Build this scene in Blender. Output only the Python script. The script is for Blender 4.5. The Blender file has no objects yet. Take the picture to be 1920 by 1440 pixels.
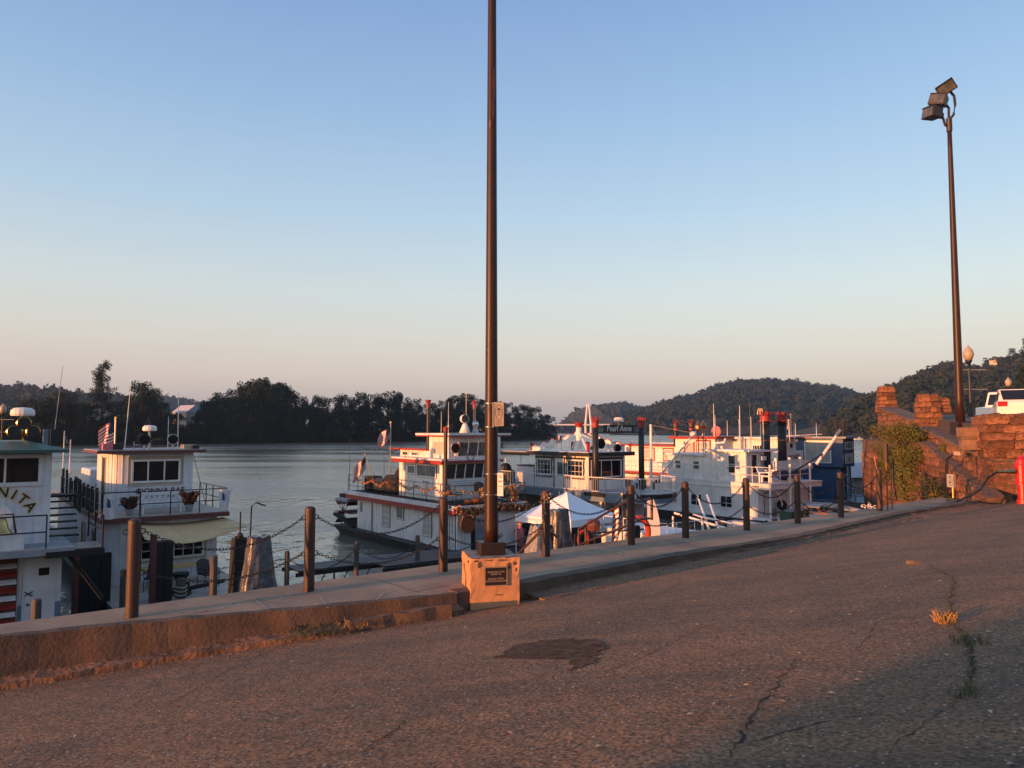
import bpy, math, random
import numpy as np
from mathutils import Vector, Matrix
S = bpy.context.scene
C = S.collection
PI = math.pi
R = math.radians
# ------------------------------------------------------------------ camera, sky, sun, exposure
EYE = 6.0
FPX = 1400.0
PITCH = math.atan(88 / FPX)
cam_d = bpy.data.cameras.new('camera')
cam = bpy.data.objects.new('camera', cam_d)
C.objects.link(cam)
cam.location = (0, 0, EYE)
cam.rotation_euler = (PI / 2 + PITCH, 0, 0)
cam_d.sensor_width = 36
cam_d.lens = FPX / 1920 * 36
cam_d.clip_end = 9000
S.camera = cam
SUN_EL, SUN_H = R(4.8), Vector((-.80, -.60, 0)).normalized()      # towards the sun
W = bpy.data.worlds.new('World')
S.world = W
W.use_nodes = True
nt = W.node_tree
nt.nodes.clear()
def N(t, typ, **k):
    n = t.nodes.new(typ)
    for a, b in k.items():
        if a == 'i':
            for p, q in b.items(): n.inputs[p].default_value = q
        else: setattr(n, a, b)
    return n
out = N(nt, 'ShaderNodeOutputWorld')
bg = N(nt, 'ShaderNodeBackground', i={'Strength': 0.060})
sky = N(nt, 'ShaderNodeTexSky', sky_type='NISHITA', sun_disc=False, sun_elevation=SUN_EL, sun_rotation=math.atan2(SUN_H.x, SUN_H.y), air_density=1.0, dust_density=2.0, ozone_density=1.2)
tc = N(nt, 'ShaderNodeTexCoord')
sx = N(nt, 'ShaderNodeSeparateXYZ')
nt.links.new(tc.outputs['Generated'], sx.inputs[0])
ramp = N(nt, 'ShaderNodeValToRGB')
STOPS = [(0, (.50, .455, .46)), (.035, (.62, .495, .480)), (.07, (.70, .560, .520)), (.12, (.70, .63, .57)), (.18, (.62, .67, .665)), (.28, (.435, .58, .725)), (.40, (.29, .455, .69)), (.52, (.195, .335, .61)), (1, (.15, .24, .43))]
el = ramp.color_ramp.elements
for k, (p, c) in enumerate(STOPS):
    e = el[k] if k < 2 else el.new(p)
    e.position = p
    e.color = (*c, 1)
nt.links.new(sx.outputs['Z'], ramp.inputs[0])
# thin high cloud veils near the horizon: stretched noise
mp = N(nt, 'ShaderNodeMapping')
mp.inputs['Scale'].default_value = (2.2, 2.2, 26)
nt.links.new(tc.outputs['Generated'], mp.inputs[0])
nz = N(nt, 'ShaderNodeTexNoise', i={'Scale': 1.6, 'Detail': 5, 'Roughness': .55})
nt.links.new(mp.outputs[0], nz.inputs[0])
nr = N(nt, 'ShaderNodeMapRange', i={'From Min': .45, 'From Max': .75, 'To Min': 0, 'To Max': .16})
nt.links.new(nz.outputs[0], nr.inputs[0])
hz = N(nt, 'ShaderNodeMapRange', i={'From Min': .02, 'From Max': .2, 'To Min': 1, 'To Max': 0})
nt.links.new(sx.outputs['Z'], hz.inputs[0])
mu = N(nt, 'ShaderNodeMath', operation='MULTIPLY')
nt.links.new(nr.outputs[0], mu.inputs[0]); nt.links.new(hz.outputs[0], mu.inputs[1])
cl = N(nt, 'ShaderNodeMixRGB', i={'Color2': (.45, .43, .47, 1)})
nt.links.new(mu.outputs[0], cl.inputs[0]); nt.links.new(ramp.outputs[0], cl.inputs[1])
sc = N(nt, 'ShaderNodeMixRGB', blend_type='MULTIPLY', i={'Fac': 1, 'Color2': (8.9, 8.8, 8.9, 1)})   # radiances above are for strength 0.10
nt.links.new(cl.outputs[0], sc.inputs[1])
ad = N(nt, 'ShaderNodeMixRGB', blend_type='ADD', i={'Fac': 1.0})
nt.links.new(sc.outputs[0], ad.inputs[1]); nt.links.new(sky.outputs[0], ad.inputs[2])
nt.links.new(ad.outputs[0], bg.inputs[0])
nt.links.new(bg.outputs[0], out.inputs[0])
sd = bpy.data.lights.new('sun', 'SUN')
sd.energy = 5.0
sd.color = (1, .37, .12)
sd.angle = R(.5)
so = bpy.data.objects.new('sun', sd)
C.objects.link(so)
so.rotation_euler = Vector((SUN_H.x * math.cos(SUN_EL), SUN_H.y * math.cos(SUN_EL), math.sin(SUN_EL))).to_track_quat('Z', 'Y').to_euler()
S.view_settings.view_transform = 'Standard'
S.view_settings.look = 'None'
S.view_settings.exposure = 0.74
S.view_settings.gamma = 1
S.view_settings.use_curve_mapping = False
S.cycles.volume_bounces = 0
S.cycles.max_bounces = 8
S.cycles.transparent_max_bounces = 12
# ------------------------------------------------------------------ materials
def mat(name, col, rough=.6, metal=0., var=.15, scale=3., bump=0., bscale=30., spec=.5, col2=None, obj=0., coat=0., lo=.35, hi=.65, stretch=(1, 1, 1), detail=5, streak=0.):
    m = bpy.data.materials.new(name)
    m.use_nodes = True
    t = m.node_tree
    b = t.nodes['Principled BSDF']
    b.inputs['Roughness'].default_value = rough
    b.inputs['Metallic'].default_value = metal
    b.inputs['Specular IOR Level'].default_value = spec
    if coat: b.inputs['Coat Weight'].default_value = coat
    c2 = col2 or tuple(x * (1 - var) for x in col)
    c1 = col if col2 else tuple(min(1, x * (1 + var * .6)) for x in col)
    co = N(t, 'ShaderNodeTexCoord')
    ma = N(t, 'ShaderNodeMapping')
    ma.inputs['Scale'].default_value = stretch
    t.links.new(co.outputs['Object'], ma.inputs[0])
    n = N(t, 'ShaderNodeTexNoise', i={'Scale': scale, 'Detail': detail, 'Roughness': .6})
    t.links.new(ma.outputs[0], n.inputs['Vector'])
    r = N(t, 'ShaderNodeMapRange', i={'From Min': lo, 'From Max': hi})
    t.links.new(n.outputs[0], r.inputs[0])
    mx = N(t, 'ShaderNodeMixRGB', i={'Color1': (*c1, 1), 'Color2': (*c2, 1)})
    t.links.new(r.outputs[0], mx.inputs[0])
    last = mx
    if streak:      # rain and rust streaks running down painted boards
        m2 = N(t, 'ShaderNodeMapping'); m2.inputs['Scale'].default_value = (5, 5, .35); t.links.new(co.outputs['Object'], m2.inputs[0])
        n3 = N(t, 'ShaderNodeTexNoise', i={'Scale': 1.6, 'Detail': 7, 'Roughness': .65}); t.links.new(m2.outputs[0], n3.inputs['Vector'])
        r3 = N(t, 'ShaderNodeMapRange', i={'From Min': .52, 'From Max': .74, 'To Max': streak}); t.links.new(n3.outputs[0], r3.inputs[0])
        x3 = N(t, 'ShaderNodeMixRGB', i={'Color2': (.30, .24, .18, 1)}); t.links.new(r3.outputs[0], x3.inputs[0]); t.links.new(last.outputs[0], x3.inputs[1]); last = x3
    if obj:
        oi = N(t, 'ShaderNodeObjectInfo')
        hs = N(t, 'ShaderNodeHueSaturation')
        rr = N(t, 'ShaderNodeMapRange', i={'To Min': 1 - obj, 'To Max': 1 + obj})
        t.links.new(oi.outputs['Random'], rr.inputs[0])
        t.links.new(rr.outputs[0], hs.inputs['Value'])
        t.links.new(last.outputs[0], hs.inputs['Color'])
        last = hs
    t.links.new(last.outputs[0], b.inputs['Base Color'])
    if bump:
        n2 = N(t, 'ShaderNodeTexNoise', i={'Scale': bscale, 'Detail': 4})
        t.links.new(ma.outputs[0], n2.inputs['Vector'])
        bp = N(t, 'ShaderNodeBump', i={'Strength': 1, 'Distance': bump})
        t.links.new(n2.outputs[0], bp.inputs['Height'])
        t.links.new(bp.outputs[0], b.inputs['Normal'])
    return m
M = {}
def dm(k, *a, **kw): M[k] = mat(k, *a, **kw)
dm('white', (.72, .71, .69), .5, var=.12, scale=1.2, streak=.55)
dm('white2', (.62, .63, .65), .5, var=.18, scale=.8, streak=.6)
dm('cream', (.68, .48, .25), .8, var=.1)
dm('tan', (.36, .31, .24), .7, var=.12)
dm('tandeck', (.38, .33, .27), .55, var=.25, scale=2)
dm('greydeck', (.24, .26, .29), .6, var=.2, scale=2)
dm('red', (.30, .022, .018), .45, var=.2)
dm('red2', (.27, .024, .018), .5, var=.2)  # second plain red, slightly duller than the first
dm('maroon', (.11, .03, .025), .5, var=.2)
dm('black', (.012, .012, .013), .5, var=.3)
dm('blackpaint', (.014, .013, .013), .5, var=.3)
dm('blackmatt', (.012, .012, .013), .85, var=.3)
dm('hullblack', (.022, .022, .024), .55, var=.4, scale=3)
dm('blue', (.014, .068, .17), .5, var=.18, scale=1.5)
dm('bluegrey', (.13, .19, .25), .5, var=.15)
dm('navy', (.018, .03, .09), .5, var=.2)
dm('green', (.03, .09, .075), .45, var=.2)
dm('brass', (.55, .36, .14), .25, 1, var=.2)
dm('chrome', (.6, .6, .6), .15, 1, var=.1)
dm('copper', (.45, .19, .09), .35, 1, var=.3, scale=10)
dm('steel', (.35, .35, .36), .4, .8, var=.2)
dm('gold', (.75, .5, .16), .4, var=.1)
dm('glass', (.012, .014, .016), .06, var=.3, spec=.6)
dm('glassgrey', (.10, .11, .11), .12, var=.5, scale=1.5, spec=.6)
dm('curtain', (.42, .39, .34), .7, var=.25, scale=6, stretch=(6, 6, .3))
dm('rust', (.050, .021, .015), .55, 0, var=.45, scale=7, bump=.003, bscale=60, col2=(.028, .015, .013))
dm('pole', (.036, .015, .011), .42, 0, var=.35, scale=2.5, bump=.0012, bscale=40, col2=(.022, .012, .010), spec=.3)
dm('chain', (.055, .04, .035), .6, .5, var=.5, scale=20)
dm('wood', (.13, .085, .055), .8, var=.4, scale=4, stretch=(1, 1, .2))
dm('oldwood', (.085, .075, .065), .9, var=.5, scale=6, bump=.006, bscale=20, stretch=(1, 1, .2))
dm('table', (.20, .10, .045), .7, var=.3)
dm('tarp', (.085, .092, .105), .33, var=.4, scale=4, bump=.05, bscale=4)
dm('tarplight', (.20, .205, .21), .42, var=.35, scale=4, bump=.05, bscale=4)
dm('tent', (.80, .81, .84), .75, var=.04)
dm('orange', (.55, .13, .02), .6, var=.25, scale=8)
dm('orangered', (.40, .045, .02), .5, var=.1)
dm('darkorange', (.25, .06, .015), .7, var=.25, scale=8)
dm('leafred', (.35, .07, .02), .7, var=.3, obj=.3)
dm('leafgold', (.42, .22, .05), .7, var=.3, obj=.3)
dm('leafpale', (.50, .40, .28), .8, var=.3)
dm('stem', (.10, .09, .03), .8)
dm('bark', (.055, .043, .034), .9, var=.4, scale=3)
dm('foliage', (.012, .022, .011), .8, var=.45, scale=.12, obj=.35, spec=.25)
dm('foliage2', (.018, .028, .013), .8, var=.45, scale=.1, obj=.3, spec=.25)
dm('forest', (.020, .034, .020), .9, var=.55, scale=.02, spec=.1, col2=(.040, .044, .030), detail=4)
dm('forestfloor', (.03, .034, .02), .95, var=.4, scale=.02)
dm('bush', (.055, .075, .022), .7, var=.5, scale=2.5, col2=(.12, .11, .025), spec=.3)
dm('bushdark', (.022, .035, .016), .8, var=.5, scale=2)
dm('drygrass', (.32, .19, .06), .8, var=.3)
dm('greengrass', (.05, .065, .025), .8, var=.4)
dm('stone', (.215, .090, .044), .9, var=.4, scale=3.2, bump=.045, bscale=7, obj=.5, col2=(.10, .050, .030), lo=.42, hi=.6)
dm('mortar', (.11, .060, .038), .95, var=.3, scale=5, bump=.02, bscale=10)
dm('coping', (.115, .085, .07), .9, var=.4, scale=3, bump=.03, bscale=6, obj=.2)
dm('kerb', (.135, .083, .056), .9, var=.5, scale=2.2, bump=.010, bscale=22, col2=(.07, .048, .036))
dm('walk', (.36, .255, .165), .85, var=.35, scale=.9, bump=.007, bscale=45, col2=(.19, .138, .094), detail=8)
dm('dirt', (.17, .095, .06), .95, var=.5, scale=4, bump=.03, bscale=14)
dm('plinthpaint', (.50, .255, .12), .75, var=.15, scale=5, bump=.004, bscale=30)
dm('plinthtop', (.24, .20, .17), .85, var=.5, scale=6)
dm('stain', (.09, .055, .04), .9, var=.4, scale=8)
dm('bronze', (.022, .012, .010), .45, 0, var=.2)
dm('letters', (.42, .33, .25), .5, .4)
dm('signbeige', (.45, .36, .25), .6, var=.05)
dm('signwhite', (.62, .60, .62), .5, var=.05)
dm('ink', (.03, .025, .022), .7)
dm('grey', (.28, .28, .28), .6, var=.2)
dm('carwhite', (.78, .76, .73), .3, var=.03, coat=.5)
dm('tyre', (.02, .02, .02), .8)
dm('taillight', (.35, .01, .012), .2)
dm('hydrant', (.42, .010, .016), .4, var=.15, scale=6)
dm('concrete', (.36, .30, .25), .85, var=.25, scale=3, bump=.004, bscale=30)
dm('brick', (.22, .10, .07), .9, var=.2)
dm('globe', (.36, .29, .21), .35, var=.1)
dm('shingle', (.10, .085, .08), .9, var=.2)
dm('barnroof', (.42, .44, .47), .5, var=.1)
dm('housewall', (.55, .47, .34), .8, var=.1)
dm('barnwall', (.40, .34, .30), .8, var=.2)
dm('blind', (.36, .36, .35), .35, var=.2, scale=1.2)
dm('pinkblock', (.21, .125, .09), .9, var=.3, scale=4, bump=.01, bscale=20)
dm('lot', (.06, .055, .05), .9, var=.3)
dm('rope', (.30, .27, .22), .9, var=.3, scale=15)
dm('pink', (.55, .14, .16), .7, var=.3, scale=12)
dm('bridgewhite', (.70, .70, .72), .6, var=.05)
dm('asphpatch', (.10, .062, .040), .95, var=.5, scale=10, spec=.15, bump=.022, bscale=45)
dm('crack', (.018, .013, .011), 1, var=.3, scale=8)
dm('scratch', (.34, .30, .26), .9, var=.2)
# water
def water():
    m = bpy.data.materials.new('water'); m.use_nodes = True
    t = m.node_tree; b = t.nodes['Principled BSDF']
    b.inputs['Base Color'].default_value = (.115, .125, .105, 1)
    b.inputs['Roughness'].default_value = .15
    b.inputs['IOR'].default_value = 1.45
    co = N(t, 'ShaderNodeTexCoord')
    prev = None
    for sc_, st, ds in (((2.2, 1.2, 1), .8, .035), ((.55, .30, 1), .9, .17), ((.06, .03, 1), .5, .25)):
        ma = N(t, 'ShaderNodeMapping'); ma.inputs['Scale'].default_value = sc_; ma.inputs['Rotation'].default_value = (0, 0, .5)
        t.links.new(co.outputs['Object'], ma.inputs[0])
        n = N(t, 'ShaderNodeTexNoise', i={'Scale': 1.5, 'Detail': 3, 'Distortion': .4})
        t.links.new(ma.outputs[0], n.inputs['Vector'])
        bp = N(t, 'ShaderNodeBump', i={'Strength': st, 'Distance': ds})
        t.links.new(n.outputs[0], bp.inputs['Height'])
        if prev: t.links.new(prev.outputs[0], bp.inputs['Normal'])
        prev = bp
    t.links.new(prev.outputs[0], b.inputs['Normal'])
    ma = N(t, 'ShaderNodeMapping'); ma.inputs['Scale'].default_value = (.012, .05, 1); ma.inputs['Rotation'].default_value = (0, 0, .35)      # calm and ruffled streaks
    t.links.new(co.outputs['Object'], ma.inputs[0]); n = N(t, 'ShaderNodeTexNoise', i={'Scale': 1.0, 'Detail': 4, 'Distortion': .8}); t.links.new(ma.outputs[0], n.inputs['Vector'])
    r = N(t, 'ShaderNodeMapRange', i={'From Min': .38, 'From Max': .62, 'To Min': .09, 'To Max': .30}); t.links.new(n.outputs[0], r.inputs[0]); t.links.new(r.outputs[0], b.inputs['Roughness'])
    return m
M['water'] = water()
def asphalt():
    m = bpy.data.materials.new('asphalt'); m.use_nodes = True
    t = m.node_tree; b = t.nodes['Principled BSDF']
    b.inputs['Roughness'].default_value = .85
    b.inputs['Specular IOR Level'].default_value = .3
    co = N(t, 'ShaderNodeTexCoord')
    def noise(s, d=4, st=(1, 1, 1), dist=0):
        ma = N(t, 'ShaderNodeMapping'); ma.inputs['Scale'].default_value = st; ma.inputs['Rotation'].default_value = (0, 0, .25)
        t.links.new(co.outputs['Object'], ma.inputs[0])
        n = N(t, 'ShaderNodeTexNoise', i={'Scale': s, 'Detail': d, 'Roughness': .62, 'Distortion': dist})
        t.links.new(ma.outputs[0], n.inputs['Vector']); return n
    def rng(n, a, c, lo=0, hi=1):
        r = N(t, 'ShaderNodeMapRange', i={'From Min': a, 'From Max': c, 'To Min': lo, 'To Max': hi})
        t.links.new(n.outputs[0], r.inputs[0]); return r
    def mix(f, a, c):
        x = N(t, 'ShaderNodeMixRGB')
        if isinstance(f, float): x.inputs[0].default_value = f
        else: t.links.new(f.outputs[0], x.inputs[0])
        for k, q in ((1, a), (2, c)):
            if isinstance(q, tuple): x.inputs[k].default_value = (*q, 1)
            else: t.links.new(q.outputs[0], x.inputs[k])
        return x
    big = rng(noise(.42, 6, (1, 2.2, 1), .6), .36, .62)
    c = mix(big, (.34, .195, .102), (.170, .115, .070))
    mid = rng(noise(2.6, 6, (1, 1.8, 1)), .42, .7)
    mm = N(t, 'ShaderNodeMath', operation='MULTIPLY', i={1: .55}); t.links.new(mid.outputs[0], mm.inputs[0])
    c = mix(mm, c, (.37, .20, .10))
    fine = rng(noise(34, 4), .40, .62)
    fm = N(t, 'ShaderNodeMath', operation='MULTIPLY', i={1: .85}); t.links.new(fine.outputs[0], fm.inputs[0])
    c = mix(fm, c, (.045, .031, .024))
    vo = N(t, 'ShaderNodeTexVoronoi', i={'Scale': 24.})
    t.links.new(co.outputs['Object'], vo.inputs['Vector'])
    v1 = N(t, 'ShaderNodeMapRange', i={'From Min': .14, 'From Max': .24, 'To Min': 1, 'To Max': 0}); t.links.new(vo.outputs['Distance'], v1.inputs[0])
    sp = N(t, 'ShaderNodeSeparateColor'); t.links.new(vo.outputs['Color'], sp.inputs[0])
    v2 = N(t, 'ShaderNodeMapRange', i={'From Min': .52, 'From Max': .58}); t.links.new(sp.outputs[0], v2.inputs[0])
    vm = N(t, 'ShaderNodeMath', operation='MULTIPLY'); t.links.new(v1.outputs[0], vm.inputs[0]); t.links.new(v2.outputs[0], vm.inputs[1])
    chip = mix(sp, (.30, .23, .18), (.62, .52, .44))
    t.links.new(sp.outputs[1], chip.inputs[0])
    c = mix(vm, c, chip)
    t.links.new(c.outputs[0], b.inputs['Base Color'])
    n2 = noise(32, 5); n3 = noise(5, 3)
    ad_ = N(t, 'ShaderNodeMath', operation='ADD'); 
    m3 = N(t, 'ShaderNodeMath', operation='MULTIPLY', i={1: 2.2}); t.links.new(n3.outputs[0], m3.inputs[0])
    t.links.new(n2.outputs[0], ad_.inputs[0]); t.links.new(m3.outputs[0], ad_.inputs[1])
    bp = N(t, 'ShaderNodeBump', i={'Strength': 1, 'Distance': .024}); t.links.new(ad_.outputs[0], bp.inputs['Height'])
    t.links.new(bp.outputs[0], b.inputs['Normal'])
    return m
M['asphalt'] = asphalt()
# ------------------------------------------------------------------ geometry helpers
class G:
    def __init__(s): s.v, s.f, s.m, s.mi = [], [], [], 0
    def add(s, vs, fs):
        o = len(s.v); s.v += [tuple(p) for p in vs]; s.f += [tuple(i + o for i in q) for q in fs]; s.m += [s.mi] * len(fs); return s
    def hexa(s, p): return s.add(p, [(0, 3, 2, 1), (4, 5, 6, 7), (0, 1, 5, 4), (1, 2, 6, 5), (2, 3, 7, 6), (3, 0, 4, 7)])
    def box(s, x0, x1, y0, y1, z0, z1):
        return s.hexa([(x0, y0, z0), (x1, y0, z0), (x1, y1, z0), (x0, y1, z0), (x0, y0, z1), (x1, y0, z1), (x1, y1, z1), (x0, y1, z1)])
    def tube(s, pts, r, n=6, cap=True):
        pts = [Vector(p) for p in pts]; k = len(pts)
        rs = r if isinstance(r, (list, tuple)) else [r] * k
        vs, fs = [], []
        ref = None
        for i, p in enumerate(pts):
            d = (pts[min(i + 1, k - 1)] - pts[max(i - 1, 0)]).normalized()
            if ref is None or abs(ref.dot(d)) > .95: ref = Vector((0, 0, 1)) if abs(d.z) < .9 else Vector((1, 0, 0))
            a = d.cross(ref).normalized(); b = d.cross(a)
            for j in range(n):
                t = 2 * PI * j / n
                vs.append(p + (a * math.cos(t) + b * math.sin(t)) * rs[i])
        for i in range(k - 1):
            for j in range(n):
                a, b = i * n + j, i * n + (j + 1) % n
                fs.append((a, b, b + n, a + n))
        if cap: fs += [tuple(range(n))[::-1], tuple(range((k - 1) * n, k * n))]
        return s.add(vs, fs)
    def lathe(s, prof, n=12, c=(0, 0, 0), axis='z'):
        vs, fs = [], []
        for r, z in prof:
            for j in range(n):
                t = 2 * PI * j / n; x, y = r * math.cos(t), r * math.sin(t)
                q = (x, y, z) if axis == 'z' else ((x, -z, y) if axis == '-y' else (-z, x, y))
                vs.append((c[0] + q[0], c[1] + q[1], c[2] + q[2]))
        for i in range(len(prof) - 1):
            for j in range(n):
                a, b = i * n + j, i * n + (j + 1) % n
                fs.append((a, b, b + n, a + n))
        fs += [tuple(range(n))[::-1], tuple(range((len(prof) - 1) * n, len(prof) * n))]
        return s.add(vs, fs)
    def ext(s, poly, vec):      # planar polygon extruded by a vector
        n = len(poly); a = [Vector(p) for p in poly]; b = [p + Vector(vec) for p in a]
        return s.add(a + b, [tuple(range(n))[::-1], tuple(range(n, 2 * n))] + [(i, (i + 1) % n, n + (i + 1) % n, n + i) for i in range(n)])
    def prism(s, poly, z0, z1): return s.ext([(x, y, z0) for x, y in poly], (0, 0, z1 - z0))
    def quad(s, *p): return s.add(p, [tuple(range(len(p)))])
    def grid(s, fn, nu, nv):
        vs = [fn(i / nu, j / nv) for j in range(nv + 1) for i in range(nu + 1)]
        return s.add(vs, [(j * (nu + 1) + i, j * (nu + 1) + i + 1, (j + 1) * (nu + 1) + i + 1, (j + 1) * (nu + 1) + i) for j in range(nv) for i in range(nu)])
    def sphere(s, c, r, n=8, k=6, sz=1):
        return s.lathe([(max(.001, r * math.sin(PI * i / k)), -r * sz * math.cos(PI * i / k)) for i in range(k + 1)], n, c)
    def build(s, name, m, parent=None, smooth=False, bevel=0, solid=0):
        me = bpy.data.meshes.new(name)
        me.from_pydata(s.v, [], s.f)
        ms = m if isinstance(m, (list, tuple)) else [m]
        for q in ms: me.materials.append(M[q])
        if len(ms) > 1: me.polygons.foreach_set('material_index', s.m)
        if smooth: me.polygons.foreach_set('use_smooth', [True] * len(me.polygons))
        me.update()
        o = bpy.data.objects.new(name, me)
        C.objects.link(o)
        if parent: o.parent = parent
        if bevel:
            b = o.modifiers.new('bevel', 'BEVEL'); b.width = bevel; b.segments = 2; b.limit_method = 'ANGLE'
        if solid:
            b = o.modifiers.new('solid', 'SOLIDIFY'); b.thickness = solid
        return o
def tag(o, label=None, cat=None, group=None, kind=None):
    for k, v in (('label', label), ('category', cat), ('group', group), ('kind', kind)):
        if v: o[k] = v
    return o
def thing(name, label, cat, loc=(0, 0, 0), rz=0., group=None):
    o = bpy.data.objects.new(name, None); C.objects.link(o)
    o.location = loc; o.rotation_euler = (0, 0, rz); o.empty_display_size = .3
    return tag(o, label, cat, group)
def copy_tree(o, parent=None):
    c = o.copy(); C.objects.link(c)
    if parent: c.parent = parent
    for ch in list(o.children): copy_tree(ch, c)
    return c
def piece(src, parent, name='stone'):
    o = bpy.data.objects.new(name, src); C.objects.link(o); o.parent = parent; return o
cp, sp_ = math.cos(PITCH), math.sin(PITCH)
def ray(x, y):
    a, v = (x - 960) / FPX, (720 - y) / FPX
    return Vector((a, cp - v * sp_, sp_ + v * cp))
def atY(x, y, Y): r = ray(x, y); return Vector((0, 0, EYE)) + r * (Y / r.y)
def atZ(x, y, z): r = ray(x, y); return Vector((0, 0, EYE)) + r * ((z - EYE) / r.z)
def rampz(x, y): return EYE - 1.37 + .109 * x - .113 * y
def atR(x, y): r = ray(x, y); t = -1.37 / (r.z - .109 * r.x + .113 * r.y); return Vector((0, 0, EYE)) + r * t
TH = math.atan2(.6, .8)
def text(s, size, m, parent, loc, rot, ext=.006, bold=0., name='lettering', align='CENTER', sx_=1, shear=0):
    cu = bpy.data.curves.new(name, 'FONT'); cu.body = s; cu.size = size; cu.extrude = ext; cu.offset = bold
    cu.align_x = align; cu.align_y = 'CENTER'; cu.shear = shear; cu.resolution_u = 3
    cu.materials.append(M[m])
    tmp = bpy.data.objects.new(name, cu); me = bpy.data.meshes.new_from_object(tmp); me.name = name
    if not me.materials: me.materials.append(M[m])
    bpy.data.objects.remove(tmp)
    o = bpy.data.objects.new(name, me); C.objects.link(o); o.parent = parent
    o.location = loc; o.rotation_euler = rot; o.scale = (sx_, 1, 1)
    return o
FRONT, LEFT = (PI / 2, 0, 0), (PI / 2, 0, -PI / 2)
def fn(face, p): return (lambda a, z, d: (a, p - d, z)) if face == 'F' else (lambda a, z, d: (p - d, a, z))
def fbox(g, F, a0, a1, z0, z1, d0, d1):
    return g.hexa([F(a0, z0, d0), F(a1, z0, d0), F(a1, z0, d1), F(a0, z0, d1), F(a0, z1, d0), F(a1, z1, d0), F(a1, z1, d1), F(a0, z1, d1)])
def window(par, face, p, a0, a1, z0, z1, fm='white', gm='glass', fw=.06, cols=1, rows=1, trim=None, tw=.09, mw=.03, off=0.):
    F = fn(face, p - off); g = G()
    for q in ((a0, a1, z0, z0 + fw), (a0, a1, z1 - fw, z1), (a0, a0 + fw, z0 + fw, z1 - fw), (a1 - fw, a1, z0 + fw, z1 - fw)): fbox(g, F, *q, -.02, .05)
    for i in range(1, cols):
        a = a0 + (a1 - a0) * i / cols; fbox(g, F, a - mw / 2, a + mw / 2, z0 + fw, z1 - fw, .014, .04)
    for i in range(1, rows):
        z = z0 + (z1 - z0) * i / rows; fbox(g, F, a0 + fw, a1 - fw, z - mw / 2, z + mw / 2, .014, .037)
    w = g.build('window', fm, par)
    gg = G(); fbox(gg, F, a0 + fw, a1 - fw, z0 + fw, z1 - fw, -.015, .012); gg.build('pane', gm, w)
    if trim:
        g = G()
        for q in ((a0 - tw, a1 + tw, z0 - tw, z0), (a0 - tw, a1 + tw, z1, z1 + tw), (a0 - tw, a0, z0, z1), (a1, a1 + tw, z0, z1)): fbox(g, F, *q, -.02, .03)
        g.build('trim', trim, w)
    return w
def siding(g, face, p, a0, a1, z0, z1, step=.16, w=.035, d=.018, holes=()):
    F = fn(face, p); k = int((a1 - a0) / step)
    for i in range(1, k):
        a = a0 + (a1 - a0) * i / k; spans = [(z0, z1)]
        for h in holes:
            if h[0] - .05 < a < h[1] + .05:
                spans = [t for s_ in spans for t in ((s_[0], min(s_[1], h[2])), (max(s_[0], h[3]), s_[1])) if t[1] - t[0] > .02]
        for s0, s1 in spans: fbox(g, F, a - w / 2, a + w / 2, s0, s1, -.01, d)
def railing(par, path, z, h, m='black', r=.018, step=1.0, mids=1, pr=None, name='railing', bal=0, base=False):
    g = G(); pr = pr or r
    for k in range(mids + 1):
        hh = z + h * (k + 1) / (mids + 1); g.tube([(x, y, hh) for x, y in path], r, 5)
    if base: g.tube([(x, y, z + .08) for x, y in path], r, 5)
    for (x0, y0), (x1, y1) in zip(path, path[1:]):
        L = math.hypot(x1 - x0, y1 - y0); n = max(1, round(L / step))
        for i in range(n + 1): g.tube([(x0 + (x1 - x0) * i / n, y0 + (y1 - y0) * i / n, z), (x0 + (x1 - x0) * i / n, y0 + (y1 - y0) * i / n, z + h)], pr, 5)
        if bal:
            n = round(L / bal)
            for i in range(n): g.tube([(x0 + (x1 - x0) * i / n, y0 + (y1 - y0) * i / n, z + .08), (x0 + (x1 - x0) * i / n, y0 + (y1 - y0) * i / n, z + h)], .009, 4, False)
    return g.build(name, m, par)
def mast(par, p, top, r=.02, m='white', name='antenna'):
    return G().tube([p, top], [r, r * .5], 5).build(name, m, par)
def scallop(par, F, a0, a1, z, drop, m, step=.16, name='scalloped_trim'):
    g = G(); n = max(1, round(abs(a1 - a0) / step))
    for i in range(n):
        b0, b1 = a0 + (a1 - a0) * i / n, a0 + (a1 - a0) * (i + 1) / n; c = (b0 + b1) / 2; hw = abs(b1 - b0) / 2
        pts = [F(b0, z, 0), F(b0, z - drop * .5, 0)] + [F(c - hw * math.cos(t) * (1 if b1 > b0 else -1), z - drop * .5 - drop * .5 * math.sin(t), 0) for t in (PI / 4, PI / 2, 3 * PI / 4)] + [F(b1, z - drop * .5, 0), F(b1, z, 0)]
        o = Vector(F(0, 0, .03)) - Vector(F(0, 0, 0)); g.ext(pts, o)
    return g.build(name, m, par)
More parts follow.
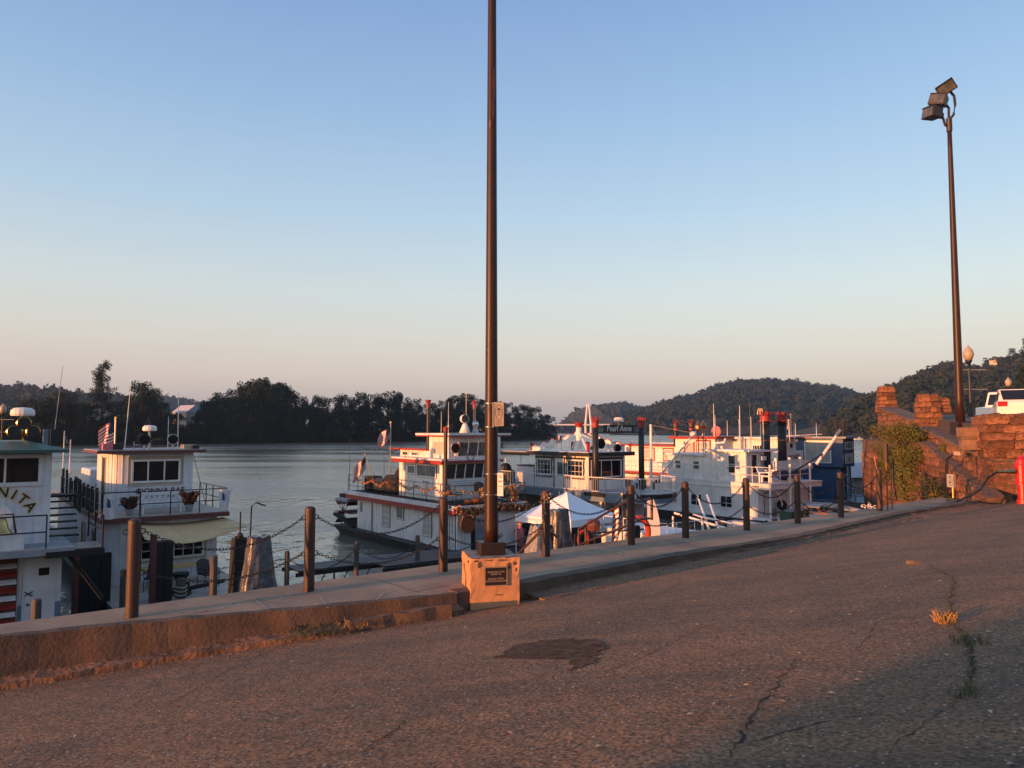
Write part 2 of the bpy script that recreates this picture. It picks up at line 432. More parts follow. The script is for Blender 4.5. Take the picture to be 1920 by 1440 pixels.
def flag(name, label, loc, rz, w, h, pole_h, tilt=0., sag=.35, group='american flags on the boats', pr=.02, lean=0.):
    t = thing(name, label, 'flag', loc, rz, group)
    G().tube([(0, 0, 0), (lean, 0, pole_h)], pr, 6).build('pole', 'steel', t)
    G().sphere((lean, 0, pole_h), pr * 1.8).build('finial', 'gold', t)
    def P(u, v): return (lean * .9 - u * w * math.cos(tilt) * .8, .09 * math.sin(u * 9 + v * 2) * w * 1.4, pole_h * .97 - h + v * h - u * w * sag - .04 * math.sin(u * 7))
    def strip(a, b, u0, u1): return G().grid(lambda u, v: P(u0 + (u1 - u0) * u, a + (b - a) * v), 8, 2)
    for ms, mm in (('red_stripe', 'red'), ('white_stripe', 'white')):
        for i in range(13):
            if (i % 2 == 0) == (mm == 'red'):
                strip(i / 13, (i + 1) / 13, .4 if i > 5 else 0, 1).build(ms, mm, t)
    strip(6 / 13, 1, 0, .4).build('canton', 'navy', t)
    return t
# ------------------------------------------------------------------ the setting
rng = np.random.default_rng(7)
random.seed(5)
g = G(); g.box(-2500, 3300, -300, 4300, -6, 0)
tag(g.build('water', 'water'), kind='structure')
INNER = [(-16, 4.9), (-6.25, 9.28), (-4.95, 9.94), (-2.97, 10.74), (-.88, 11.68), (.17, 12.4), (3.35, 15.17), (6.86, 17.9), (11.72, 22.68), (16.2, 25.9)]
OUTER = [(-16, 2.6 + .0), (-6.64, 9.86), (-4.34, 11.72), (-3.36, 12.53), (-1.58, 13.99), (2.78, 17.55), (10.04, 22.97), (12.9, 25.6), (16.2, 28.4)]
OUTER[0] = (-16, 5.6)
# asphalt ramp: one sheet from the kerb line back past the camera
def polyline_at(pl, x):
    for (x0, y0), (x1, y1) in zip(pl, pl[1:]):
        if x <= x1: return y0 + (y1 - y0) * (x - x0) / (x1 - x0)
    return pl[-1][1]
xs = [-40, -30, -22, -16, -11, -8, -6.25, -4.95, -2.97, -.88, .17, 1.7, 3.35, 5, 6.86, 9, 11.72, 14, 16.2, 18, 20, 24, 32, 45]
def edge_y(x):
    if x < -16: return 4.9 + (x + 16) * .4
    if x > 16.2: return 25.9 - (x - 16.2) * .3
    return polyline_at(INNER, x)
g = G(); NV = 26; vs, fs = [], []
for i, x in enumerate(xs):
    ye = edge_y(x) + .25
    for j in range(NV + 1):
        y = ye + (-34 - ye) * (j / NV) ** 1.6
        dz = 0
        vs.append((x, y, rampz(x, y) + dz))
for i in range(len(xs) - 1):
    for j in range(NV):
        a = i * (NV + 1) + j
        fs.append((a, a + 1, a + NV + 2, a + NV + 1))
g.add(vs, fs)
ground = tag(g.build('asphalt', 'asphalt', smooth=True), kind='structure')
# patch of darker asphalt, cracks and their grass
PP = [(930, 1232), (975, 1208), (1040, 1199), (1110, 1200), (1140, 1208), (1125, 1230), (1100, 1252), (1065, 1258), (1075, 1238), (1050, 1228), (990, 1234)]
poly = [atR(*q) for q in PP]
g = G(); top = [(p.x, p.y, rampz(p.x, p.y) + .010) for p in poly]
c0 = (sum(p[0] for p in top) / len(top), sum(p[1] for p in top) / len(top)); 
ring = []
for i in range(len(top)):
    a, b = Vector(top[i]), Vector(top[(i + 1) % len(top)])
    for k in range(8):
        q = a.lerp(b, k / 8); q.x += random.gauss(0, .03); q.y += random.gauss(0, .03); q.z = rampz(q.x, q.y) + random.uniform(.004, .007); ring.append(q)
g.quad(*ring)
tag(g.build('asphalt_patch', 'asphpatch'), kind='structure')
def crack(pts, w):
    pl = [atR(*q) for q in pts]; L = []
    for a, b in zip(pl, pl[1:]):
        n = max(3, int((b - a).length / .07))
        for k in range(n): 
            q = a.lerp(b, k / n); q.x += random.gauss(0, .016); q.y += random.gauss(0, .016); L.append(q)
    vs = []
    for i, q in enumerate(L):
        d = (L[min(i + 1, len(L) - 1)] - L[max(i - 1, 0)]); d = Vector((-d.y, d.x, 0)).normalized()
        ww = w * .62 * random.uniform(.15, 1) * min(1, i / 4, (len(L) - 1 - i) / 4)
        for s_ in (-1, 1):
            p = q + d * ww * s_; vs.append((p.x, p.y, rampz(p.x, p.y) + .005))
    G().add(vs, [(2 * i, 2 * i + 1, 2 * i + 3, 2 * i + 2) for i in range(len(L) - 1)]).build('crack', 'crack', ground)
for pts, w in [([(1362, 1430), (1415, 1335), (1460, 1280), (1500, 1230)], .018), ([(1390, 1405), (1470, 1372), (1560, 1350), (1640, 1342), (1700, 1340)], .014), ([(1655, 1430), (1690, 1385), (1735, 1352), (1780, 1325), (1815, 1298)], .011),
               ([(1815, 1298), (1825, 1250), (1815, 1205), (1785, 1165), (1780, 1120), (1790, 1085), (1740, 1060)], .012), ([(1600, 1225), (1625, 1195), (1650, 1160)], .009), ([(1600, 1225), (1640, 1212)], .008),
               ([(660, 1420), (720, 1385), (750, 1360), (800, 1342), (890, 1326)], .012), ([(750, 1360), (705, 1390), (680, 1425)], .010), ([(885, 1395), (920, 1365), (945, 1340)], .010), ([(1010, 1270), (1040, 1255), (1075, 1140)], .008), ([(1120, 1265), (1180, 1245), (1290, 1190), (1340, 1165)], .010),
               ([(240, 1340), (330, 1315), (430, 1255), (520, 1215), (560, 1190)], .014), ([(60, 1440), (130, 1405), (200, 1380)], .010), ([(330, 1395), (480, 1395), (600, 1375)], .007), ([(1000, 1430), (1100, 1395), (1180, 1370)], .008), ([(1180, 1135), (1240, 1115), (1290, 1085)], .007), ([(1330, 1325), (1270, 1395)], .008)]:
    crack(pts, w)
def tuft(name, label, c, r, h, n, m, kind=None, cat='weeds', up=.5):
    g = G()
    for _ in range(n):
        a, q = random.uniform(0, 2 * PI), r * math.sqrt(random.random()); x, y = c[0] + q * math.cos(a), c[1] + q * math.sin(a)
        b, hh = random.uniform(0, 2 * PI), h * random.uniform(.4, 1); l = hh * random.uniform(.15, .7); w = .0032
        z = c[2]; ax, ay = -math.sin(b) * w, math.cos(b) * w
        g.quad((x - ax, y - ay, z), (x + ax, y + ay, z), (x + math.cos(b) * l * .5 + ax * .7, y + math.sin(b) * l * .5 + ay * .7, z + hh * .7), (x + math.cos(b) * l, y + math.sin(b) * l, z + hh))
    return tag(g.build(name, m), label, None if kind else cat, kind=kind)
def tuft_at(px, py, r, h, n, m, label): p = atR(px, py); tuft('grass_tuft', label, (p.x, p.y, p.z), r, h, n, m, None if 'golden grass' in label else 'stuff')
tuft_at(1772, 1168, .09, .12, 110, 'drygrass', 'sunlit dry golden grass tuft in the asphalt crack')
tuft_at(1715, 1058, .12, .06, 60, 'drygrass', 'small dry grass tuft higher up the asphalt, near the kerb')
tuft_at(1820, 1205, .16, .07, 90, 'greengrass', 'low green grass growing along the crack below the golden tuft')
tuft_at(1806, 1305, .10, .08, 36, 'greengrass', 'sparse grass at the lower bend of the long crack')
# sidewalk slab, kerb, gutter
poly = [(x, y) for x, y in OUTER] + [(x, y) for x, y in INNER[::-1]]
g = G(); g.prism(poly, -1.5, 3.5)
side = tag(g.build('sidewalk', 'walk'), kind='structure')
def offs(pl, d):
    out = []
    for i, (x, y) in enumerate(pl):
        a, b = pl[max(i - 1, 0)], pl[min(i + 1, len(pl) - 1)]
        dx, dy = b[0] - a[0], b[1] - a[1]; L = math.hypot(dx, dy); out.append((x + dy / L * d, y - dx / L * d))
    return out
def subdiv(pl, st):
    o = []
    for (x0, y0), (x1, y1) in zip(pl, pl[1:]):
        n = max(1, round(math.hypot(x1 - x0, y1 - y0) / st)); o += [(x0 + (x1 - x0) * i / n, y0 + (y1 - y0) * i / n) for i in range(n)]
    return o + [pl[-1]]
def strip(name, pl, d0, d1, zt, zb, m, jit=.0, kind='structure', top_slope=0):
    pl = subdiv(pl, .22); a, b = offs(pl, d0), offs(pl, d1); vs = []
    for (x0, y0), (x1, y1) in zip(a, b):
        j = lambda s=1: random.uniform(-jit, jit) * s
        t0 = zt(x0, y0) + j(.6); t1 = zt(x1, y1) + j(.8) - top_slope
        vs += [(x0, y0, t0), (x1 + j(), y1 + j(), t1), (x1 + j(), y1 + j(), zb(x1, y1)), (x0, y0, zb(x0, y0))]
    n = len(a); fs = [(4 * i + k, 4 * i + 4 + k, 4 * i + 4 + (k + 1) % 4, 4 * i + (k + 1) % 4) for i in range(n - 1) for k in range(4)] + [(0, 1, 2, 3), tuple(4 * n - 4 + k for k in (3, 2, 1, 0))]
    return tag(G().add(vs, fs).build(name, m), kind=kind)
low = lambda x, y: rampz(x, y) - .4
strip('retaining_kerb', INNER[:5], -.06, .10, lambda x, y: 3.512, low, 'kerb', .012)
strip('gutter_ledge', INNER[:5], .08, .42, lambda x, y: rampz(x, y) + .13, low, 'dirt', .02, top_slope=.06)
strip('kerb', INNER[4:], -.20, .07, lambda x, y: 3.53 + max(0, (x - 11)) * .018, low, 'kerb', .014)
strip('broken_kerb', [(-2.3, 10.65), (-.95, 11.25)], -.3, .12, lambda x, y: rampz(x, y) + .17, low, 'kerb', .03)
strip('gutter', INNER[5:], .05, .55, lambda x, y: rampz(x, y) + .11, low, 'asphalt', .012, top_slope=.105)
strip('kerb_dirt', INNER[6:], .06, .16, lambda x, y: rampz(x, y) + .125, low, 'dirt', .02, top_slope=.02)
tuft('weeds', 'stuff', (-2.75, 10.45, rampz(-2.75, 10.45) + .08), .38, .10, 300, 'greengrass', kind='stuff')
tuft('weeds', 'stuff', (-2.2, 10.62, rampz(-2.2, 10.62) + .10), .25, .09, 80, 'drygrass', kind='stuff')
tuft('weeds', 'stuff', (17.6, 24.6, rampz(17.6, 24.6) + .0), .7, .16, 300, 'drygrass', kind='stuff')
tuft('weeds', 'stuff', (16.6, 25.2, rampz(16.6, 25.2) + .0), .6, .10, 160, 'greengrass', kind='stuff')
# pale scratches worn into the concrete walk
for pts in [[(300, 1160), (420, 1140), (440, 1128)], [(470, 1118), (500, 1142)], [(480, 1122), (520, 1128), (530, 1118)], [(600, 1120), (615, 1140)], [(700, 1130), (718, 1112), (735, 1108)], [(1160, 1035), (1165, 1042), (1180, 1044)], [(760, 1112), (840, 1096)], [(330, 1148), (470, 1142)], [(1080, 1062), (1130, 1058)]]:
    pl = [atZ(*q, 3.506) for q in pts]; vs = []
    for i, q in enumerate(pl):
        d = pl[min(i + 1, len(pl) - 1)] - pl[max(i - 1, 0)]; d = Vector((-d.y, d.x, 0)).normalized() * .012
        vs += [q + d, q - d]
    G().add(vs, [(2 * i, 2 * i + 1, 2 * i + 3, 2 * i + 2) for i in range(len(pl) - 1)]).build('scratch', 'scratch', side)
# ------------------------------------------------------------------ bollards and chains on the walk
BOL = [(-5.12, 10.23), (-3.18, 11.87), (-1.23, 13.52), (.68, 15.11), (2.63, 16.65), (4.08, 17.73), (5.93, 19.05), (7.76, 20.47), (9.54, 21.85), (11.52, 23.58)]
BOL = [(-7.1, 8.55)] + BOL
WHERE = ['', 'before the DONNA RAE boat', 'right of the tall grey tarp', 'just left of the tall light pole', 'with vine-wrapped top beside the tent', 'at the head of the red stair rail', 'between stair rail and white boat windows', 'at the white boat bow corner', 'before the white boat upper deck', 'before the blue houseboat', 'beside the copper pipes at the stone wall']
bproto = None
for i, (x, y) in enumerate(BOL):
    if i == 0: continue
    if bproto is None:
        t = thing('bollard', '', 'bollard', (x, y, 3.5), 0, 'rusty bollards along the walk')
        G().lathe([(.083, 0), (.083, 1.25), (.078, 1.285), (.06, 1.305), (.02, 1.315)], 20).build('post', 'rust', t, smooth=False)
        for zz in (.58, 1.14):
            for s_ in (-1, 1):
                gg = G(); c = Vector((.8, .6, 0)) * (.083 + .025) * s_ + Vector((0, 0, zz))
                gg.tube([c + Vector((.8, .6, 0)) * .035 * math.cos(a) * 1 + Vector((0, 0, .035 * math.sin(a))) for a in [2 * PI * k / 8 for k in range(9)]], .008, 5).build('chain_ring', 'chain', t)
        bproto = t
    else:
        t = copy_tree(bproto); t.location = (x, y, 3.5)
    t['label'] = 'rusty brown pipe bollard ' + WHERE[i]
def link_mesh():
    g = G(); P = []
    for k in range(8):
        a = 2 * PI * k / 8; P.append((.021 * math.cos(a) + (.015 if math.cos(a) > 0 else -.015), .018 * math.sin(a), 0))
    g.tube(P + [P[0]], .0058, 5, False); return g
LM = link_mesh()
def chain(a, b, sag, label, group, scale=1., m='chain', name='chain'):
    a, b = Vector(a), Vector(b); L = (b - a).length; n = max(6, int(L * (1 + 2.6 * (sag / L) ** 2) / (.052 * scale)))
    g = G(); prev = None
    for i in range(n):
        u = (i + .5) / n; p = a.lerp(b, u) - Vector((0, 0, 4 * sag * u * (1 - u)))
        d = (b - a) / L - Vector((0, 0, 4 * sag * (1 - 2 * u) / L)); d.normalize()
        s_ = d.cross(Vector((0, 0, 1))).normalized(); t_ = s_.cross(d)
        if i % 2: s_, t_ = t_, s_
        g.add([p + (d * v[0] + s_ * v[1] + t_ * v[2]) * scale for v in LM.v], LM.f)
    return tag(g.build(name, m), label, 'chain', group)
for i in range(1, len(BOL) - 1):
    (x0, y0), (x1, y1) = BOL[i], BOL[i + 1]
    k = .118
    for zz, sg, w in ((1.14, .40, 'upper'), (.58, .28, 'lower')):
        if i == 4 and w == 'lower': continue
        chain((x0 + .8 * k, y0 + .6 * k, 3.5 + zz), (x1 - .8 * k, y1 - .6 * k, 3.5 + zz), sg * random.uniform(.85, 1.1), '%s chain running right from the bollard %s' % (w, WHERE[i]), 'chains between the bollards')
# vine round the top of the bollard by the tent
g = G()
for _ in range(150):
    a, z = random.uniform(0, 2 * PI), random.choice([random.uniform(1.05, 1.28), random.uniform(.3, 1.28)]); r = .09 + random.random() * .03; x, y = BOL[4][0] + r * math.cos(a), BOL[4][1] + r * math.sin(a)
    q = [Vector((x, y, 3.5 + z)) + Vector((random.gauss(0, .016), random.gauss(0, .016), random.gauss(0, .016))) for _ in range(3)]; g.quad(*q)
tag(g.build('dry_vine', 'leafpale'), 'dry vine clinging round the bollard top beside the white tent', 'vine')
# ------------------------------------------------------------------ centre light pole on its plinth
RZ = R(12.5)
PX, PY = -.64, 11.69
ca, sa = math.cos(RZ), math.sin(RZ)
pl = thing('plinth', 'orange-lit painted concrete plinth with chipped edges under the tall pole', 'plinth', (PX, PY, 3.0), RZ)
def jitterbox(x0, x1, y0, y1, z0, z1, n=7, j=.008):
    g = G()
    def face(o, u, v):
        o, u, v = Vector(o), Vector(u), Vector(v)
        g.grid(lambda a, b: o + u * a + v * b, n, n)
    face((x0, y0, z0), (x1 - x0, 0, 0), (0, 0, z1 - z0)); face((x1, y0, z0), (0, y1 - y0, 0), (0, 0, z1 - z0)); face((x0, y1, z0), (0, y0 - y1, 0), (0, 0, z1 - z0)); face((x1, y1, z0), (x0 - x1, 0, 0), (0, 0, z1 - z0)); face((x0, y0, z1), (x1 - x0, 0, 0), (0, y1 - y0, 0))
    h = {}
    for i, p in enumerate(g.v):
        k = tuple(round(c, 4) for c in p)
        if k not in h:
            e = sum((abs(p[0] - x0) < 1e-4 or abs(p[0] - x1) < 1e-4, abs(p[1] - y0) < 1e-4 or abs(p[1] - y1) < 1e-4, abs(p[2] - z1) < 1e-4)); q = j * (2.2 if e >= 2 else .6)
            h[k] = tuple(c + random.uniform(-q, q) for c in p)
        g.v[i] = h[k]
    return g
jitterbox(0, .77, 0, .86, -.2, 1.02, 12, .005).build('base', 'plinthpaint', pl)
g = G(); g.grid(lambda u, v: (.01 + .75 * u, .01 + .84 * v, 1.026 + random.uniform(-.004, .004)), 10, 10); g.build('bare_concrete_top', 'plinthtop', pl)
def blot(F, cx, cz, w, h, n=14):
    pts = []
    for k in range(n):
        a = 2 * PI * k / n; q = random.uniform(.55, 1.1); pts.append(F(cx + w * q * math.cos(a), cz + h * q * math.sin(a), .009))
    return pts
F = fn('F', 0)
for c in [(.14, .93, .05, .09), (.09, .99, .06, .03), (.60, .90, .05, .10), (.70, .93, .05, .06), (.72, .84, .025, .07), (.45, .46, .1, .015), (.30, .995, .1, .02), (.5, .99, .14, .02), (.17, .13, .10, .03), (.45, .19, .14, .025), (.68, .22, .08, .02), (.04, .11, .05, .03)]:
    G().quad(*blot(F, c[0], c[1], c[2] * .7, c[3] * .62)).build('chipped_paint', 'stain', pl)
F = fn('L', 0)
for c in [(.45, .6, .05, .3), (.62, .8, .05, .16), (.2, .95, .1, .05), (.75, .4, .05, .2), (.3, .2, .08, .06)]:
    G().quad(*blot(F, c[0], c[1], c[2] * .7, c[3] * .62)).build('chipped_paint', 'stain', pl)
pq = G().box(.215, .575, -.03, -.008, .60, .895).build('plaque', 'bronze', pl, bevel=.006)
g = G()
for q in ((.215, .575, .60, .612), (.215, .575, .883, .895), (.215, .227, .612, .883), (.563, .575, .612, .883)): fbox(g, fn('F', 0), *q, .029, .036)
g.build('rim', 'letters', pq)
for s_, z, sz in (('DEDICATED TO THE', .815, .029), ('MEMORY OF', .782, .029), ('DONALD R DIEHL', .712, .031), ('PIONEER BROADCASTER', .676, .030)):
    text(s_, sz, 'letters', pq, (.395, -.031, z), FRONT, .003, .0006)
lp = thing('light_pole', 'tall brown steel light pole rising from the plinth out of frame', 'light pole', (PX + ca * .40 - sa * .40, PY + sa * .40 + ca * .40, 4.027), RZ)
G().box(-.205, .205, -.16, .16, 0, .20).build('base_cover', 'bronze', lp, bevel=.012)
g = G(); n_ = 60; g.lathe([(.113 - .056 * k / n_, .20 + 11.8 * k / n_) for k in range(n_ + 1)], 24); shaft = g.build('shaft', 'pole', lp, smooth=True)
def pr_(z): return .113 - .056 * (z - .2) / 11.8
for z in (2.42, 2.04, 1.28, .95):
    G().lathe([(pr_(z) + .006, z - .008), (pr_(z) + .006, z + .008)], 20).build('steel_band', 'chrome', lp)
# paint blisters flaking off the shaft
for z, a, w, h in ((7.75, -1.05, .035, .32), (7.3, -1.25, .022, .22), (7.05, -1.9, .02, .10), (2.2, -1.95, .016, .16), (8.0, -.85, .02, .18)):
    pts = []
    for k in range(16):
        t = 2 * PI * k / 16; q = random.uniform(.5, 1.1); aa = a + w * q * math.cos(t) / .09; zz = z + h * q * math.sin(t); rr = pr_(zz) + .004
        pts.append((rr * math.cos(aa - RZ), rr * math.sin(aa - RZ), zz))
    G().quad(*pts).build('paint_flake', 'maroon', lp)
sg = thing('trail_sign', 'beige rectangular sign with oval mountain emblem strapped high on the tall pole', 'sign', (lp.location.x + .06, lp.location.y - .115, 4.027), R(8))
g = G(); g.box(-.02, .145, -.012, .012, 2.05, 2.435); b = g.build('board', 'signbeige', sg, bevel=.004)
G().box(-.04, -.02, -.02, .03, 2.03, 2.42).build('bracket', 'letters', sg)
def ring_(cx, cz, a, b_, w, y, n=32):
    g = G()
    for k in range(n):
        t0, t1 = 2 * PI * k / n, 2 * PI * (k + 1) / n
        P = lambda t, q: (cx + (a + q) * math.cos(t), y, cz + (b_ + q) * math.sin(t))
        g.quad(P(t0, 0), P(t1, 0), P(t1, w), P(t0, w))
    return g
ring_(.0625, 2.275, .052, .118, .007, -.0145).build('oval_emblem', 'ink', sg)
G().quad((.03, -.0145, 2.31), (.095, -.0145, 2.31), (.088, -.0145, 2.325), (.075, -.0145, 2.335), (.064, -.0145, 2.35), (.054, -.0145, 2.335), (.046, -.0145, 2.338)).build('mountain_mark', 'ink', sg)
for s_, z, q in (('CAPTAIN', 2.29, .018), ('RIVER', 2.268, .018), ('TRAIL', 2.246, .018), ('A FOOT', 2.222, .015)): text(s_, q, 'ink', sg, (.0625, -.0145, z), FRONT, .0005)
for s_, z in (('WALKWAY', 2.128), ('&', 2.106), ('BIKE TRAIL', 2.084)): text(s_, .021, 'ink', sg, (.0625, -.0145, z), FRONT, .0005)
sg = thing('notice_sign', 'small white notice with dark lines strapped lower on the tall pole', 'sign', (lp.location.x + .105, lp.location.y - .06, 4.027), R(-22))
g = G(); g.box(0, .10, -.012, 0, .93, 1.30); g.build('board', 'signwhite', sg)
for z, w in ((1.25, .06), (1.225, .085), (1.165, .08), (1.15, .05), (1.08, .08)): G().box(.05 - w / 2, .05 + w / 2, -.0135, -.0125, z, z + .010).build('printed_line', 'ink', sg)
for z in (1.045, 1.02, .995, .97): G().box(.015, .06, -.0135, -.0125, z, z + .006).build('printed_line', 'grey', sg)
# ------------------------------------------------------------------ right hand light pole with three floodlights
LB = atY(1801, 796, 33)
lr = thing('light_pole', 'brown light pole with three floodlights standing behind the stone wall', 'light pole', LB, 0)
n_ = 12; TOP = atY(1778.5, 232, 33); Hh = TOP.z - LB.z; HX_ = TOP.x - LB.x
G().lathe([(.19 - .10 * k / n_, Hh * k / n_) for k in range(n_ + 1)], 16).build('shaft', 'pole', lr, smooth=True)
G().box(-.3, .3, -.3, .3, -.4, .12).build('base', 'bronze', lr)
G().lathe([(.12, Hh - .35), (.12, Hh + .25)], 12).build('collar', 'bronze', lr)
def flood(px, py, ez, tilt, s_, arm, roll=0):
    c = atY(px, py, 33) - LB; c.x -= HX_ * .0
    h = G(); h.hexa([(-.42, -.36, -.30), (.42, -.36, -.30), (.34, .30, -.24), (-.34, .30, -.24), (-.42, -.36, .30), (.42, -.36, .30), (.34, .30, .24), (-.34, .30, .24)])
    o = h.build('floodlight', 'bronze', lr, bevel=.03)
    o.location = c; o.rotation_euler = (tilt, roll, ez); o.scale = (s_, s_, s_)
    G().box(-.35, .35, -.372, -.362, -.23, .23).build('lens', 'glassgrey', o)
    G().box(-.40, .40, -.42, -.36, .25, .30).build('visor', 'bronze', o)
    bb = G().lathe([(.17, .29), (.17, .52), (.1, .58)], 12, axis='-y').build('ballast', 'bronze', o); bb.scale = (1, -1, 1)
    G().tube([atY(x, y, 33) - LB for x, y in arm], .055, 8).build('arm', 'bronze', lr)
flood(1772, 165, R(-32), R(24), .92, [(1779, 226), (1788, 215), (1791, 196), (1789, 180), (1782, 172)], R(-28))
flood(1761, 190, R(-48), R(-8), .85, [(1779, 222), (1779, 203), (1773, 195)], R(16))
flood(1750, 213, R(-78), R(-8), .85, [(1778, 238), (1772, 234), (1769, 224), (1766, 217)], R(6))

g = G()
for (ax, ay), (bx_, by_) in zip([(1815, 1298), (1825, 1250), (1815, 1205), (1785, 1165), (1780, 1120), (1790, 1085)], [(1825, 1250), (1815, 1205), (1785, 1165), (1780, 1120), (1790, 1085), (1740, 1060)]):
    for _ in range(70):
        u = random.random(); p = atR(ax + (bx_ - ax) * u + random.gauss(0, 5), ay + (by_ - ay) * u + random.gauss(0, 2)); a = random.uniform(0, 6.28); h = random.uniform(.015, .05); l = random.uniform(.01, .05); w = .0028
        g.quad((p.x - w, p.y, p.z), (p.x + w, p.y, p.z), (p.x + l * math.cos(a), p.y + l * math.sin(a), p.z + h))
tag(g.build('crack_grass', 'greengrass'), kind='stuff')
g = G(); pln = subdiv(offs(INNER, .25), .1)
for _ in range(900):
    x, y = random.choice(pln); t = abs(random.gauss(0, .35)) + .08; x += random.gauss(0, .05) + t * .55; y += random.gauss(0, .05) - t * .8; s_ = random.uniform(.006, .02); z = rampz(x, y)
    if (x - .1) ** 2 + (y - 12) ** 2 < .9: continue
    g.add([(x - s_, y, z), (x + s_ * .3, y - s_, z), (x + s_, y + s_ * .5, z), (x - s_ * .2, y + s_, z), (x, y, z + s_ * .8)], [(0, 1, 4), (1, 2, 4), (2, 3, 4), (3, 0, 4)])
tag(g.build('gravel', 'dirt'), kind='stuff')
g = G()
for _ in range(260):
    p = atR(random.uniform(-60, 1900), 1000 + 420 * random.random() ** 1.4) if random.random() < .45 else Vector((*random.choice(pln), 0)); x, y = p.x + random.gauss(0, .1) + .12, p.y + random.gauss(0, .1) - .2
    if (x - .1) ** 2 + (y - 12) ** 2 < .9: continue
    a, s_ = random.uniform(0, 6.28), random.uniform(.012, .03); z = rampz(x, y) + .004; c_, d_ = math.cos(a) * s_, math.sin(a) * s_
    g.quad((x - c_, y - d_, z), (x + d_ * .5, y - c_ * .5, z + s_ * .4), (x + c_, y + d_, z + s_ * .1), (x - d_ * .5, y + c_ * .5, z + s_ * .3))
tag(g.build('fallen_leaves', 'leafpale'), kind='stuff')
for k in range(1, len(BOL) - 1):
    x, y = (BOL[k][0] + BOL[k + 1][0]) / 2, (BOL[k][1] + BOL[k + 1][1]) / 2; d = Vector((.62, -.78, 0)); L = [Vector((x, y, 3.504)) + d * (-.15 + .1 * i) + Vector((random.gauss(0, .012), random.gauss(0, .012), 0)) for i in range(20)]
    L = [q for q in L if q.y > edge_y(q.x) + .24]
    if len(L) > 2 and k % 2 == 0: G().add([q + s_ * Vector((.78, .62, 0)) * .006 for q in L for s_ in (-1, 1)], [(2 * i, 2 * i + 1, 2 * i + 3, 2 * i + 2) for i in range(len(L) - 1)]).build('joint', 'crack', side)
# ------------------------------------------------------------------ stone walls, pillars
WD, WP = Vector((.30, .954, 0)).normalized(), Vector((.954, -.30, 0)).normalized()   # along the wall away from the camera, to its right
WANG = math.atan2(WP.y, WP.x)       # local x = WP, local y = WD
P0 = Vector((16.75, 26.35, 0))
def stone_meshes():
    out = []
    for s_ in range(5):
        r = random.Random(s_ + 40); g = G(); n = 2
        h = {}
        def P(p):
            k = tuple(round(c, 3) for c in p)
            if k not in h:
                e = sum(abs(abs(c) - .5) < 1e-3 for c in p); q = {1: 1.02, 2: .99, 3: .95}[e]
                h[k] = tuple(c * q + r.uniform(-.085, .085) for c in p)
            return h[k]
        for ax in range(3):
            for sg_ in (-1, 1):
                def f(u, v):
                    p = [0, 0, 0]; p[ax] = sg_ * .5; p[(ax + 1) % 3] = (u - .5) * sg_; p[(ax + 2) % 3] = v - .5; return P(p)
                g.grid(f, n, n)
        me = bpy.data.meshes.new('stone'); me.from_pydata(g.v, [], g.f); me.materials.append(M['stone']); out.append(me)
    return out
SM = stone_meshes()
def lay(parent, O, U_, V_, length, top, bottom, rowh, wl, nrm, depth=.16, limit=290, proud=.0):
    """courses of stones on a face: O start, U_ along, top/bottom(t) heights"""
    k = 0; z = min(bottom(0), bottom(length)) ; row = 0
    ang = math.atan2(U_.y, U_.x)
    zmax = max(top(length * i / 20) for i in range(21))
    while z < zmax - .05:
        rh = rowh * random.uniform(.65, 1.4); t = -random.random() * wl * .5 if row % 2 else 0
        while t < length - .04:
            w = wl * random.uniform(.4, 1.8); t1 = min(length, t + w); t0 = max(0, t); c = (t0 + t1) / 2
            if t1 - t0 > .08 and z + rh * .4 < top(c) and z + rh > bottom(c) and k < limit:
                o = piece(random.choice(SM), parent)
                zt = min(z + rh, top(c)); 
                o.location = O + U_ * c + nrm * (proud + random.uniform(-.01, .022)) + Vector((0, 0, (z + zt) / 2))
                o.scale = ((t1 - t0) - .022, depth, (zt - z) - .022); o.rotation_euler = (random.gauss(0, .02), random.gauss(0, .015), ang + random.gauss(0, .015)); k += 1
            t = t1
        z += rh; row += 1
    return k
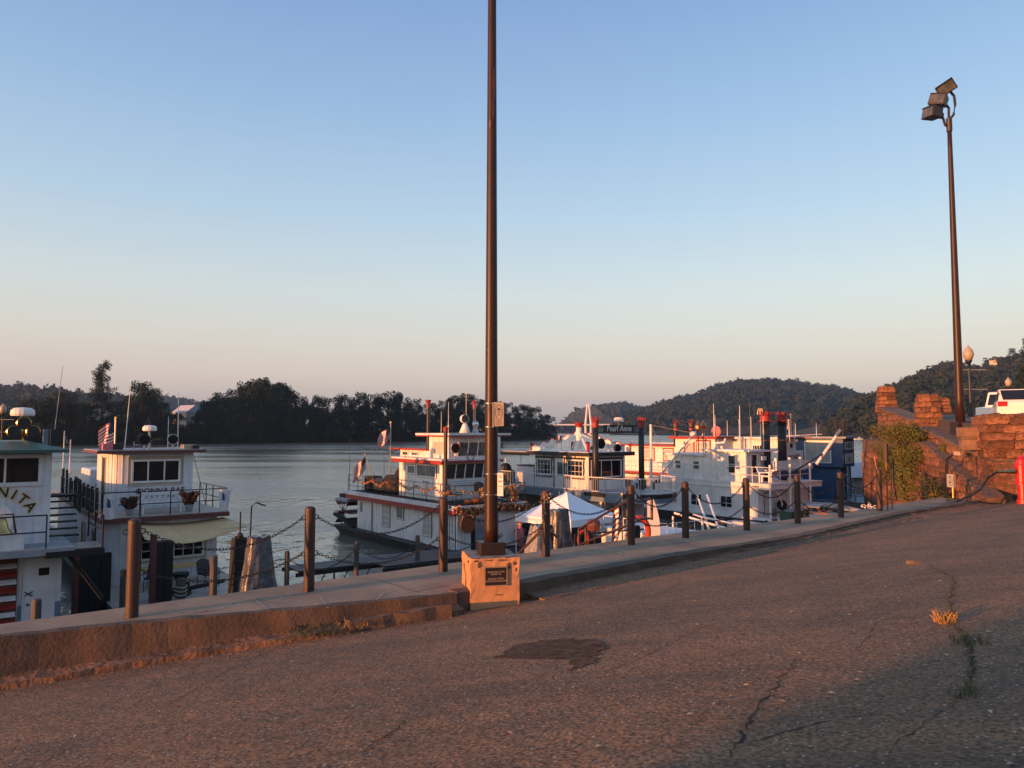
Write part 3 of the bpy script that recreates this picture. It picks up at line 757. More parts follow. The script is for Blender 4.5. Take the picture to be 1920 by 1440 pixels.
def pillar(name, label, base, z0, z1, w, taper, rows, wl, group='stone pillars of the wall', corner=True):
    t = thing(name, label, 'stone pillar', (base.x, base.y, z0), WANG, group)
    H = z1 - z0; nr = rows; rng_ = random.Random(int(base.x * 100))
    g = G(); i = .07; T = w * taper / 2
    g.hexa([(i, i, 0), (w - i, i, 0), (w - i, w - i, 0), (i, w - i, 0), (i + T, i + T, H - .04), (w - i - T, i + T, H - .04), (w - i - T, w - i - T, H - .04), (i + T, w - i - T, H - .04)]); g.build('core', 'mortar', t)
    for q in range(nr):
        zz0, zz1 = H * q / nr, H * (q + 1) / nr; f = (q + .5) / nr; e = T * f
        a0, a1 = e, w - e
        for face in range(4):
            L = a1 - a0; x = 0
            while x < L - .03:
                ww = wl * rng_.uniform(.5, 1.6)
                if L - x - ww < wl * .4: ww = L - x
                c = a0 + x + ww / 2; o = piece(rng_.choice(SM), t); d = rng_.uniform(-.02, .03)
                if face == 0: o.location = (c, e + .07 - d, (zz0 + zz1) / 2); r = 0
                elif face == 1: o.location = (w - e - .07 + d, c, (zz0 + zz1) / 2); r = PI / 2
                elif face == 2: o.location = (c, w - e - .07 + d, (zz0 + zz1) / 2); r = 0
                else: o.location = (e + .07 - d, c, (zz0 + zz1) / 2); r = PI / 2
                o.scale = (ww - .02, .20, (zz1 - zz0) - .022); o.rotation_euler = (rng_.gauss(0, .03), rng_.gauss(0, .025), r + rng_.gauss(0, .03)); x += ww
    n = max(2, round((w - 2 * T) / .42))
    for a in range(n):
        for b in range(n):
            o = piece(rng_.choice(SM), t, 'capstone'); s_ = (w - 2 * T) / n
            o.location = (T + s_ * (a + .5), T + s_ * (b + .5), H + rng_.uniform(-.02, .06)); o.scale = (s_ - .01, s_ - .01, .16); o.rotation_euler = (rng_.gauss(0, .06), rng_.gauss(0, .06), rng_.gauss(0, .1))
    return t
pillar('stone_pillar', 'broad near stone pillar behind the red hydrant, glowing orange at its foot', P0, 3.2, 5.35, 1.9, .04, 7, .52)
pillar('stone_pillar', 'rough narrower upper block standing on the broad near stone pillar', P0 + WP * -.06 + WD * .02, 5.36, 6.5, 1.85, .08, 4, .6)
pillar('stone_pillar', 'middle stone pillar where the dark coping meets the higher wall', P0 + WP * .02 + WD * 11.3, 6.1, 7.72, 1.12, .26, 6, .36)
pillar('stone_pillar', 'far left stone pillar at the river end of the wall', P0 + WP * .0 + WD * 22.9, 7.2, 8.75, 1.15, .24, 6, .36)
pillar('stone_pillar', 'small distant stone pillar right of the middle one, half hidden', atY(1752, 776, 52), 7.1, 8.25, 1.1, .24, 5, .36)
def wtop(t): return 5.0 + (6.25 - 5.0) * t / 11.3 if t < 11.3 else 6.45 + (t - 11.3) * .095
wl_ = thing('stone_wall', 'sloping red sandstone retaining wall with dark coping left of the near pillar', 'stone wall', P0, 0)
OV = Vector((0, 0, 0))
g = G()
for a, b in ((0, 11.3), (11.3, 24)):
    p = [OV + WD * a + WP * .12, OV + WD * b + WP * .12, OV + WD * b + WP * .95, OV + WD * a + WP * .95]
    za, zb = wtop(a + .001) - .14, wtop(b - .001) - .14
    g.hexa([(q.x, q.y, -1) for q in p] + [(p[0].x, p[0].y, za), (p[1].x, p[1].y, zb), (p[2].x, p[2].y, zb), (p[3].x, p[3].y, za)])
g.build('core', 'mortar', wl_)
O_ = WP * .10
lay(wl_, O_ + WD * .1, WD, None, 11.2, lambda t: wtop(t) - .12, lambda t: 3.4 + t * .12, .27, .5, -WP, limit=200)
lay(wl_, O_ + WD * 11.3, WD, None, 11.6, lambda t: wtop(t + 11.3) - .12, lambda t: 5.0, .27, .5, -WP, limit=150)
t = .0
while t < 22.6:
    w = random.uniform(.5, .85); c = t + w / 2
    if not (11.0 < c < 12.6):
        for k in range(2):
            o = piece(random.choice(SM), wl_, 'coping_stone'); o.data = o.data.copy() if False else o.data
            o.location = OV + WD * c + WP * (.27 + .5 * k) + Vector((0, 0, wtop(c) - .06)); o.scale = (w - .02, .5, .13)
            sl = math.atan2(wtop(c + .1) - wtop(c - .1), .2); o.rotation_euler = Matrix.Rotation(math.atan2(WD.y, WD.x), 3, 'Z').to_4x4().to_euler(); o.rotation_euler = (random.gauss(0, .02), -sl, math.atan2(WD.y, WD.x))
    t += w
CM = []
for me in SM:
    q = me.copy(); q.name = 'coping_stone'; q.materials.clear(); q.materials.append(M['coping']); CM.append(q)
for o in wl_.children:
    if o.name.startswith('coping'): o.data = random.choice(CM)
# lower buttress wall with the sloping ledge
lw = thing('stone_wall', 'lower rough stone buttress wall with sloping ledge under the retaining wall', 'stone wall', P0, 0)
def btop(t): return 3.72 + (5.4 - 3.72) * max(0, t + 1) / 9 if t < 8 else 5.4
g = G(); A_ = -WP * .42
for a, b in ((-1.2, 8), (8, 27)):
    p = [A_ + WD * a, A_ + WD * b, WD * b + WP * .12, WD * a + WP * .12]
    g.hexa([(q.x, q.y, -1.2) for q in p] + [(p[0].x, p[0].y, btop(a + .01)), (p[1].x, p[1].y, btop(b - .01)), (p[2].x, p[2].y, btop(b - .01) + .1), (p[3].x, p[3].y, btop(a + .01) + .1)])
g.build('core', 'mortar', lw)
lay(lw, A_ - WP * .0 + WD * -1.1, WD, None, 13, lambda t: btop(t - 1.1) - .01, lambda t: 3.2 - t * .1, .26, .48, -WP, limit=230, depth=.14)
lay(lw, A_ + WD * 12, WD, None, 15, lambda t: btop(t + 12), lambda t: 1.5, .34, .6, -WP, limit=200, depth=.14)
t = -1.1
while t < 12:
    w = random.uniform(.45, .8); c = t + w / 2; o = piece(random.choice(CM), lw, 'ledge_stone'); sl = math.atan2(btop(c + .1) - btop(c - .1), .2)
    o.location = A_ + WD * c + WP * .24 + Vector((0, 0, btop(c) + .03)); o.scale = (w - .02, .50, .12); o.rotation_euler = (random.gauss(0, .03), -sl, math.atan2(WD.y, WD.x)); t += w
# upper lot behind the wall
g = G(); q = [P0 + WD * 1.6 + WP * .9, P0 + WD * 24 + WP * .9, P0 + WD * 60 + WP * 10, P0 + WD * 60 + WP * 70, P0 + WD * 1.6 + WP * 70]
zz = [6.1, 7.2, 7.4, 7.4, 6.1]
g.add([(p.x, p.y, z) for p, z in zip(q, zz)] + [(p.x, p.y, 2) for p in q], [(0, 1, 2, 3, 4)] + [(i, (i + 1) % 5, 5 + (i + 1) % 5, 5 + i) for i in range(5)])
tag(g.build('parking_lot', 'lot'), kind='structure')
rw = thing('stone_wall', 'stone wall continuing right behind the red hydrant', 'stone wall', P0 + WP * 1.95, 0)
g = G(); p = [WD * .4, WP * 26 + WD * .4, WP * 26 + WD * 1.5, WD * 1.5]; g.hexa([(q.x, q.y, 3) for q in p] + [(q.x, q.y, 6.0) for q in p]); g.build('core', 'mortar', rw)
lay(rw, WD * .36, WP, None, 3.5, lambda t: 6.1, lambda t: 3.2, .3, .55, -WD, limit=60)
bk = thing('concrete_blocks', 'two stacked pale concrete blocks tucked against the near pillar', 'concrete block', P0 + WD * 1.2, WANG)
G().box(-.62, .25, -.25, .35, 5.78, 6.13).build('block', 'pinkblock', bk, bevel=.02); G().box(-.55, .25, -.2, .35, 5.30, 5.68).build('block', 'pinkblock', bk, bevel=.02); G().box(-.58, .25, -.22, .35, 5.68, 5.78).build('gap_timber', 'wood', bk)
kb = thing('low_wall', 'low sunlit concrete kerb wall at the foot of the floodlight pole', 'low wall', P0 + WD * 4.2 + WP * .95, WANG)
G().box(0, 1.6, 0, .4, 5.5, 6.12).build('slab', 'pinkblock', kb, bevel=.02)
# guard rail in front of the parking
gr = thing('guard_rail', 'dark steel guard rail between the middle pillar and the lamp posts', 'guard rail', atY(1752, 798, 44), R(-14))
for z in (.25, .62): G().box(0, 4.6, 0, .05, z, z + .13).build('rail', 'blackmatt', gr)
for x in (.2, 1.5, 2.9, 4.3): G().box(x, x + .12, .05, .16, -.5, .78).build('post', 'blackmatt', gr)
# ------------------------------------------------------------------ bush, weeds, services on the wall
def bush(name, label, c, rx, ry, rz, n, leaf, m, cat='bush'):
    t = thing(name, label, cat, c); g = G(); cl = [(random.gauss(0, .5) * rx, random.gauss(0, .5) * ry, random.uniform(-.9, .75) * rz, random.uniform(.28, .5)) for _ in range(34)]
    st = G()
    for x, y, z, r in cl: st.tube([(0, 0, -rz), (x * .5, y * .5, (z - rz) * .4), (x, y, z)], [.03, .015, .006], 4)
    st.build('stem', 'stem', t)
    for _ in range(n):
        x, y, z, r = random.choice(cl); v = Vector((random.gauss(0, 1), random.gauss(0, 1), random.gauss(0, 1))).normalized() * r * random.uniform(.3, 1.05); p = Vector((x + v.x * rx * .9, y + v.y * ry * .9, z + v.z * rz * .9))
        a = Vector((random.gauss(0, 1), random.gauss(0, 1), random.gauss(0, .6) - .2)).normalized() * leaf * random.uniform(.6, 1.3); b = a.cross(Vector((random.gauss(0, 1), random.gauss(0, 1), random.gauss(0, 1)))).normalized() * leaf * .2
        g.quad(p - a * .5, p + b, p + a * .5, p - b)
    g.build('foliage', m, t); return t
bc = P0 + WD * 10.5 - WP * .5
bush('bush', 'bright green bush spilling over the ledge below the middle stone pillar', (bc.x - .1, bc.y, 5.15), .95, 2.8, 1.35, 15000, .13, 'bush')
bc = P0 + WD * 12.5 - WP * .75; bush('bush', 'dark shrub hanging off the river end of the lower stone wall', (bc.x, bc.y, 4.3), .55, 1.3, 1.05, 2200, .15, 'bushdark')
bc = P0 + WD * 6.5 - WP * .95; bush('weed_clump', 'yellowing weeds at the wall foot left of the copper pipe bollard', (bc.x - .6, bc.y + .3, 3.7), .4, 1.5, .75, 1100, .15, 'bush', 'weeds')
bc = P0 + WD * 3.4 - WP * 1.0; bush('weed_clump', 'green weeds at the wall foot between the ladder and grey box', (bc.x, bc.y, 3.75), .3, .9, .45, 700, .14, 'bushdark', 'weeds')
bc = P0 + WD * 6.0; bush('weed_clump', 'small yellow-green plant growing from the stones under the coping', (bc.x - .05, bc.y, 5.25), .12, .3, .28, 260, .10, 'bush', 'weeds')
eb = thing('electrical_box', 'grey electrical box with bundled black cables on the lower stone wall', 'electrical box', P0 + WD * 2.3 - WP * .62, WANG - PI / 2 + .55)
B_ = G().box(-.16, .16, -.12, .02, 3.85, 4.35).build('box', 'grey', eb, bevel=.01)
for z in (4.22, 4.02): G().box(-.03, .03, -.13, -.12, z, z + .05).build('latch', 'black', B_)
for x in (-.3, -.24, -.2): G().tube([(x, -.02, 3.5), (x - .02, -.02, 4.3), (x + .05, -.03, 4.9), (x + .35, -.03, 5.1)], .016, 5).build('cable', 'black', eb)
G().tube([(.18, 0, 4.2), (.2, -.05, 4.6), (.24, 0, 5.1)], .014, 5).build('conduit', 'copper', eb); G().tube([(0, 0, 3.45), (0, 0, 3.85)], .03, 6).build('conduit', 'copper', eb)
G().box(.2, .5, -.1, .02, 5.08, 5.22).build('outlet', 'concrete', eb)
pp = thing('water_pipes', 'coppery water pipes with small ladder rungs beside the last bollard', 'pipes', (11.85, 23.75, 3.5), R(37))
for x, h in ((.0, 1.7), (.28, 1.25)): G().tube([(x, 0, 0), (x, 0, h)], .022, 6).build('pipe', 'copper', pp)
for z in (.35, .8, 1.2): G().tube([(.0, 0, z), (.3, 0, z)], .015, 5).build('rung', 'black', pp)
G().tube([(.28, 0, 1.25), (.42, 0, 1.6), (.5, .02, 1.2), (.45, 0, .8), (.62, 0, .3)], .02, 6).build('hose', 'black', pp); G().box(-.05, .06, -.05, .05, 1.5, 2.1).build('shut_off_valve', 'rust', pp)
G().tube([(-.1, .1, .1), (-.35, .2, 1.7)], .015, 5).build('leaning_rod', 'copper', pp)
g = G()
for _ in range(40): g.sphere((11.3 + random.gauss(0, .1), 23.9 + random.gauss(0, .12), 3.56 + abs(random.gauss(0, .07))), .02, 5, 4)
tag(g.build('white_flowers', 'signwhite'), kind='stuff')
HX = atR(1918, 944)
hy = thing('fire_hydrant', 'red fire hydrant cut off by the right edge of the photo', 'hydrant', HX, R(190))
G().lathe([(.17, -.1), (.17, .12), (.13, .14), (.13, .62)], 14).build('barrel', 'hydrant', hy, smooth=False)
G().lathe([(.20, .60), (.20, .66), (.17, .68), (.17, 1.15), (.21, 1.16), (.21, 1.21), (.17, 1.24), (.14, 1.38), (.07, 1.46), (.05, 1.52)], 16).build('bonnet', 'hydrant', hy, smooth=False)
G().lathe([(.11, .1), (.11, .27), (.13, .27), (.13, .33), (.05, .35)], 12, (0, 0, .98), 'x').build('nozzle_cap', 'hydrant', hy)
ho = thing('hydrant_hose', 'black hose dropping from the hydrant coupling across the orange pillar', 'hose', (0, 0, 0))
e0 = HX + Vector((-.28, -.05, 1.02)); a = atY(1870, 885, e0.y - .05); b = atR(1775, 950) ; b.z += .25
G().tube([e0, (e0 + a) / 2, a], [.085, .06, .04], 8).build('coupling', 'brass', ho)
G().tube([a, a.lerp(atY(1850, 897, a.y), .8), atY(1838, 918, a.y - .1), atY(1822, 938 - 10, a.y - .2), atY(1795, 940, a.y - .6), b], .03, 6).build('hose', 'black', ho)
# ------------------------------------------------------------------ street lamps and cars
def acorn(label, base, H, s_=1.):
    t = thing('street_lamp', label, 'street lamp', base, 0, 'acorn street lamps')
    G().lathe([(.22, -.6), (.22, .35), (.17, .5), (.12, .9), (.075, 1.0), (.06, H - 1.15), (.10, H - 1.1), (.05, H - 1.0), (.16, H - .8), (.17, H - .72)], 10).build('post', 'blackpaint', t)
    G().lathe([(.17, H - .72), (.25, H - .5), (.26, H - .35), (.19, H - .15), (.09, H - .05), (.03, H + .06), (.005, H + .12)], 12).build('globe', 'globe', t, smooth=True)
    for z in (H - 2.3, H - 1.25):
        G().tube([(-.75, 0, z), (.95, 0, z)], .022, 5).build('banner_arm', 'grey', t)
    return t
acorn('black street lamp with frosted acorn globe right of the floodlight pole', atY(1821, 800, 40), 4.3)
acorn('smaller distant black acorn lamp above the white cars', atY(1894, 800, 66), 4.3)
lampL = atY(2, 850, 62); acorn('distant lamp post cut off at the left photo edge', (lampL.x, lampL.y, 2.6), 5.6)
def car(name, label, cat, loc, rz, L, Wd, H, kind):
    t = thing(name, label, cat, loc, rz)       # local: -y is the front, x the width
    w = Wd / 2
    if kind == 'suv':
        body = [(-L / 2, .35), (-L / 2, .85), (-L / 2 + .1, 1.0), (-L * .2, 1.1), (L * .49, 1.12), (L / 2, .95), (L / 2, .40), (L / 2 - .1, .3), (-L / 2 + .1, .3)]
        cab = [(-L * .2, 1.1), (-L * .02, H - .08), (L * .1, H), (L * .36, H - .04), (L * .48, 1.12)]
    else:
        body = [(-L / 2, .45), (-L / 2 + .05, 1.08), (-L * .16, 1.18), (L * .47, 1.18), (L / 2, .5), (L * .45, .42), (-L / 2 + .05, .42)]
        cab = [(-L * .16, 1.18), (-L * .10, H - .05), (-L * .07, H), (L * .46, H), (L * .47, 1.18)]
    G().ext([(-w, y, z) for y, z in body], (2 * w, 0, 0)).build('body', 'carwhite', t, bevel=.05)
    k = .1; n = len(cab); vs = [(-w + .05 + (k if z > 1.3 else 0), y, z) for y, z in cab] + [(w - .05 - (k if z > 1.3 else 0), y, z) for y, z in cab]
    G().add(vs, [tuple(range(n))[::-1], tuple(range(n, 2 * n))] + [(i, (i + 1) % n, n + (i + 1) % n, n + i) for i in range(n)]).build('cabin', 'carwhite', t, bevel=.03)
    def pane(p): G().quad(*p).build('car_window', 'glass', t)
    def lerp(a, b, u): return (a[0] + (b[0] - a[0]) * u, a[1] + (b[1] - a[1]) * u)
    for i, nm in ((0, 'f'), (n - 2, 'r')):
        a, b = cab[i], cab[i + 1]; p, q = lerp(a, b, .10), lerp(a, b, .88); d = Vector((0, b[1] - a[1], -(b[0] - a[0]))).normalized() * (-.02); d = d if (nm == 'f') == (d.y < 0) else -d
        pane([(-w + .17, p[0] + d.y, p[1] + d.z), (w - .17, p[0] + d.y, p[1] + d.z), (w - .24, q[0] + d.y, q[1] + d.z), (-w + .24, q[0] + d.y, q[1] + d.z)])
    for s_ in (-1, 1):
        y0, y1 = cab[0][0] + .35, cab[-1][0] - .25; m_ = (y0 + y1) / 2
        for a, b in ((y0, m_ - .04), (m_ + .04, y1)):
            pane([(s_ * (w - .035), a, 1.2), (s_ * (w - .035), b, 1.2), (s_ * (w - .12), b - .05, H - .18), (s_ * (w - .12), a + (.3 if a == y0 else 0), H - .18)])
        for y in (-L * .31, L * .31):
            c = (s_ * (w - .1), y, .36); ty = G().lathe([(.2, -.12), (.36, -.12), (.36, .12), (.2, .12)], 14, c, 'x').build('wheel', 'tyre', t)
            G().lathe([(.05, -.13), (.21, -.13), (.21, .13), (.05, .13)], 10, c, 'x').build('rim', 'steel', ty)
    G().box(-w, w, -L / 2 - .10, -L / 2 + .05, .42, .62).build('bumper', 'blackmatt', t, bevel=.02); G().box(-w, w, L / 2 - .05, L / 2 + .09, .40, .64).build('bumper', 'carwhite', t, bevel=.03)
    return t
jl = atY(1863, 800, 41)
j = car('parked_car', 'white off-road vehicle with slotted grille facing left behind the pillar', 'car', (jl.x + 1.75, jl.y + 1.45, 6.2), R(-49), 4.4, 1.9, 2.02, 'jeep')
for i in range(7): G().box(-.36 + i * .115, -.30 + i * .115, -2.13, -2.105, .70, 1.0).build('grille_slot', 'black', j)
for s_ in (-1, 1): G().lathe([(.12, 0), (.12, .03)], 12, (s_ * .60, -2.10, .88), '-y').build('headlight', 'chrome', j)
v = car('parked_car', 'cream white station car seen from behind with dark rear window and red tail lights', 'car', (23.75, 35.0, 6.02), R(150), 4.8, 1.95, 1.66, 'suv'); v.scale = (1, 1, 1.15)
for sx in (-1, 1): G().box(min(sx * .58, sx * .95), max(sx * .58, sx * .95), -0, .04, .0, .2).build('tail_light', 'taillight', v).location = (0, 2.36, .93)
G().box(-.28, .28, 2.36, 2.375, .72, .9).build('number_plate', 'signwhite', v)
# ------------------------------------------------------------------ far bank, trees, hills
def leaves(r, cl, n, leaf):
    """n leaf cards spread on clumps cl (x,y,z,radius)"""
    cl = np.array(cl); w = cl[:, 3] ** 2; idx = r.choice(len(cl), n, p=w / w.sum())
    d = r.normal(size=(n, 3)); d /= np.linalg.norm(d, axis=1)[:, None]
    rad = cl[idx, 3] * np.clip(1.02 - np.abs(r.normal(0, .28, n)), .25, 1.15)
    c = cl[idx, :3] + d * rad[:, None] * np.array([1, 1, .82])
    nr = d + r.normal(0, .75, (n, 3)); nr /= np.linalg.norm(nr, axis=1)[:, None]
    a = np.cross(nr, r.normal(size=(n, 3))); a /= np.linalg.norm(a, axis=1)[:, None]; b = np.cross(nr, a)
    s = leaf * r.uniform(.6, 1.4, n)[:, None]; a = a * s; b = b * s * .62
    v = np.stack([c - a, c + b * .9, c + a, c - b * .9], 1).reshape(-1, 3)
    f = np.arange(4 * n).reshape(n, 4)
    return v, f
def mesh_np(name, v, f, m):
    me = bpy.data.meshes.new(name); nf, k = f.shape
    me.vertices.add(len(v)); me.vertices.foreach_set('co', v.astype(np.float32).ravel())
    me.loops.add(nf * k); me.loops.foreach_set('vertex_index', f.astype(np.int32).ravel())
    me.polygons.add(nf); me.polygons.foreach_set('loop_start', np.arange(0, nf * k, k, dtype=np.int32)); me.polygons.foreach_set('loop_total', np.full(nf, k, np.int32))
    me.materials.append(M[m]); me.update(calc_edges=True); return me
def crown_mesh(seed, n=5200, leaf=.017, low=.05, kind='round'):
    r = np.random.default_rng(seed); cl = []
    for _ in range(46):
        u = r.uniform(low, .93)
        prof = .40 * (math.sin(PI * min(1, (u + .10) / 1.10)) ** .6) if kind == 'round' else .30 * (1 - u) ** .5 + .10
        a = r.uniform(0, 2 * PI); q = prof * math.sqrt(r.uniform(.15, 1))
        cl.append((q * math.cos(a), q * math.sin(a), u, r.uniform(.06, .135)))
    cl.append((0, 0, .9, .09))
    v, f = leaves(r, cl, n, leaf)
    v[:, 2] = np.clip(v[:, 2], 0.0, 1.02)
    return mesh_np('crown', v, f, 'foliage' if seed % 3 else 'foliage2'), cl
def trunk_mesh(seed, cl):
    r = random.Random(seed); g = G(); g.tube([(0, 0, -.04), (r.uniform(-.01, .01), 0, .3), (0, r.uniform(-.02, .02), .75)], [.022, .016, .006], 6)
    for x, y, z, _ in cl[:9]: g.tube([(0, 0, z * .5), (x * .5, y * .5, z * .8), (x, y, z)], [.009, .006, .003], 4, False)
    me = bpy.data.meshes.new('trunk'); me.from_pydata(g.v, [], g.f); me.materials.append(M['bark']); return me
TV = []
for s_ in range(7):
    cm, cl = crown_mesh(s_ + 1, kind='round' if s_ < 5 else 'tall'); TV.append((cm, trunk_mesh(s_, cl)))
def tree(label, x, y, z, h, w, var, group='trees lining the far bank', name='tree'):
    t = thing(name, label, 'tree', (x, y, z), random.uniform(0, 6.28), group); t.scale = (h * w, h * w, h)
    for me, nm in zip(TV[var], ('crown', 'trunk')):
        o = bpy.data.objects.new(nm, me); C.objects.link(o); o.parent = t
    return t
def interp(pl, x):
    for (x0, y0), (x1, y1) in zip(pl, pl[1:]):
        if x <= x1: return y0 + (y1 - y0) * (x - x0) / (x1 - x0)
    return pl[-1][1]
SKY = [(-60, 770), (0, 775), (30, 765), (60, 742), (95, 745), (120, 729), (150, 752), (165, 760), (215, 752), (240, 742), (248, 716), (275, 712), (300, 745), (325, 766), (340, 792), (366, 788), (375, 765), (400, 737), (440, 727), (465, 706), (490, 703), (530, 714), (558, 738), (590, 742), (610, 738), (626, 744), (650, 738), (664, 736), (690, 725), (706, 748), (720, 729), (745, 730), (770, 743), (790, 746), (812, 757), (825, 757), (840, 742), (880, 734), (905, 746), (940, 749), (975, 757), (1000, 760), (1025, 772), (1038, 788), (1046, 815)]
BASEY = [(-80, 838), (0, 836), (300, 833), (640, 829.5), (850, 827), (1046, 824)]
def bankpt(px, k=1.0):
    y = interp(BASEY, px); return atZ(px, y, .2) 
# bank terrain: mud shelf rising into the flood plain
g = G(); pxs = list(range(-700, 1060, 40)) + [1046]; pxs.sort(); vs = []
for px in pxs:
    p = bankpt(max(-80, px)) if px >= -80 else bankpt(-80) + Vector(((px + 80) * .2, (px + 80) * .05, 0)); d = Vector((p.x, p.y, 0)).normalized()
    for o_, z in ((-3, -1), (0, .15), (6, 2.2), (40, 5), (400, 8)): q = p + d * o_; vs.append((q.x, q.y, z))
n = len(pxs); fs = [(5 * i + k, 5 * i + 5 + k, 5 * i + 6 + k, 5 * i + 1 + k) for i in range(n - 1) for k in range(4)]
# the point where the bank turns away behind the last trees
tag(g.add(vs, fs).build('far_bank', 'forestfloor'), kind='structure')
LBL = ['dense dark far-bank tree', 'full round-crowned far-bank tree', 'tall layered far-bank tree']
px = -40.; k = 0
while px < 1040:
    k += 1
    p = bankpt(px); d = Vector((p.x, p.y, 0)).normalized(); back = 4 + (k % 3) * 7; q = p + d * back; Y = q.y; sc_ = Y / p.y
    zb = 1.2 + back * .06; by = 808 + (EYE - zb) * 1400 / Y
    ty = interp(SKY, px) + (0 if k % 3 == 1 else random.uniform(4, 34)); 
    if 330 < px < 372: ty = max(ty, 792)
    if 168 < px < 200: ty = max(ty, 786)
    h = max(4, (by - ty) * Y / 1400)
    wh_ = 'behind the leftmost boat' if px < 150 else 'behind the DONNA RAE boat' if px < 335 else 'right of the barn' if px < 500 else 'above open water, left half' if px < 640 else 'behind the autumn-trimmed boat' if px < 900 else 'right of the tall light pole'
    tree(LBL[k % 3] + ', ' + wh_, q.x, q.y, zb - .3, h, random.uniform(.75, 1.1) * min(1.5, max(.8, 19 / h)), random.randrange(7))
    px += random.uniform(8.5, 14.5) * (.75 if px > 380 else 1)
# low willows at the waterline
px = -30.
while px < 1036:
    p = bankpt(px); q = p + Vector((p.x, p.y, 0)).normalized() * 1.5
    tree('low drooping waterline scrub on the far bank, ' + ('left of the barn' if px < 350 else 'between barn and light pole' if px < 900 else 'right of the light pole'), q.x, q.y, .2, random.uniform(5, 9), random.uniform(1.2, 1.7), random.randrange(5), 'waterline scrub on the far bank', 'shrub'); px += random.uniform(16, 26)
# the tall airy tree
p = bankpt(188); q = p + Vector((p.x, p.y, 0)).normalized() * 14; H_ = (832 - 677) * q.y / 1400
t = thing('tree', 'tall airy tree with sparse see-through crown rising above the left woodland', 'tree', (q.x, q.y, 1)); r_ = np.random.default_rng(3); cl = []; g = G(); g.tube([(0, 0, 0), (.2, 0, H_ * .4), (-.1, 0, H_ * .75), (.2, 0, H_ * .97)], [.45, .35, .2, .05], 7)
for i in range(62):
    z = H_ * random.uniform(.34, .97); a = random.uniform(0, 6.28); L = (5.6 if z < H_ * .8 else 3.2) * random.uniform(.5, 1.1) * (1.0 if z > H_ * .5 else .8); e = (L * math.cos(a), L * math.sin(a), z + L * .35); g.tube([(0, 0, z - L * .3), (e[0] * .5, e[1] * .5, z), e], [.12, .07, .03], 4, False)
    cl += [(e[0] * q, e[1] * q, e[2] - random.uniform(0, 2.6), random.uniform(.5, 1.5)) for q in (1, .85, .65, .4)]
g.build('trunk', 'bark', t); v_, f_ = leaves(r_, cl, 7500, .27); o = bpy.data.objects.new('crown', mesh_np('crown', v_, f_, 'foliage')); C.objects.link(o); o.parent = t
# houses among the trees
def house(name, label, px, py, Y, w, d, h, rh, wall, roof, rz, cat='house'):
    p = atY(px, py, Y); t = thing(name, label, cat, p, rz)
    G().box(-w / 2, w / 2, -d / 2, d / 2, -4, h).build('wall', wall, t)
    g = G(); e = .4; g.ext([(-w / 2 - e, -d / 2 - e, h - .1), (-w / 2 - e, d / 2 + e, h - .1), (-w / 2 - e, 0, h + rh)], (w + 2 * e, 0, 0)); g.build('roof', roof, t)
    g = G(); g.ext([(-w / 2 - .01, -d / 2, h), (-w / 2 - .01, d / 2, h), (-w / 2 - .01, 0, h + rh - .3)], (w + .02, 0, 0)); g.build('gable', wall, t)
    for x in (-w * .25, w * .2): window(t, 'F', -d / 2, x - .5, x + .5, h * .35, h * .8, 'white', 'glass', .08, 1, 2)
    window(t, 'L', -w / 2, -.5, .5, h * .4, h * .8, 'white', 'glass', .08, 1, 2)
    return t
house('house', 'small yellow house half hidden among the far bank trees', 180, 782, 345, 9, 8, 4.2, 2.6, 'housewall', 'shingle', R(-50))
house('barn', 'pale barn with bright metal roof in the gap of the far trees', 352, 786, 372, 12, 9, 3.4, 3.6, 'barnwall', 'barnroof', R(-35), 'barn')
# distant hills: terrain + forest
def hill(name, ridge, base, Yr, Yb, n_trees, cr, m='forest', lab='', seed=1, leaf=None, rise=.6, npl=70, ybase=None, zb=1.):
    r = np.random.default_rng(seed); x0, x1 = ridge[0][0], ridge[-1][0]; nu, nv = 60, 14
    def P(u, v):
        px = x0 + (x1 - x0) * u; ry = interp(ridge, px); T = atY(px, ry, Yr); T.z -= cr * .9
        B = atY(px, 808, Yb); B.z = zb
        q = B.lerp(T, v); q.z = zb + (T.z - zb) * (v ** rise); q.z = max(q.z, zb); return q
    g = G(); g.grid(lambda u, v: P(u, v) if v <= 1 else None, nu, nv)
    back = [P(i / nu, 1) for i in range(nu + 1)]; bb = [Vector((p.x, p.y + 250, -2)) for p in back]
    g.add(back + bb, [(i, i + 1, nu + 2 + i, nu + 1 + i) for i in range(nu)])
    tag(g.build(name, 'forestfloor', smooth=True), kind='structure')
    V, Fs, off = [], [], 0
    tm = []
    for s_ in range(6):
        rr = np.random.default_rng(seed * 10 + s_); c_ = [(rr.normal(0, .42), rr.normal(0, .42), rr.uniform(-.1, .75), rr.uniform(.35, .6)) for _ in range(7)]
        tm.append(leaves(rr, c_, npl, leaf or .30))
    for i in range(n_trees):
        u, v = r.uniform(), r.uniform() ** .8
        if i < n_trees * .22: v = 1.0
        p = P(u, v); s = cr * float(np.clip(r.lognormal(-.08, .34), .45, 1.4)); tv, tf = tm[i % 6]; a = r.uniform(0, 6.28); ca_, sa_ = math.cos(a), math.sin(a)
        q = tv * s * np.array([1, 1, r.uniform(.75, 1.2)]); q = np.stack([q[:, 0] * ca_ - q[:, 1] * sa_, q[:, 0] * sa_ + q[:, 1] * ca_, q[:, 2]], 1) + np.array([p.x, p.y, p.z])
        V.append(q); Fs.append(tf + off); off += len(q)
    o = bpy.data.objects.new('forest', mesh_np('forest', np.concatenate(V), np.concatenate(Fs), m)); C.objects.link(o); tag(o, kind='stuff')
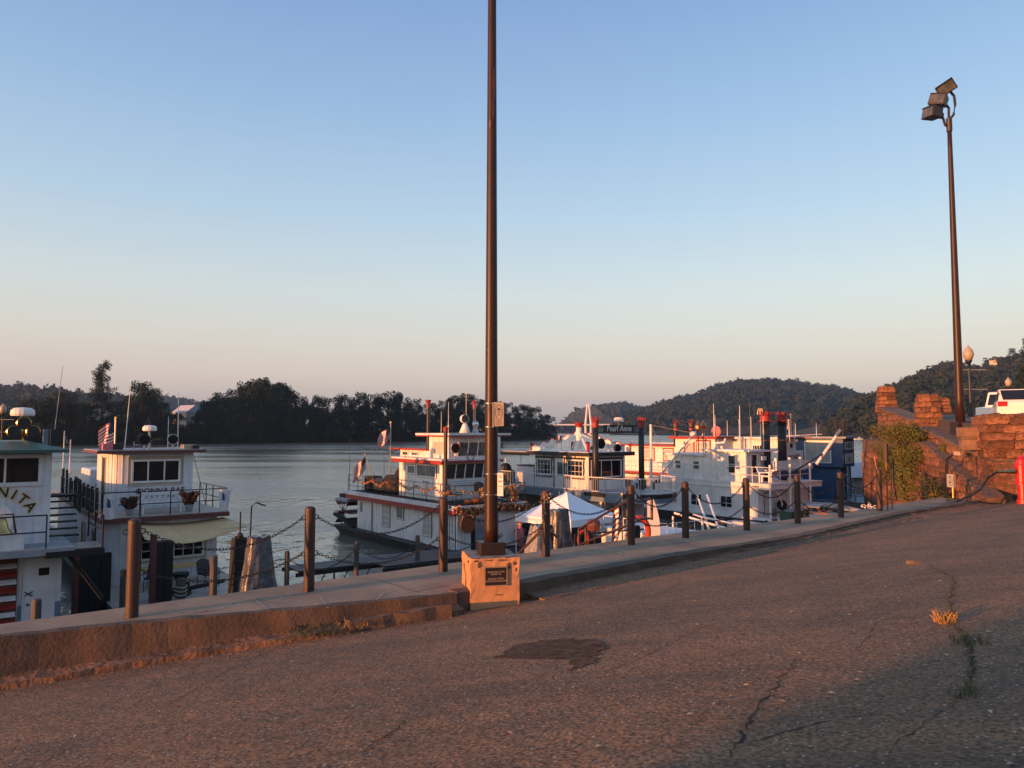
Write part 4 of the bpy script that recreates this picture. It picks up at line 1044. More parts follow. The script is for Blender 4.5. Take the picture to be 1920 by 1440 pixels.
hill('hill', [(1560, 800), (1590, 775), (1620, 752), (1660, 735), (1700, 716), (1740, 697), (1770, 685), (1810, 690), (1840, 690), (1880, 676), (1920, 668), (1990, 640), (2150, 610)], None, 900, 520, 1500, 8.5, seed=2, npl=150, leaf=.19)
hill('hill', [(1150, 800), (1190, 775), (1225, 763), (1260, 752), (1300, 741), (1330, 731), (1370, 719), (1400, 714), (1440, 713), (1480, 716), (1520, 723), (1560, 727), (1600, 736), (1650, 752), (1760, 770)], None, 1650, 1150, 2400, 10.5, seed=3, npl=80, leaf=.24)
hill('hill', [(1020, 808), (1050, 806), (1072, 780), (1090, 768), (1115, 764), (1150, 757), (1175, 759), (1200, 766), (1240, 780), (1300, 795)], None, 2400, 1800, 700, 14, seed=4, npl=45, leaf=.34)
hill('hill', [(-200, 725), (-60, 722), (0, 728), (30, 726), (60, 724), (90, 730), (125, 738), (180, 742), (230, 745)], None, 1250, 800, 900, 11, seed=5, npl=80, leaf=.24)
hill('hill', [(200, 760), (270, 748), (300, 744), (330, 748), (380, 757), (420, 775)], None, 2300, 1700, 400, 15, seed=6, npl=45, leaf=.34)
# a few trees standing alone on the right hill and at the frame edge
p = atY(1898, 668, 880); tree('dark pine standing out on the ridge near the hilltop house', p.x, p.y, p.z - 6, 16, 1.0, 5, 'ridge trees')
p = atY(1808, 690, 860); tree('rounded tree on the ridge behind the acorn lamp', p.x, p.y, p.z - 6, 13, 1.2, 1, 'ridge trees')
p = atY(1850, 686, 865); tree('bushy tree left of the hilltop house', p.x, p.y, p.z - 5, 11, 1.3, 2, 'ridge trees')
p = atY(1936, 800, 75); tree('dark tall tree cut by the right photo edge above the cars', p.x + .6, p.y, 6.6, 9.6, .55, 6, 'ridge trees')
house('house', 'pink-lit house high on the right hill ridge', 1872, 684, 850, 16, 10, 5, 4, 'housewall', 'shingle', R(20))
# the cable stayed bridge
YB = 1500; k = YB / 1400
bx, bz = atY(1103, 797, YB), 0
t = thing('cable_stayed_bridge', 'pale cable-stayed bridge with single tall tower far up the river', 'bridge', (bx.x, YB, 0), R(0)); zd = atY(1103, 796, YB).z; zt = atY(1103, 757, YB).z
for s_ in (-1, 1): G().tube([(s_ * 5.2, 0, -2), (s_ * 5.6, 0, zd), (s_ * 1.4, 0, zt)], [2.8, 2.5, 1.9], 6).build('tower_leg', 'bridgewhite', t)
G().box(-230, 260, -6, 6, zd - 1.6, zd + .9).build('deck', 'bridgewhite', t)
G().box(-5.5, 5.5, -1, 1, zd - 2.6, zd - .9).build('crossbeam', 'bridgewhite', t)
for i in range(15):
    z = zt - 2 - i * 1.3
    for s_ in (-1, 1): G().tube([(s_ * .5, 0, z), (s_ * (66 - 3.9 * i), 0, zd + .6)], .06, 4).build('cable', 'bridgewhite', t)
# road sign arches far off on the flat
p = atY(1426, 808, 560); ms = thing('roadside_sign', 'tiny yellow double-arch roadside sign on a pole across the water', 'sign', (p.x, 560, 0)); zc = atY(1426, 770, 560).z
G().box(-.25, .25, -.2, .2, 0, zc - 3).build('pole', 'grey', ms)
for c in (-.95, .95): G().tube([(c + .98 * math.cos(a), 0, zc - 3 + 4.6 * math.sin(a)) for a in [PI * q / 10 for q in range(11)]], .36, 5).build('arch', 'gold', ms)
# the air
g = G(); g.box(-2450, 3200, -250, 4200, -7, 175)
hzm = bpy.data.materials.new('haze'); hzm.use_nodes = True; ht = hzm.node_tree; ht.nodes.remove(ht.nodes['Principled BSDF'])
pv = N(ht, 'ShaderNodeVolumePrincipled', i={'Color': (.56, .77, 1.0, 1), 'Density': .00012, 'Anisotropy': .55}); ht.links.new(pv.outputs[0], ht.nodes['Material Output'].inputs['Volume'])
M['haze'] = hzm
tag(g.build('haze', 'haze'), kind='stuff')
# the brick building upstream on the levee that throws the shade on the near asphalt
bb = thing('brick_building', 'brick building behind the camera shading the near asphalt', 'building', (-36, -33, 3), TH)
G().box(-9, 9, -22, 7.6, 0, 9).build('wall', 'brick', bb)
G().box(-9.4, 9.4, -22.4, 8.0, 9, 9.5).build('roof', 'shingle', bb)
for x in (-6, -2, 2, 6): window(bb, 'F', -22, x - .6, x + .6, 1.5, 3.5, 'white', 'glass', .08, 1, 2)
# ------------------------------------------------------------------ boats (local: -y is the bow towards the walk, -x the side seen)
def deckbox(par, name, m, x0, x1, y0, y1, z0, z1, bevel=0): return G().box(x0, x1, y0, y1, z0, z1).build(name, m, par, bevel=bevel)
def roundwall(par, name, m, x0, x1, y0, y1, z0, z1, r=.6, step=.16, groove=True, holes=()):
    pts = [(x0 + r - r * math.cos(a), y0 + r - r * math.sin(a)) for a in [PI / 2 * k / 6 for k in range(7)]]
    g = G(); g.prism(pts + [(x1, y0), (x1, y1), (x0, y1)], z0, z1)
    if groove:
        siding(g, 'F', y0, x0 + r, x1, z0, z1, step, holes=holes)
        for a in [PI / 2 * k / 5 for k in range(1, 6)]:
            c = (x0 + r - (r + .006) * math.cos(a), y0 + r - (r + .006) * math.sin(a)); g.tube([(c[0], c[1], z0), (c[0], c[1], z1)], .011, 4, False)
    return g.build(name, m, par)
def wallbox(par, name, m, x0, x1, y0, y1, z0, z1, step=.2, hF=(), hL=(), sides='FL'):
    g = G().box(x0, x1, y0, y1, z0, z1)
    if 'L' in sides: siding(g, 'L', x0, y0, y1, z0, z1, step, holes=hL)
    if 'F' in sides: siding(g, 'F', y0, x0, x1, z0, z1, step, holes=hF)
    return g.build(name, m, par)
def hull(par, x0, x1, y0, y1, z0, z1, m='hullblack', rake=1.6):
    g = G(); i = .18
    g.hexa([(x0 + i, y0 + rake, z0), (x1 - i, y0 + rake, z0), (x1 - i, y1 - .8, z0), (x0 + i, y1 - .8, z0), (x0, y0, z1), (x1, y0, z1), (x1, y1, z1), (x0, y1, z1)])
    return g.build('hull', m, par)
def spot(par, c, r, L, m='blackpaint', rim='chrome', base=.3, name='spotlight'):
    g = G(); g.lathe([(r * .35, -L * .7), (r * .85, -L * .45), (r, 0), (r, .04)], 14, c, '-y'); o = g.build(name, rim, par, smooth=False)
    G().lathe([(.001, .02), (r * .9, .046)], 14, c, '-y').build('lens', 'glass', o)
    G().lathe([(.10, -r - base), (.04, -r - base * .5), (.03, -r)], 8, c).build('stand', 'steel', o); return o
def horn(par, c, r, L=.5, name='horn'):
    o = G().lathe([(r * .25, -L), (r * .35, -L * .35), (r * .7, -.06), (r, 0), (r * 1.03, .01)], 14, c, '-y').build(name, 'brass', par, smooth=True)
    G().lathe([(.001, .001), (r * .88, .012)], 14, c, '-y').build('horn_mouth', 'black', o); return o
def radar(par, c, r, post=.4):
    o = G().lathe([(r * .92, 0), (r, .05), (r * .95, .16), (r * .7, .22), (.02, .24)], 16, c).build('radar_dome', 'white', par, smooth=False)
    G().tube([(c[0], c[1], c[2] - post), (c[0], c[1], c[2])], .05, 8).build('stand', 'steel', o); return o
def stack(par, x, y, z0, z1, r=.16, crown='red', band=None, name='chimney_stack'):
    o = G().tube([(x, y, z0), (x, y, z1)], r, 14).build(name, 'blackpaint', par, smooth=True); g = G(); n = 9
    g.lathe([(r * 1.08, z1 - .28), (r * 1.08, z1)], 14, (x, y, 0))
    for k in range(n):
        a, b = 2 * PI * k / n, 2 * PI * (k + 1) / n; m_ = (a + b) / 2; R_ = lambda t, q, z: (x + q * math.cos(t), y + q * math.sin(t), z)
        g.quad(R_(a, r * 1.1, z1 - .02), R_(b, r * 1.1, z1 - .02), R_(m_ + .12, r * 1.65, z1 + .30), R_(m_ - .12, r * 1.65, z1 + .30))
    g.build('crown', crown, o); return o
# ---- white pilothouse boat at the left edge
b = thing('towboat', 'white pilothouse boat at the left edge with arched lettering, brass bell and green roof', 'boat', (-12.95, 19.95, 0), TH, 'sternwheelers and towboats moored bow-in')
hull(b, -6.5, 1.25, -1.6, 24, -.6, .5, 'hullblack')
wallbox(b, 'lower_wall', 'white2', -6, .95, .2, 22, .5, 2.78, .0001 + 9, sides='')
deckbox(b, 'painted_band', 'bluegrey', -.03, .965, .185, 22.01, .5, 1.38)
dr = G().box(0.06, .82, .17, .19, .58, 2.6).build('door', 'white2', b, bevel=.008)
deckbox(dr, 'door_window', 'glass', .42, .66, .155, .172, 2.12, 2.32); G().tube([(.12, .15, 1.62), (.30, .15, 1.72)], .015, 5).build('handle', 'black', dr); G().tube([(.12, .15, 1.72), (.30, .15, 1.60)], .015, 5).build('handle', 'black', dr); G().sphere((.2, .15, 1.38), .035).build('knob', 'black', dr)
pn = deckbox(b, 'louvre_panel', 'maroon', -3, -.06, .14, .2, .6, 2.66)
for i in range(9): G().hexa([(-3, .02, .72 + i * .21), (-.08, .02, .72 + i * .21), (-.08, .14, .80 + i * .21), (-3, .14, .80 + i * .21), (-3, .02, .75 + i * .21), (-.08, .02, .75 + i * .21), (-.08, .14, .83 + i * .21), (-3, .14, .83 + i * .21)]).build('slat', 'red2' if i % 2 else 'white2', pn)
deckbox(b, 'upper_deck', 'greydeck', -6.3, 1.1, -1.0, 22, 2.80, 2.97)
deckbox(b, 'bell_step', 'white2', -1.4, 0, -.75, .28, 2.971, 3.35)
wallbox(b, 'pilothouse_wall', 'white2', -6, .64, .3, 4.2, 2.97, 5.42, 9, sides='')
window(b, 'F', .3, -3.0, .44, 4.52, 5.38, 'white2', 'glass', .11, 4, 1, None, mw=.05)
g = G(); g.hexa([(-6.6, -.35, 5.42), (.98, -.35, 5.42), (.98, 4.6, 5.42), (-6.6, 4.6, 5.42), (-6.6, -.35, 5.50), (.98, -.35, 5.50), (.98, 4.6, 5.50), (-6.6, 4.6, 5.50)]); g.hexa([(-6.6, -.35, 5.50), (.98, -.35, 5.50), (.98, 4.6, 5.50), (-6.6, 4.6, 5.50), (-5.8, .5, 5.72), (.1, .5, 5.72), (.1, 3.8, 5.72), (-5.8, 3.8, 5.72)]); g.build('roof', 'green', b)
for ch, an in zip('JUANITA', (135, 117, 98, 80, 64, 50, 34)):
    a = R(an); p = (-.62 + .96 * math.cos(a), .28, 3.43 + .96 * math.sin(a)); rot = (Matrix.Rotation(PI / 2, 4, 'X') @ Matrix.Rotation(a - PI / 2, 4, 'Z')).to_euler()
    o = text(ch, .36, 'gold', b, p, rot, .004, .022, 'letter'); text(ch, .36, 'black', b, (p[0], p[1] - .008, p[2]), rot, .004, .006, 'letter')
bell = G().lathe([(.30, 3.36), (.27, 3.40), (.20, 3.50), (.17, 3.66), (.13, 3.76), (.03, 3.80)], 20, (-.52, -.3, 0)).build('bell', 'brass', b, smooth=True)
G().tube([(-.88, -.3, 3.35), (-.80, -.3, 3.84), (-.24, -.3, 3.84), (-.16, -.3, 3.35)], .03, 6).build('yoke', 'blackpaint', bell)
G().lathe([(.36, 0), (.40, .05), (.44, .05), (.40, .10)], 24, (-.62, .27, 3.66), '-y').build('porthole_ring', 'white', b)
railing(b, [(-3, -.95), (.46, -.95)], 2.97, .86, 'black', .02, 1.15, 1)
radar(b, (-.02, 1.2, 6.42), .30, .2)
for c in ((0, .9, 6.22), (-.22, .9, 5.98), (.22, .9, 5.98)): horn(b, c, .18)
G().tube([(0, .95, 5.7), (0, 1.2, 6.45)], .035, 6).build('horn_post', 'brass', b)
deckbox(b, 'roof_speaker', 'black', .98 - .3, .98 - .12, 1.3, 1.5, 5.6, 6.05); deckbox(b, 'roof_box', 'bluegrey', .5, .62, 1.3, 1.45, 5.6, 6.05)
mast(b, (.78, 1.4, 6.0), (.92, 1.4, 7.9), .012, 'steel')
# unseen cabin behind, lower roof; length and height set to shade DONNA RAE
wallbox(b, 'aft_cabin', 'white2', -5.6, .3, 5.4, 19, 2.97, 4.25, 9, sides='')
gw = thing('gangway', 'black grated gangway and steps between the two left boats', 'gangway', (-12.95, 19.95, 0), TH)
g = G()
for i in range(11): g.box(.50 + .0, 1.75, -.98 + i * .105, -.93 + i * .105, 2.90, 2.93)
g.build('grating', 'steel', gw); G().box(.46, 1.8, -1.04, .2, 2.72, 2.88).build('frame', 'blackmatt', gw)
for i in range(6): G().box(.72, 1.5, 1.5 + i * .22, 1.72 + i * .22, 2.95 + i * .18, 2.99 + i * .18).build('step', 'blackmatt', gw)
G().box(.62, 1.7, 2.7, 3.6, 4.0, 4.06).build('landing', 'blackmatt', gw)
railing(gw, [(1.75, -1), (1.75, .3), (1.75, 1.6)], 2.9, .85, 'blackmatt', .025, .9, 1)
railing(gw, [(1.5, 1.5), (1.6, 3.6)], 3.6, .95, 'blackmatt', .025, .7, 1); railing(gw, [(.7, 1.5), (.66, 3.6)], 3.0, .1, 'blackmatt', .03, .6, 0)
G().tube([(1.0, -.6, 2.75), (1.9, -.2, 1.4)], .06, 6).build('brace', 'blackmatt', gw)
# ---- second boat, DONNA RAE
b = thing('towboat', 'white two-deck boat with DONNA RAE board, tan awning and red-brown deck edge', 'boat', (-14.17, 26.05, 0), TH, 'sternwheelers and towboats moored bow-in')
hull(b, -.2, 4.45, -4.6, 16, -.6, .5)
deckbox(b, 'bow_deck', 'tandeck', -.12, 4.35, -4.4, .5, .5, .56)
W1, W2 = (1.0, 2.04, 1.34, 2.32), (2.39, 3.48, 1.34, 2.30)
roundwall(b, 'lower_wall', 'white2', .2, 3.96, .4, 15, .5, 2.78, .65, .17, holes=(W1, W2))
for w in (W1, W2): window(b, 'F', .4, w[0], w[1], w[2], w[3], 'white', 'glass', .06, 3, 3, 'tan', .10, off=.0)
for y in (2.6, 5.4): window(b, 'L', .2, y, y + .8, 1.3, 2.3, 'tan', 'glass', .06, 1, 1)
deckbox(b, 'porch_band', 'cream', 1.2, 3.6, .375, .40, .95, 1.12)
d_ = G(); d_.prism([(-.05, .0), (4.3, .0), (4.3, 15), (-.05, 15)], 2.78, 2.94); d_.build('deck_edge', 'maroon', b); deckbox(b, 'upper_deck', 'tandeck', -.02, 4.27, .03, 15, 2.941, 2.965)
PW = (1.36, 3.14, 3.98, 4.88)
roundwall(b, 'pilothouse_wall', 'white2', .6, 3.62, 2.8, 5.8, 2.965, 5.14, .65, .15, holes=((1.2, 3.4, 3.4, 5.0),))
window(b, 'F', 2.8, *PW, 'white', 'glass', .07, 3, 1, 'tan', .12, .05)
wh = G(); wh.tube([(2.15 + .32 * math.cos(a), 2.783, 4.05 + .32 * math.sin(a)) for a in [PI * k / 10 for k in range(11)]], .012, 5)
deckbox(b, 'door', 'black', .585, .6, 3.7, 4.4, 2.97, 4.95); deckbox(b, 'door_frame', 'tan', .58, .6, 3.55, 3.7, 2.97, 5.0); deckbox(b, 'door_frame', 'tan', .58, .6, 4.4, 4.55, 2.97, 5.0)
g = G(); g.box(.1, 4.02, 2.35, 6.1, 5.14, 5.24); g.build('roof', 'maroon', b); deckbox(b, 'roof_top', 'greydeck', .13, 3.99, 2.38, 6.07, 5.241, 5.27)
sb = deckbox(b, 'name_board', 'white2', 1.34, 3.23, 2.74, 2.79, 3.44, 3.86, .01)
text('DONNA RAE', .28, 'maroon', sb, (2.45, 2.735, 3.65), FRONT, .008, .006, sx_=1.05)
g = G(); 
for k in range(8): a = PI * k / 4; g.tube([(1.6, 2.73, 3.65), (1.6 + .11 * math.cos(a), 2.73, 3.65 + .11 * math.sin(a))], .008, 4)
g.tube([(1.6 + .075 * math.cos(PI * k / 6), 2.73, 3.65 + .075 * math.sin(PI * k / 6)) for k in range(13)], .01, 4); g.build('ship_wheel_emblem', 'black', sb)
for q in ((1.36, 1.86, 3.455, 3.47), (1.36, 1.86, 3.83, 3.845), (1.90, 3.21, 3.455, 3.47), (1.90, 3.21, 3.83, 3.845)): fbox(G(), fn('F', 2.74), *q, 0, .006).build('border_line', 'maroon', sb)
# dark posts and rails round the upper deck
railing(b, [(.0, 12), (.0, .05), (1.2, .05)], 2.965, .88, 'black', .022, 1.0, 1, .03)
railing(b, [(1.2, .05), (4.22, .05), (4.22, 4.0)], 2.965, .86, 'black', .018, 1.0, 1, .022)
for y in (1.3, 2.4, 3.5, 4.6, 5.8, 7.2, 8.6, 10, 11.4): deckbox(b, 'stanchion', 'black', -.05, .05, y, y + .09, 2.965, 3.95 + (.3 if y > 9 else 0))
radar(b, (2.2, 4, 6.0), .28, .72); mast(b, (2.2, 4, 6.2), (2.2, 4, 6.5), .03, 'black', 'mast_light')
spot(b, (1.87, 3.2, 5.66), .22, .3, 'blackpaint', 'blackpaint'); spot(b, (2.92, 3.2, 5.66), .22, .3, 'blackpaint', 'white2')
horn(b, (2.28, 3.3, 5.60), .11); horn(b, (2.50, 3.3, 5.60), .11)
mast(b, (1.30, 4, 5.27), (1.46, 4, 7.95), .022); mast(b, (3.3, 4, 5.27), (3.27, 4, 7.6), .022); mast(b, (2.91, 4, 5.27), (2.91, 4, 6.6), .018)
rl = G()
for x in (1.5, 2.1): rl.tube([(x, 3.2, 5.27), (x, 3.2, 5.6)], .02, 5)
rl.tube([(1.5, 3.2, 5.45), (2.1, 3.2, 5.45)], .02, 5); rl.build('roof_rail', 'chrome', b)
deckbox(b, 'strobe_light', 'pink', .4, .75, 3.1, 3.4, 5.27, 5.52); deckbox(b, 'roof_box', 'black', .78, 1.1, 3.1, 3.4, 5.27, 5.50); deckbox(b, 'roof_box', 'tan', 3.3, 3.75, 3.0, 3.5, 5.27, 5.45); deckbox(b, 'roof_box', 'black', 3.6, 3.85, 2.8, 3.0, 5.27, 5.42)
deckbox(b, 'skylight', 'white2', .8, 3.3, 9.5, 12, 2.965, 4.25, .06); deckbox(b, 'air_conditioner', 'blackmatt', .75, 1.55, 6.2, 7.2, 2.965, 3.75, .05)
mast(b, (.2, 13.5, 2.965), (.2, 13.5, 6.0), .045, 'white2', 'mast'); mast(b, (.2, 11, 2.965), (.2, 11, 5.6), .045, 'white2', 'mast')
g = G(); g.tube([(.2, 13.5 - 2.5 * u, 5.95 - .35 * u - 1.2 * u * (1 - u)) for u in [k / 12 for k in range(13)]], .015, 4)
for k in range(1, 12): u = k / 12; g.sphere((.2, 13.5 - 2.5 * u, 5.9 - .35 * u - 1.2 * u * (1 - u)), .04, 5, 4)
g.build('string_lights', 'black', b)
G().tube([(3.75, 3.4, 5.1), (4.2, 3.0, 3.0)], .012, 5).build('guy_wire', 'black', b)
for z in (1.0, 1.35, 1.7, 2.05, 2.4): G().tube([(1.0, .32, z), (1.0 + .32, .32, z)], .014, 4).build('ladder_rung', 'black', b)
for x in (1.0, 1.32): G().tube([(x, .32, .6), (x, .32, 2.78)], .016, 5).build('ladder_rail', 'black', b)
aw = tag(G().grid(lambda u, v: Vector((1.15 + 3.0 * u + .75 * u * u * (1 - v) * 1.0, .3 - 1.5 * (1 - v) * (1 - .5 * u), 2.72 - (1 - v) * (.42 - .12 * u) - .25 * math.sin(PI * u) * (1 - v) - .1 * math.sin(PI * u))), 12, 6).build('awning', 'cream', b, smooth=True, solid=.01))
G().tube([(4.9, -1.0, 2.42), (3.9, -.6, 2.40)], .01, 4).build('awning_line', 'rope', b)
DR = b
def onboat(b, x, y, z): q = b.location; return (q.x + .8 * x - .6 * y, q.y + .6 * x + .8 * y, z + q.z)
# things aboard DONNA RAE
bn = thing('garden_bench', 'white lattice-back bench under the DONNA RAE board', 'bench', onboat(DR, 2.05, .85, 2.966), TH); bn.scale = (1, 1, .90)
G().box(-.68, .68, -.22, .22, .36, .40).build('seat', 'white', bn)
for x in (-.66, .62):
    for y in (-.22, .18): G().box(x, x + .05, y, y + .05, 0, .36 if y < 0 else .82).build('leg', 'white', bn)
    G().box(x, x + .05, -.22, .2, .56, .60).build('armrest', 'white', bn)
g = G(); g.box(-.66, .67, .19, .22, .80, .85); g.box(-.66, .67, .19, .22, .42, .46)
for k in range(7):
    x = -.66 + k * .19
    for s_ in (-1, 1): g.tube([(x, .2, .45 if s_ > 0 else .8), (min(.66, x + .19), .2, .8 if s_ > 0 else .45)], .018, 4)
g.build('backrest', 'white', bn)
def planter(label, loc, s=1.):
    t = thing('planter', label, 'planter', loc, 0, 'autumn planters on the upper deck'); G().lathe([(.12 * s, 0), (.16 * s, .26 * s), (.17 * s, .28 * s)], 10).build('pot', 'grey', t)
    for m_ in ('leafred', 'bushdark'):
        g = G()
        for _ in range(150):
            a = random.uniform(0, 6.28); e = random.uniform(.1, .34) * s; h = random.uniform(.28, .75) * s; p = Vector((e * math.cos(a) * h / (.6 * s), e * math.sin(a) * h / (.6 * s), h)); w = Vector((random.gauss(0, .03), random.gauss(0, .03), random.gauss(0, .03))) * s; l = Vector((math.cos(a) * .06, math.sin(a) * .06, .07)) * s; g.quad(p - l, p + w, p + l, p - w)
        g.build('leaves', m_, t)
planter('red-leaved potted plant left of the white bench', onboat(DR, .95, .55, 2.966), .85); planter('red-leaved potted plant right of the white bench', onboat(DR, 3.02, .7, 2.966), .95)
def banner(label, loc, rz, w, h, col='navy'):
    t = thing('club_banner', label, 'banner', loc, rz, 'white club banners on the deck rails')
    G().grid(lambda u, v: (-w / 2 + w * u * (1 - .25 * (1 - v)), .03 * math.sin(u * 9 + v * 3), h * v), 10, 8).build('cloth', 'signwhite', t)
    G().ext([(-w * .32, -.045, h * .50), (-w * .28, -.045, h * .88), (-w * .1, -.045, h * .72), (-w * .05, -.045, h * .46)], (0, -.006, 0)).build('sail_emblem', 'blue', t)
    G().tube([(-w * .1 + .17 * w * math.cos(a), -.05, h * .68 + .17 * w * math.sin(a)) for a in [2 * PI * k / 12 for k in range(13)]], .006, 4).build('ring_emblem', 'navy', t); return t
banner('white banner with blue emblem on the left corner of the DONNA RAE rail', onboat(DR, .28, -.02, 2.93), TH, .5, .86)
banner('white banner with blue sail on the right end of the DONNA RAE rail', onboat(DR, 4.12, -.02, 3.0), TH, .42, .8)
p = onboat(DR, .95, 4, 5.27); flag('american_flag', 'drooping American flag on the DONNA RAE pilothouse roof', p, R(10), .75, .85, 1.25, sag=.55, pr=.03)
def wirechair(label, loc, rz, col='black'):
    t = thing('patio_chair', label, 'chair', loc, rz, 'patio chairs on the decks'); G().box(-.25, .25, -.25, .25, .40, .44).build('seat', col, t)
    for x in (-.25, .25):
        for y in (-.25, .25): G().tube([(x, y, 0), (x, y, .62)], .014, 5).build('leg', 'black', t)
        G().tube([(x, -.25, .62), (x, .28, .62)], .016, 5).build('armrest', 'black', t)
    G().grid(lambda u, v: (-.25 + .5 * u, .27 + .12 * v, .42 + (.50 * math.sin(PI * (.15 + .7 * u)) ** .3) * v), 6, 2).build('backrest', col, t); return t
wirechair('black round-backed chair under the tan awning, beside the right window', onboat(DR, 3.15, -1.6, .56), TH + .3); wirechair('black chair under the tan awning, left by the ladder', onboat(DR, 1.45, -1.2, .56), TH - .4)
bt = thing('capstan', 'black capstan and mooring bitt on the tan bow deck', 'capstan', onboat(DR, 2.05, -2.4, .56), TH)
G().lathe([(.36, 0), (.33, .12), (.16, .25), (.14, .45), (.26, .62), (.27, .70)], 14).build('drum', 'blackmatt', bt); G().tube([(-.5, -.4, .15), (1.3, -.4, .35)], .07, 8).build('bar', 'blackmatt', bt)
for x in (.1, .9): G().tube([(x, -.4, -.05), (x, -.4, .45)], .09, 8).build('bitt', 'blackmatt', bt)
def plank(label, loc, rz, w, h, posts=True, d=.18):
    t = thing('fender_wall', label, 'fender', loc, rz, 'black timber fenders at the bows'); n = max(2, int(w / .3))
    for i in range(n): G().box(w * i / n + .008, w * (i + 1) / n - .008, 0, d, -.6, h).build('timber', 'blackmatt', t)
    G().box(-.12, .04, -.05, .2, -.6, h + .25).build('post', 'maroon', t); return t
plank('tall black timber fender between the two left boats', onboat(DR, -.95, -2.2, 0), TH, .95, 2.1)
plank('black timber fender hidden behind the first bollard on the tan bow', onboat(DR, 1.05, -3.3, 0), TH, .55, 2.45, d=.5)
def piling(label, loc, h, r=.12, m='oldwood', rope=False, name='mooring_post'):
    t = thing(name, label, 'mooring post', loc, 0, 'old mooring posts along the docks'); G().lathe([(r, -1.5), (r * 1.03, h - .05), (r * .8, h)], 10).build('post', m, t)
    if rope:
        for k in range(5): G().tube([(1.25 * r * math.cos(a), 1.25 * r * math.sin(a), h * (.45 + .09 * k) + .02 * math.sin(a * 2)) for a in [2 * PI * q / 10 for q in range(11)]], .022, 5).build('rope_coil', 'rope', t)
    return t
q = onboat(DR, .15, -3.6, 0); piling('knotted old timber post left of the first bollard', q, 1.75, .13); q = onboat(DR, 1.7, -3.9, 0); piling('timber post wound with pale rope right of the first bollard', q, 1.35, .15, rope=True)
# ---- third boat: three-deck white sternwheeler with autumn trim
b = thing('sternwheeler', 'white three-deck boat with red fascias, autumn garlands and pumpkin decorations', 'boat', (-2.51, 34.55, 0), TH, 'sternwheelers and towboats moored bow-in')
g = G(); g.hexa([(-.1, -2.2, -.6), (3.7, -2.2, -.6), (3.7, 11.0, -.6), (-.1, 11.0, -.6), (-.45, -3.0, .44), (4.05, -3.0, .44), (4.05, 12.9, .5), (-.45, 12.9, .5)]); g.build('hull', 'hullblack', b)
HL = ((6.54, 7.44, .93, 2.16), (5.05, 5.81, 1.46, 2.17), (2.25, 3.11, .9, 2.16))
wallbox(b, 'lower_wall', 'white', 0, 3.6, 0, 10.5, .5, 2.2, .30, hL=HL, hF=((.7, 3.5, .5, 2.1),))
for k, h in enumerate(HL):
    w = window(b, 'L', 0, *h, 'white', 'curtain' if k != 1 else 'glassgrey', .055, 2 if k != 1 else 1, 4 if k != 1 else 1, 'black', .03)
deckbox(b, 'vent_grille', 'black', -.015, 0, 9.85, 10.1, 1.45, 2.0); G().tube([(-.05, 8.6, .5), (-.05, 8.6, 2.2)], .04, 6).build('drain_pipe', 'steel', b)
for y0 in (.14, .62): window(b, 'L', 0, y0, y0 + .34, .55, 2.1, 'white', 'curtain', .04, 1, 5, 'black', .02)
deckbox(b, 'doorway', 'blackmatt', .75, 1.0, -.02, 0, .5, 2.05); wallbox(b, 'front_door', 'greydeck', 1.05, 2.0, -.03, 0, .5, 1.95, .3, sides='F')
deckbox(b, 'deck_fascia', 'red2', -.3, 3.9, -.22, 11.45, 2.21, 2.37); deckbox(b, 'upper_deck', 'white2', -.32, 3.92, -.24, 11.47, 2.371, 2.56); deckbox(b, 'deck_carpet', 'blackmatt', -.1, 3.7, -.1, 11.2, 2.561, 2.575)
scallop(b, fn('L', -.305), 0, 11.4, 2.22, .09, 'red', .16)
H2 = ((4.89, 5.77, 3.75, 4.24), (2.83, 4.81, 3.65, 4.32))
wallbox(b, 'second_deck_wall', 'white', .6, 3.7, 2.3, 6.7, 2.575, 4.42, .32, hL=H2, sides='L')
for h in H2: window(b, 'L', .6, *h, 'white', 'glassgrey', .07, 2 if h[1] < 4.82 else 1, 1, 'black', .02)
nb = deckbox(b, 'name_board', 'white', .57, .6, 3.2, 4.4, 3.30, 3.56); text('Rosie Jo', .20, 'black', nb, (.565, 3.8, 3.43), LEFT, .003, shear=.3)
deckbox(b, 'window_band', 'black', .75, 3.5, 2.24, 2.3, 3.66, 4.34)
for x in (.75, 1.3, 1.85, 2.4, 2.95, 3.5):
    G().hexa([(x - .05, 2.2, 3.62), (x + .0, 2.2, 3.62), (x + .0, 2.24, 3.62), (x - .05, 2.24, 3.62), (x + .05, 2.2, 4.36), (x + .10, 2.2, 4.36), (x + .10, 2.24, 4.36), (x + .05, 2.24, 4.36)]).build('slanted_mullion', 'white', b)
for z in (3.58, 3.48, 3.38): deckbox(b, 'clapboard', 'white2', .72, 3.55, 2.20, 2.3, z - .06, z + .02)
g = G(); g.box(.36, 4.05, 1.95, 7.1, 4.42, 4.54); g.build('roof_fascia', 'red2', b); deckbox(b, 'second_roof', 'white2', .34, 4.07, 1.93, 7.12, 4.541, 4.62)
scallop(b, fn('L', .355), 2, 7.1, 4.45, .10, 'red', .14)
HP = ((3.12, 4.1, 4.75, 5.5),)
wallbox(b, 'pilothouse_wall', 'white', 1.2, 3.6, 2.7, 4.6, 4.62, 5.72, .3, hL=HP, sides='L')
window(b, 'L', 1.2, *HP[0], 'white', 'curtain', .05, 1, 1); deckbox(b, 'window_band', 'glassgrey', 1.75, 3.45, 2.66, 2.7, 4.75, 5.42)
